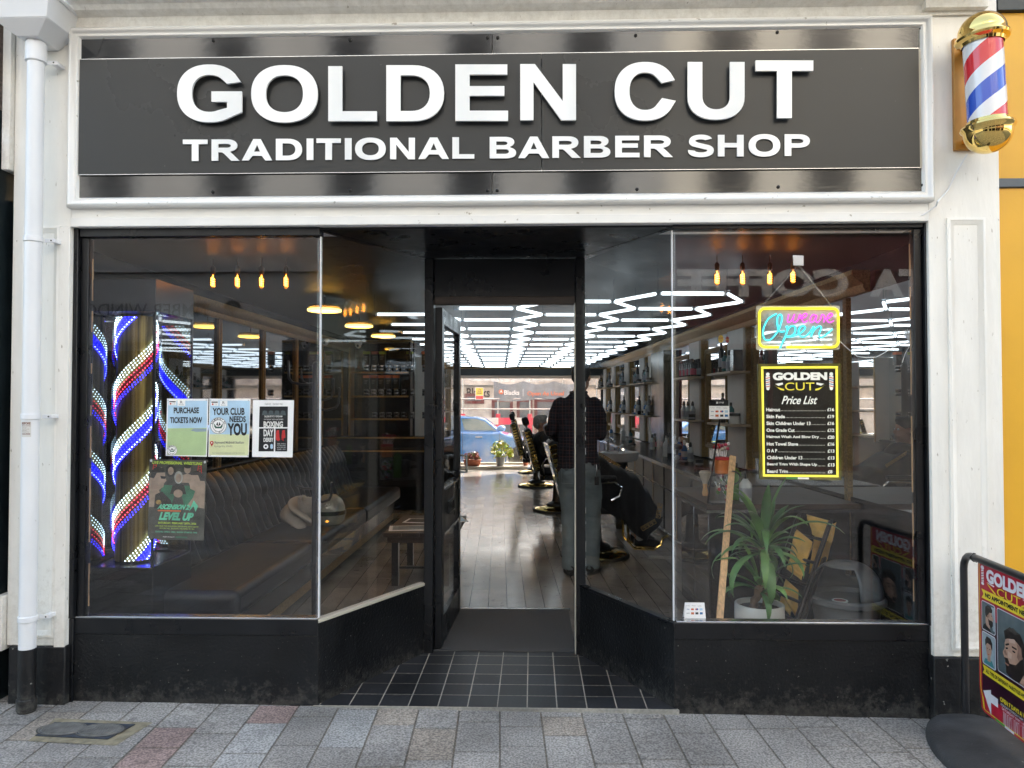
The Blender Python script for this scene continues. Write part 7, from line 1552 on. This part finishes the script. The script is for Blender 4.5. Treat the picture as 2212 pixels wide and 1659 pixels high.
for s in (-1.0, -.02, -2.0): ibox(s, s+.012, TC+.012, TC+.0195, -.15, .70, 'plastic_black').build('door_gap', car)
ibox(1.05, 1.24, TC+.04, TC+.3, .27, .38, 'car_glass').build('headlight', car, bev=.02)

# ================================================================ barber chairs
def barber_chair(s, t, lab):
    T = Matrix.Translation(I(s, t, .012)) @ Matrix.Rotation(GAM, 4, 'Z'); o = thing('barber_chair', tuple(I(s, t, .012)), GAM, lab, 'barber chair', 'barber chairs along the mirrors'); Vx = lambda x, y, z: T @ Vector((x, y, z))
    def bx(x0, x1, y0, y1, z0, z1, mt, mb=None): return (mb or MB()).box(x0, x1, y0, y1, z0, z1, mt, T)
    c = Vx(0, 0, 0)
    MB().lathe([(.34, 0), (.345, .012), (.335, .025), (.32, .028)], c, 'rubber', 40).lathe([(.319, .0285), (.30, .045), (.14, .075)], c, 'gold_polish', 40).build('base', o)
    MB().lathe([(.16, .076), (.15, .10), (.085, .13), (.07, .17), (.058, .40), (.075, .44)], c, 'plastic_black', 28).build('column', o); MB().tube([Vx(.0, -.06, .3), Vx(.0, -.15, .31)], .012, 'gold', 8).build('pump_lever', o)
    bx(-.26, .27, -.26, .26, .44, .50, 'plastic_black').build('seat_frame', o, bev=.01); m = bx(-.26, .29, -.245, .245, .505, .61, 'leather'); q = m.build('seat', o, bev=.035)
    B = T @ Matrix.Translation((-.26, 0, .56)) @ Matrix.Rotation(R(-16), 4, 'Y')
    MB().box(-.05, .045, -.25, .25, 0, .60, 'leather', B).build('backrest', o, bev=.035); m = MB()
    for k in range(12):
        for y in (-.262, .252): m.box(-.055, .02, y, y+.01, .03+.046*k, .06+.046*k, 'gold_polish', B)
    m.box(-.075, -.052, -.255, .255, .0, .58, 'chrome', B); m.build('studded_trim', o, bev=.003)
    MB().box(-.04, .05, -.14, .14, .64, .76, 'leather', B).build('headrest', o, bev=.03); MB().tube([B @ Vector((0, 0, .58)), B @ Vector((0, 0, .66))], .014, 'chrome', 8).build('headrest_post', o)
    for y in (-.30, .30):
        a = MB(); a.tube([Vx(-.20, y, .47), Vx(-.22, y, .68), Vx(-.18, y, .745), Vx(.15, y, .755), Vx(.22, y, .70), Vx(.20, y, .62), Vx(.12, y, .58)], .016, 'chrome', 10); o_ = a.build('armrest_frame', o); bx(-.2, .17, y-.035, y+.035, .77, .81, 'leather').build('arm_pad', o_, bev=.012)
    f_ = MB()
    for y in (-.17, -.13, .13, .17): f_.tube([Vx(.20, y, .46), Vx(.30, y, .38), Vx(.31, y, .16), Vx(.36, y, .10), Vx(.48, y, .09)], .010, 'gold_polish', 8)
    f_.tube([Vx(.40, -.16, .10), Vx(.55, -.16, .09), Vx(.62, -.16, .13), Vx(.64, -.16, .20), Vx(.69, -.16, .22)], .014, 'gold_polish', 8)
    f_.build('footrest_frame', o); bx(.38, .56, -.17, .17, .10, .12, 'gold').build('foot_plate', o, bev=.004)
    return o
ch0 = barber_chair(.93, 7.3, 'nearest barber chair, occupied by a client under a black cape with gold border')
for (s, t, lb) in ((.80, 10.3, 'second barber chair, its black back seen from the side behind the standing barber'), (.66, 13.2, 'third barber chair along the mirrors, nearer the far window'), (.72, 15.7, 'farthest barber chair, just in front of the small potted plant')):
    c = copy_tree(ch0, None, I(s, t, .012)); c['label'] = lb

# ================================================================ people
def remesh(o, vox, smooth=1, it=6):
    r_ = o.modifiers.new('skin', 'REMESH'); r_.mode = 'VOXEL'; r_.voxel_size = vox; r_.use_smooth_shade = True
    if smooth: s_ = o.modifiers.new('soften', 'SMOOTH'); s_.factor = .5; s_.iterations = it
    return o
def hand(mb, wrist, d, up, mt, sgn=1, curl=.5):
    d = d.normalized(); side = d.cross(up).normalized()*sgn; up = side.cross(d).normalized()*sgn; k = wrist+d*.005
    mb.tube([wrist-d*.02, k+d*.02, k+d*.075, k+d*.09], [.026, .030, .034, .026], mt, 10)
    for i, (o_, L) in enumerate(((-.030, .070), (-.010, .080), (.010, .076), (.029, .060))):
        b0 = k+d*.08+side*o_; b1 = b0+(d*math.cos(curl*.5)-up*math.sin(curl*.5))*L*.45; b2 = b1+(d*math.cos(curl*1.3)-up*math.sin(curl*1.3))*L*.32; b3 = b2+(d*math.cos(curl*2)-up*math.sin(curl*2))*L*.25
        mb.tube([b0-d*.02, b0, b1, b2, b3], [.010, .0098, .009, .0082, .006], mt, 8)
    t0 = k+d*.02-side*.028; mb.tube([t0, t0-side*.022+d*.025, t0-side*.028+d*.055, t0-side*.020+d*.075], [.014, .012, .010, .007], mt, 8)
def head(mb, c, f, mt, tilt=0):      # c = head centre, f = facing
    f = f.normalized(); sd = f.cross(Vector((0, 0, 1))).normalized(); T = Matrix(((sd.x, f.x, 0, 0), (sd.y, f.y, 0, 0), (sd.z, f.z, 1, 0), (0, 0, 0, 1)))
    g = lambda x, y, z: c + T.to_3x3() @ Vector((x, y, z))
    mb.ball(g(0, -.012, .025), (.077, .098, .095), mt, 22, T); mb.ball(g(0, .025, -.045), (.058, .070, .075), mt, 18, T); mb.tube([g(0, .085, .012), g(0, .107, -.022), g(0, .098, -.034)], [.010, .016, .012], mt, 8)
    for x in (-1, 1): mb.ball(g(x*.078, -.005, -.005), (.010, .020, .032), mt, 10, T); mb.ball(g(x*.03, .083, -.062+.0), (.018, .010, .006), mt, 8, T)
    mb.tube([g(-.022, .088, -.064), g(0, .094, -.063), g(.022, .088, -.064)], .008, mt, 6); mb.ball(g(0, .07, -.105), (.024, .022, .02), mt, 10, T)
    return g, T
def hair_cap(c, f, parent, mt='hair', back=True):
    f = f.normalized(); sd = f.cross(Vector((0, 0, 1))).normalized(); T = Matrix(((sd.x, f.x, 0, 0), (sd.y, f.y, 0, 0), (0, 0, 1, 0), (0, 0, 0, 1))); g = lambda x, y, z: c + T.to_3x3() @ Vector((x, y, z))
    m = MB(); m.ball(g(0, -.018, .045), (.086, .098, .088), mt, 26, T); m.ball(g(0, -.045, .008), (.078, .068, .075), mt, 22, T); m.ball(g(0, .03, .095), (.06, .06, .04), mt, 16, T); o = m.build('hair', parent); return remesh(o, .009, 1, 2)
def eyes(g, parent, T):
    m = MB()
    for x in (-1, 1): m.ball(g(x*.031, .079, .008), .0115, 'ink_white', 10, T); m.ball(g(x*.031, .0885, .008), .0055, 'ink_black', 8, T)
    m.build('eyes', parent)
# plaid shirt
def plaid():
    m = bpy.data.materials.new('plaid'); m.use_nodes = True; n = m.node_tree.nodes; l = m.node_tree.links; b = n['Principled BSDF']; b.inputs['Roughness'].default_value = .9
    tc = n.new('ShaderNodeTexCoord'); sp = n.new('ShaderNodeSeparateXYZ'); l.new(tc.outputs['Object'], sp.inputs[0])
    nz = n.new('ShaderNodeTexNoise'); nz.inputs['Scale'].default_value = 4; l.new(tc.outputs['Object'], nz.inputs[0])
    def stripes(axis, per, wd, off):
        a = n.new('ShaderNodeMath'); a.operation = 'MULTIPLY_ADD'; a.inputs[1].default_value = 1/per; l.new(sp.outputs[axis], a.inputs[0]); q = n.new('ShaderNodeMath'); q.operation = 'MULTIPLY_ADD'; q.inputs[1].default_value = .55; q.inputs[2].default_value = off; l.new(nz.outputs[0], q.inputs[0]); l.new(q.outputs[0], a.inputs[2])
        f = n.new('ShaderNodeMath'); f.operation = 'FRACT'; l.new(a.outputs[0], f.inputs[0]); c = n.new('ShaderNodeMath'); c.operation = 'LESS_THAN'; c.inputs[1].default_value = wd; l.new(f.outputs[0], c.inputs[0]); return c
    base = (.018, .018, .028, 1); prev = None
    for (ax, per, wd, off, col, fac) in ((0, .055, .45, 0, (.012, .012, .018, 1), .6), (2, .055, .45, .3, (.010, .010, .016, 1), .6), (0, .055, .09, .1, (.15, .065, .055, 1), .5), (2, .055, .09, .4, (.15, .065, .055, 1), .5), (0, .055, .05, .6, (.10, .10, .13, 1), .5), (2, .055, .05, .85, (.10, .10, .13, 1), .5)):
        s_ = stripes(ax, per, wd, off); k = n.new('ShaderNodeMath'); k.operation = 'MULTIPLY'; k.inputs[1].default_value = fac; l.new(s_.outputs[0], k.inputs[0])
        mx = n.new('ShaderNodeMix'); mx.data_type = 'RGBA'; l.new(k.outputs[0], mx.inputs[0])
        if prev: l.new(prev, mx.inputs[6])
        else: mx.inputs[6].default_value = base
        mx.inputs[7].default_value = col; prev = mx.outputs[2]
    l.new(prev, b.inputs['Base Color']); bp = n.new('ShaderNodeBump'); bp.inputs['Strength'].default_value = .5; bp.inputs['Distance'].default_value = .02; z = n.new('ShaderNodeTexNoise'); z.inputs['Scale'].default_value = 9; l.new(tc.outputs['Object'], z.inputs[0]); l.new(z.outputs[0], bp.inputs['Height']); l.new(bp.outputs[0], b.inputs['Normal']); M['plaid'] = m
plaid()
def barber():
    s0, t0 = .672, 6.55; rz = GAM-R(12)
    T = Matrix.Translation(I(s0, t0, .012)) @ Matrix.Rotation(rz, 4, 'Z'); P = lambda x, y, z: T @ Vector((x, y, z)); D = lambda x, y, z: T.to_3x3() @ Vector((x, y, z)); T3 = T.to_3x3().to_4x4()
    def ell(mb, rings, mt, n=24):   # stacked ellipses (x, y, z, rx, ry)
        vs = [P(x+rx*math.cos(2*math.pi*k/n), y+ry*math.sin(2*math.pi*k/n), z) for x, y, z, rx, ry in rings for k in range(n)]; r_ = len(rings)
        mb.add(vs, [(i*n+k, i*n+(k+1) % n, (i+1)*n+(k+1) % n, (i+1)*n+k) for i in range(r_-1) for k in range(n)]+[tuple(range(n-1, -1, -1)), tuple((r_-1)*n+k for k in range(n))], mt)
    torso = [(.02, 0, .93, .155, .105), (.02, 0, 1.0, .16, .11), (0, .0, 1.12, .15, .105), (.005, .0, 1.28, .17, .115), (.01, .0, 1.42, .19, .12), (.01, .0, 1.50, .175, .105), (.02, .01, 1.57, .085, .07)]
    hc = Vector((.045, .055, 1.725)); f = D(.25, 1, -.3); f.z = 0
    legL = [(-.060, 0, .97), (-.060, .02, .75), (-.055, .045, .52), (-.052, .0, .30), (-.055, -.04, .10)]; legR = [(.110, 0, .97), (.125, .02, .75), (.132, .06, .52), (.136, .03, .30), (.140, .01, .10)]
    armL = [(-.140, 0, 1.49), (-.190, -.01, 1.39), (-.212, .01, 1.24), (-.19, .16, 1.19), (-.10, .33, 1.21)]; armR = [(.165, 0, 1.49), (.205, .0, 1.39), (.222, .03, 1.23), (.20, .18, 1.20), (.13, .34, 1.24)]
    m = MB(); ell(m, [(x, y, z, a*.9, b*.9) for x, y, z, a, b in torso], 'skin')
    for L_ in (legL, legR): m.tube([P(*p) for p in L_]+[P(L_[-1][0], L_[-1][1]+.02, .04)], [.08, .072, .052, .048, .036, .035], 'skin', 14)
    for A_, sg_ in ((armL, -1), (armR, 1)): m.tube([P(*p) for p in A_], [.048, .045, .036, .034, .025], 'skin', 12); hand(m, P(*A_[-1]), D(-sg_*.35, 1, .1), D(0, 0, 1), 'skin', sg_, .6)
    m.tube([P(.02, .01, 1.50), P(.03, .025, 1.60), P(.04, .04, 1.68)], [.065, .056, .054], 'skin', 16); g, TT = head(m, P(*hc), f, 'skin')
    body = m.build('person', label='standing man seen from behind in a dark checked shirt and grey green jeans', cat='person', origin=tuple(P(0, 0, 0))); remesh(body, .009, 1, 3)
    eyes(g, body, TT); hair_cap(P(*hc), f, body)
    m = MB(); ell(m, [(.02, 0, .90, .192, .132), (.02, 0, .94, .192, .134), (.018, 0, 1.0, .185, .128), (.01, 0, 1.12, .175, .122), (.005, 0, 1.28, .178, .125), (.01, 0, 1.42, .185, .125), (.01, 0, 1.51, .15, .105), (.018, .005, 1.565, .09, .08), (.02, .01, 1.60, .068, .066)], 'plaid')
    for A_ in (armL, armR): m.tube([P(*p) for p in A_[:-1]]+[P(*A_[-1])], [.062, .058, .052, .047, .040], 'plaid', 16)
    m.ball(P(-.14, 0, 1.485), .068, 'plaid', 14); m.ball(P(.165, 0, 1.485), .068, 'plaid', 14)
    o = m.build('checked_shirt', body); remesh(o, .011, 1, 3)
    dsp = o.modifiers.new('folds', 'DISPLACE'); tx = bpy.data.textures.new('folds', 'CLOUDS'); tx.noise_scale = .11; dsp.texture = tx; dsp.strength = .028; dsp.mid_level = .5
    MB().tube([P(.07*math.cos(a)+.022, .062*math.sin(a)+.018, 1.592+.008*math.sin(a)) for a in [2*math.pi*k/20 for k in range(21)]], .013, 'plaid', 8).build('shirt_collar', body)
    m = MB(); ell(m, [(.03, -.005, .76, .165, .118), (.027, -.012, .88, .184, .132), (.025, -.005, .96, .176, .122), (.02, 0, 1.01, .168, .115)], 'denim')
    for L_ in (legL, legR): m.tube([P(*p) for p in L_]+[P(L_[-1][0], L_[-1][1]+.01, .055)], [.100, .100, .082, .074, .066, .070], 'denim', 20)
    m.ball(P(-.055, -.06, .88), (.088, .07, .09), 'denim', 16, T3); m.ball(P(.11, -.06, .88), (.088, .07, .09), 'denim', 16, T3)
    o = m.build('jeans', body); remesh(o, .011, 1, 3); dsp = o.modifiers.new('folds', 'DISPLACE'); tx = bpy.data.textures.new('creases', 'CLOUDS'); tx.noise_scale = .07; dsp.texture = tx; dsp.strength = .022; dsp.mid_level = .5
    for x in (-.06, .11): MB().frame([P(x-.055, -.150, .80), P(x+.055, -.150, .80), P(x+.055, -.143, .93), P(x-.055, -.143, .93)], [(0, 0), (0, .006), (.004, .007), (.006, 0)], 'denim').build('back_pocket', body)
    for sx_, L_ in ((-1, legL), (1, legR)):
        c = P(L_[-1][0]-.0, L_[-1][1]+.02, 0); yaw = rz+sx_*R(-14); S = Matrix.Translation((c.x, c.y, .012)) @ Matrix.Rotation(yaw, 4, 'Z'); m = MB(); q = lambda x, y, z: S @ Vector((x, y, z))
        m.tube([q(0, -.07, .045), q(0, -.03, .055), q(0, .06, .05), q(0, .14, .04), q(0, .19, .03)], [.036, .045, .046, .043, .026], 'shoe', 16); o = m.build('shoe', body)
        n_ = 24; m = MB(); out = [(.048*math.cos(a)*(1 if math.sin(a) > 0 else .85), .05+.15*math.sin(a)) for a in [2*math.pi*k/n_ for k in range(n_)]]; m.prism([q(x, y, .0) for x, y in out], [q(x*.96, y*.98, .028) for x, y in out], 'rubber'); m.build('sole', o)
    k = P(.19, -.125, .97); MB().tube([k, k+Vector((0, -.01, -.06)), k+Vector((0, -.012, -.10))], .004, 'chrome', 6).build('key_ring', body); MB().box(-.018, .018, -.006, .006, -.075, 0, 'plastic_black', Matrix.Translation(k+Vector((.0, -.028, -.10)))).build('key_fob', body, bev=.005)
barber()
def cape_mesh(T, prof, half, folds, seed, mt='black_cloth'):
    # prof: (x forward, top z, hem z); cloth falls either side of the lap
    r_ = random.Random(seed); vs = []; nx, ny = 60, 46; xs = [p[0] for p in prof]
    def lerp(x, k):
        for a, b in zip(prof, prof[1:]):
            if x <= b[0]: q = (x-a[0])/(b[0]-a[0]); q = q*q*(3-2*q) if k == 1 else q; return a[k]+(b[k]-a[k])*q
        return prof[-1][k]
    for i in range(nx+1):
        x = xs[0]+(xs[-1]-xs[0])*i/nx; zt, zh = lerp(x, 1), lerp(x, 2)
        for j in range(ny+1):
            w_ = 2*j/ny-1; a = abs(w_)
            if a < .4: y = half*math.sin(a/.4*math.pi/2)*.95; z = zt-.06*(a/.4)**2.5
            else: q = (a-.4)/.6; y = half*(.95+.10*q); z = zt-.06-(zt-.06-zh)*q
            q = max(0, (a-.3)/.7); fl = folds*q*(math.sin(x*31+1.5*math.sin(x*9)+seed)+.5*math.sin(x*67+2)); y = math.copysign(y+fl, w_)
            vs.append(T @ Vector((x+.02*q*math.sin(z*20), y, z+.006*math.sin(x*40+w_*7))))
    return MB().add(vs, [(i*(ny+1)+j, (i+1)*(ny+1)+j, (i+1)*(ny+1)+j+1, i*(ny+1)+j+1) for i in range(nx) for j in range(ny)], mt)
def client(s, t, lab, hairmt, prof, seed, band=False, recl=0.0):
    ya, za = ((.14, -.10) if band else (.30, 0))
    T = Matrix.Translation(I(s, t, .012)) @ Matrix.Rotation(GAM, 4, 'Z'); P = lambda x, y, z: T @ Vector((x, y, z)); f = T.to_3x3() @ Vector((1, 0, 0))
    m = MB(); hc = P(-.17-recl, 0, 1.23-recl*.6)
    m.tube([P(-.10, 0, .68), P(-.13, 0, .85), P(-.16-recl*.4, 0, 1.0), P(-.18-recl*.7, 0, 1.08)], [.15, .155, .16, .09], 'skin', 20); m.tube([P(-.17-recl*.6, 0, 1.04), hc], [.06, .052], 'skin', 14)
    g, TT = head(m, hc, f, 'skin')
    for y in (-1, 1):
        m.tube([P(-.10, y*.09, .68), P(.18, y*.11, .67), P(.34, y*.11, .63), P(.38, y*.11, .40), P(.42, y*.11, .17)], [.08, .075, .06, .052, .038], 'skin', 14)
        m.tube([P(-.17-recl*.5, y*.17, 1.03), P(-.14, y*(.21 if band else .27), .90+za), P(.0, y*ya, .845+za), P(.14, y*ya, .845+za)], [.05, .045, .036, .026], 'skin', 12); hand(m, P(.15, y*ya, .845+za), f, Vector((0, 0, 1)), 'skin', y, .25)
    o = m.build('person', label=lab, cat='person', origin=tuple(P(0, 0, .5))); remesh(o, .010, 1, 3); eyes(g, o, TT); hair_cap(hc, f, o, hairmt)
    sh_ = MB(); sh_.tube([P(-.10, 0, .66), P(-.13, 0, .85), P(-.16-recl*.4, 0, 1.0), P(-.175-recl*.6, 0, 1.07), P(-.18-recl*.7, 0, 1.10)], [.17, .172, .178, .13, .075], 'black_cloth', 20)
    for y in (-1, 1): sh_.tube([P(-.17-recl*.5, y*.165, 1.03), P(-.14, y*(.21 if band else .27), .90+za), P(-.04, y*ya, .855+za)], [.075, .062, .052], 'black_cloth', 14)
    remesh(sh_.build('shirt', o), .011, 1, 3)
    c = cape_mesh(T, prof, .27, .018, seed).build('barber_cape', o, ang=80); sd = c.modifiers.new('thick', 'SOLIDIFY'); sd.thickness = .004
    for y in (-1, 1):
        m = MB(); m.tube([P(.37, y*.11, .42), P(.405, y*.11, .26)], [.072, .070], 'denim' if not band else 'label_grey', 14); m.build('trouser_leg', o)
        MB().tube([P(.41, y*.11, .255), P(.425, y*.11, .17)], [.045, .042], 'sock', 12).build('sock', o)
        m = MB(); m.tube([P(.37, y*.11, .155), P(.46, y*.11, .150), P(.56, y*.11, .142), P(.61, y*.11, .135)], [.034, .044, .040, .025], 'shoe', 14); m.build('shoe', o)
    if band:
        TB_ = t-.335; fn = lambda u, v, off=0.0: atT(u, v, TB_) - IN*off
        m = MB()
        def key(p, q, n_, w_):
            p, q = Vector(p), Vector(q); d = (q-p)/n_; nr = Vector((-d.y, d.x)).normalized()*w_; L = []
            for k in range(n_):
                o_ = p+d*k
                for a, b in ((0, 0), (0, 1), (.75, 1), (.75, .35), (.35, .35), (.35, .65)): pass
                L = [o_, o_+nr, o_+nr+d*.8, o_+nr*.3+d*.8, o_+nr*.3+d*.4, o_+nr*.62+d*.4]; m.strip([(a.x, a.y) for a in L], 1.5, fn, 'gold_paint', .001*k*.1); m.strip([((o_+d*0).x, (o_+d*0).y), ((o_+d).x, (o_+d).y)], 1.4, fn, 'gold_paint', .0012)
        key((1384, 1139), (1415, 1121), 4, 9); key((1417, 1118), (1422, 1086), 4, 9)
        for k in range(9): a = 1293+5*k; b = 977+3.2*k; m.strip([(a, b), (a+3, b+8), (a+5, b+3.2)], 1.3, fn, 'gold_paint', .0015)
        m.strip([(1293, 976), (1340, 1006)], 1.6, fn, 'gold_paint', .0018)
        m.build('gold_border', c, smooth=False, fix=False)
    return o
client(.93, 7.3, 'seated client under a black cape with gold key border, behind the standing man', 'hair', [(-.28, 1.06, .75), (-.05, 1.02, .58), (.0, 1.0, .52), (.22, .88, .38), (.38, .80, .24), (.48, .68, .20), (.56, .54, .30), (.60, .46, .44)], 2, True)
mat('grey_hair', (.32, .31, .30), .7, var=.5, vs=60, bump=.8, bs=120)
client(.80, 10.3, 'second seated client leaning back, grey haired, hand on the chair arm', 'grey_hair', [(-.24, 1.0, .80), (-.02, .93, .60), (.12, .84, .45), (.30, .80, .30), (.42, .70, .22), (.52, .50, .30)], 5, False, .06)
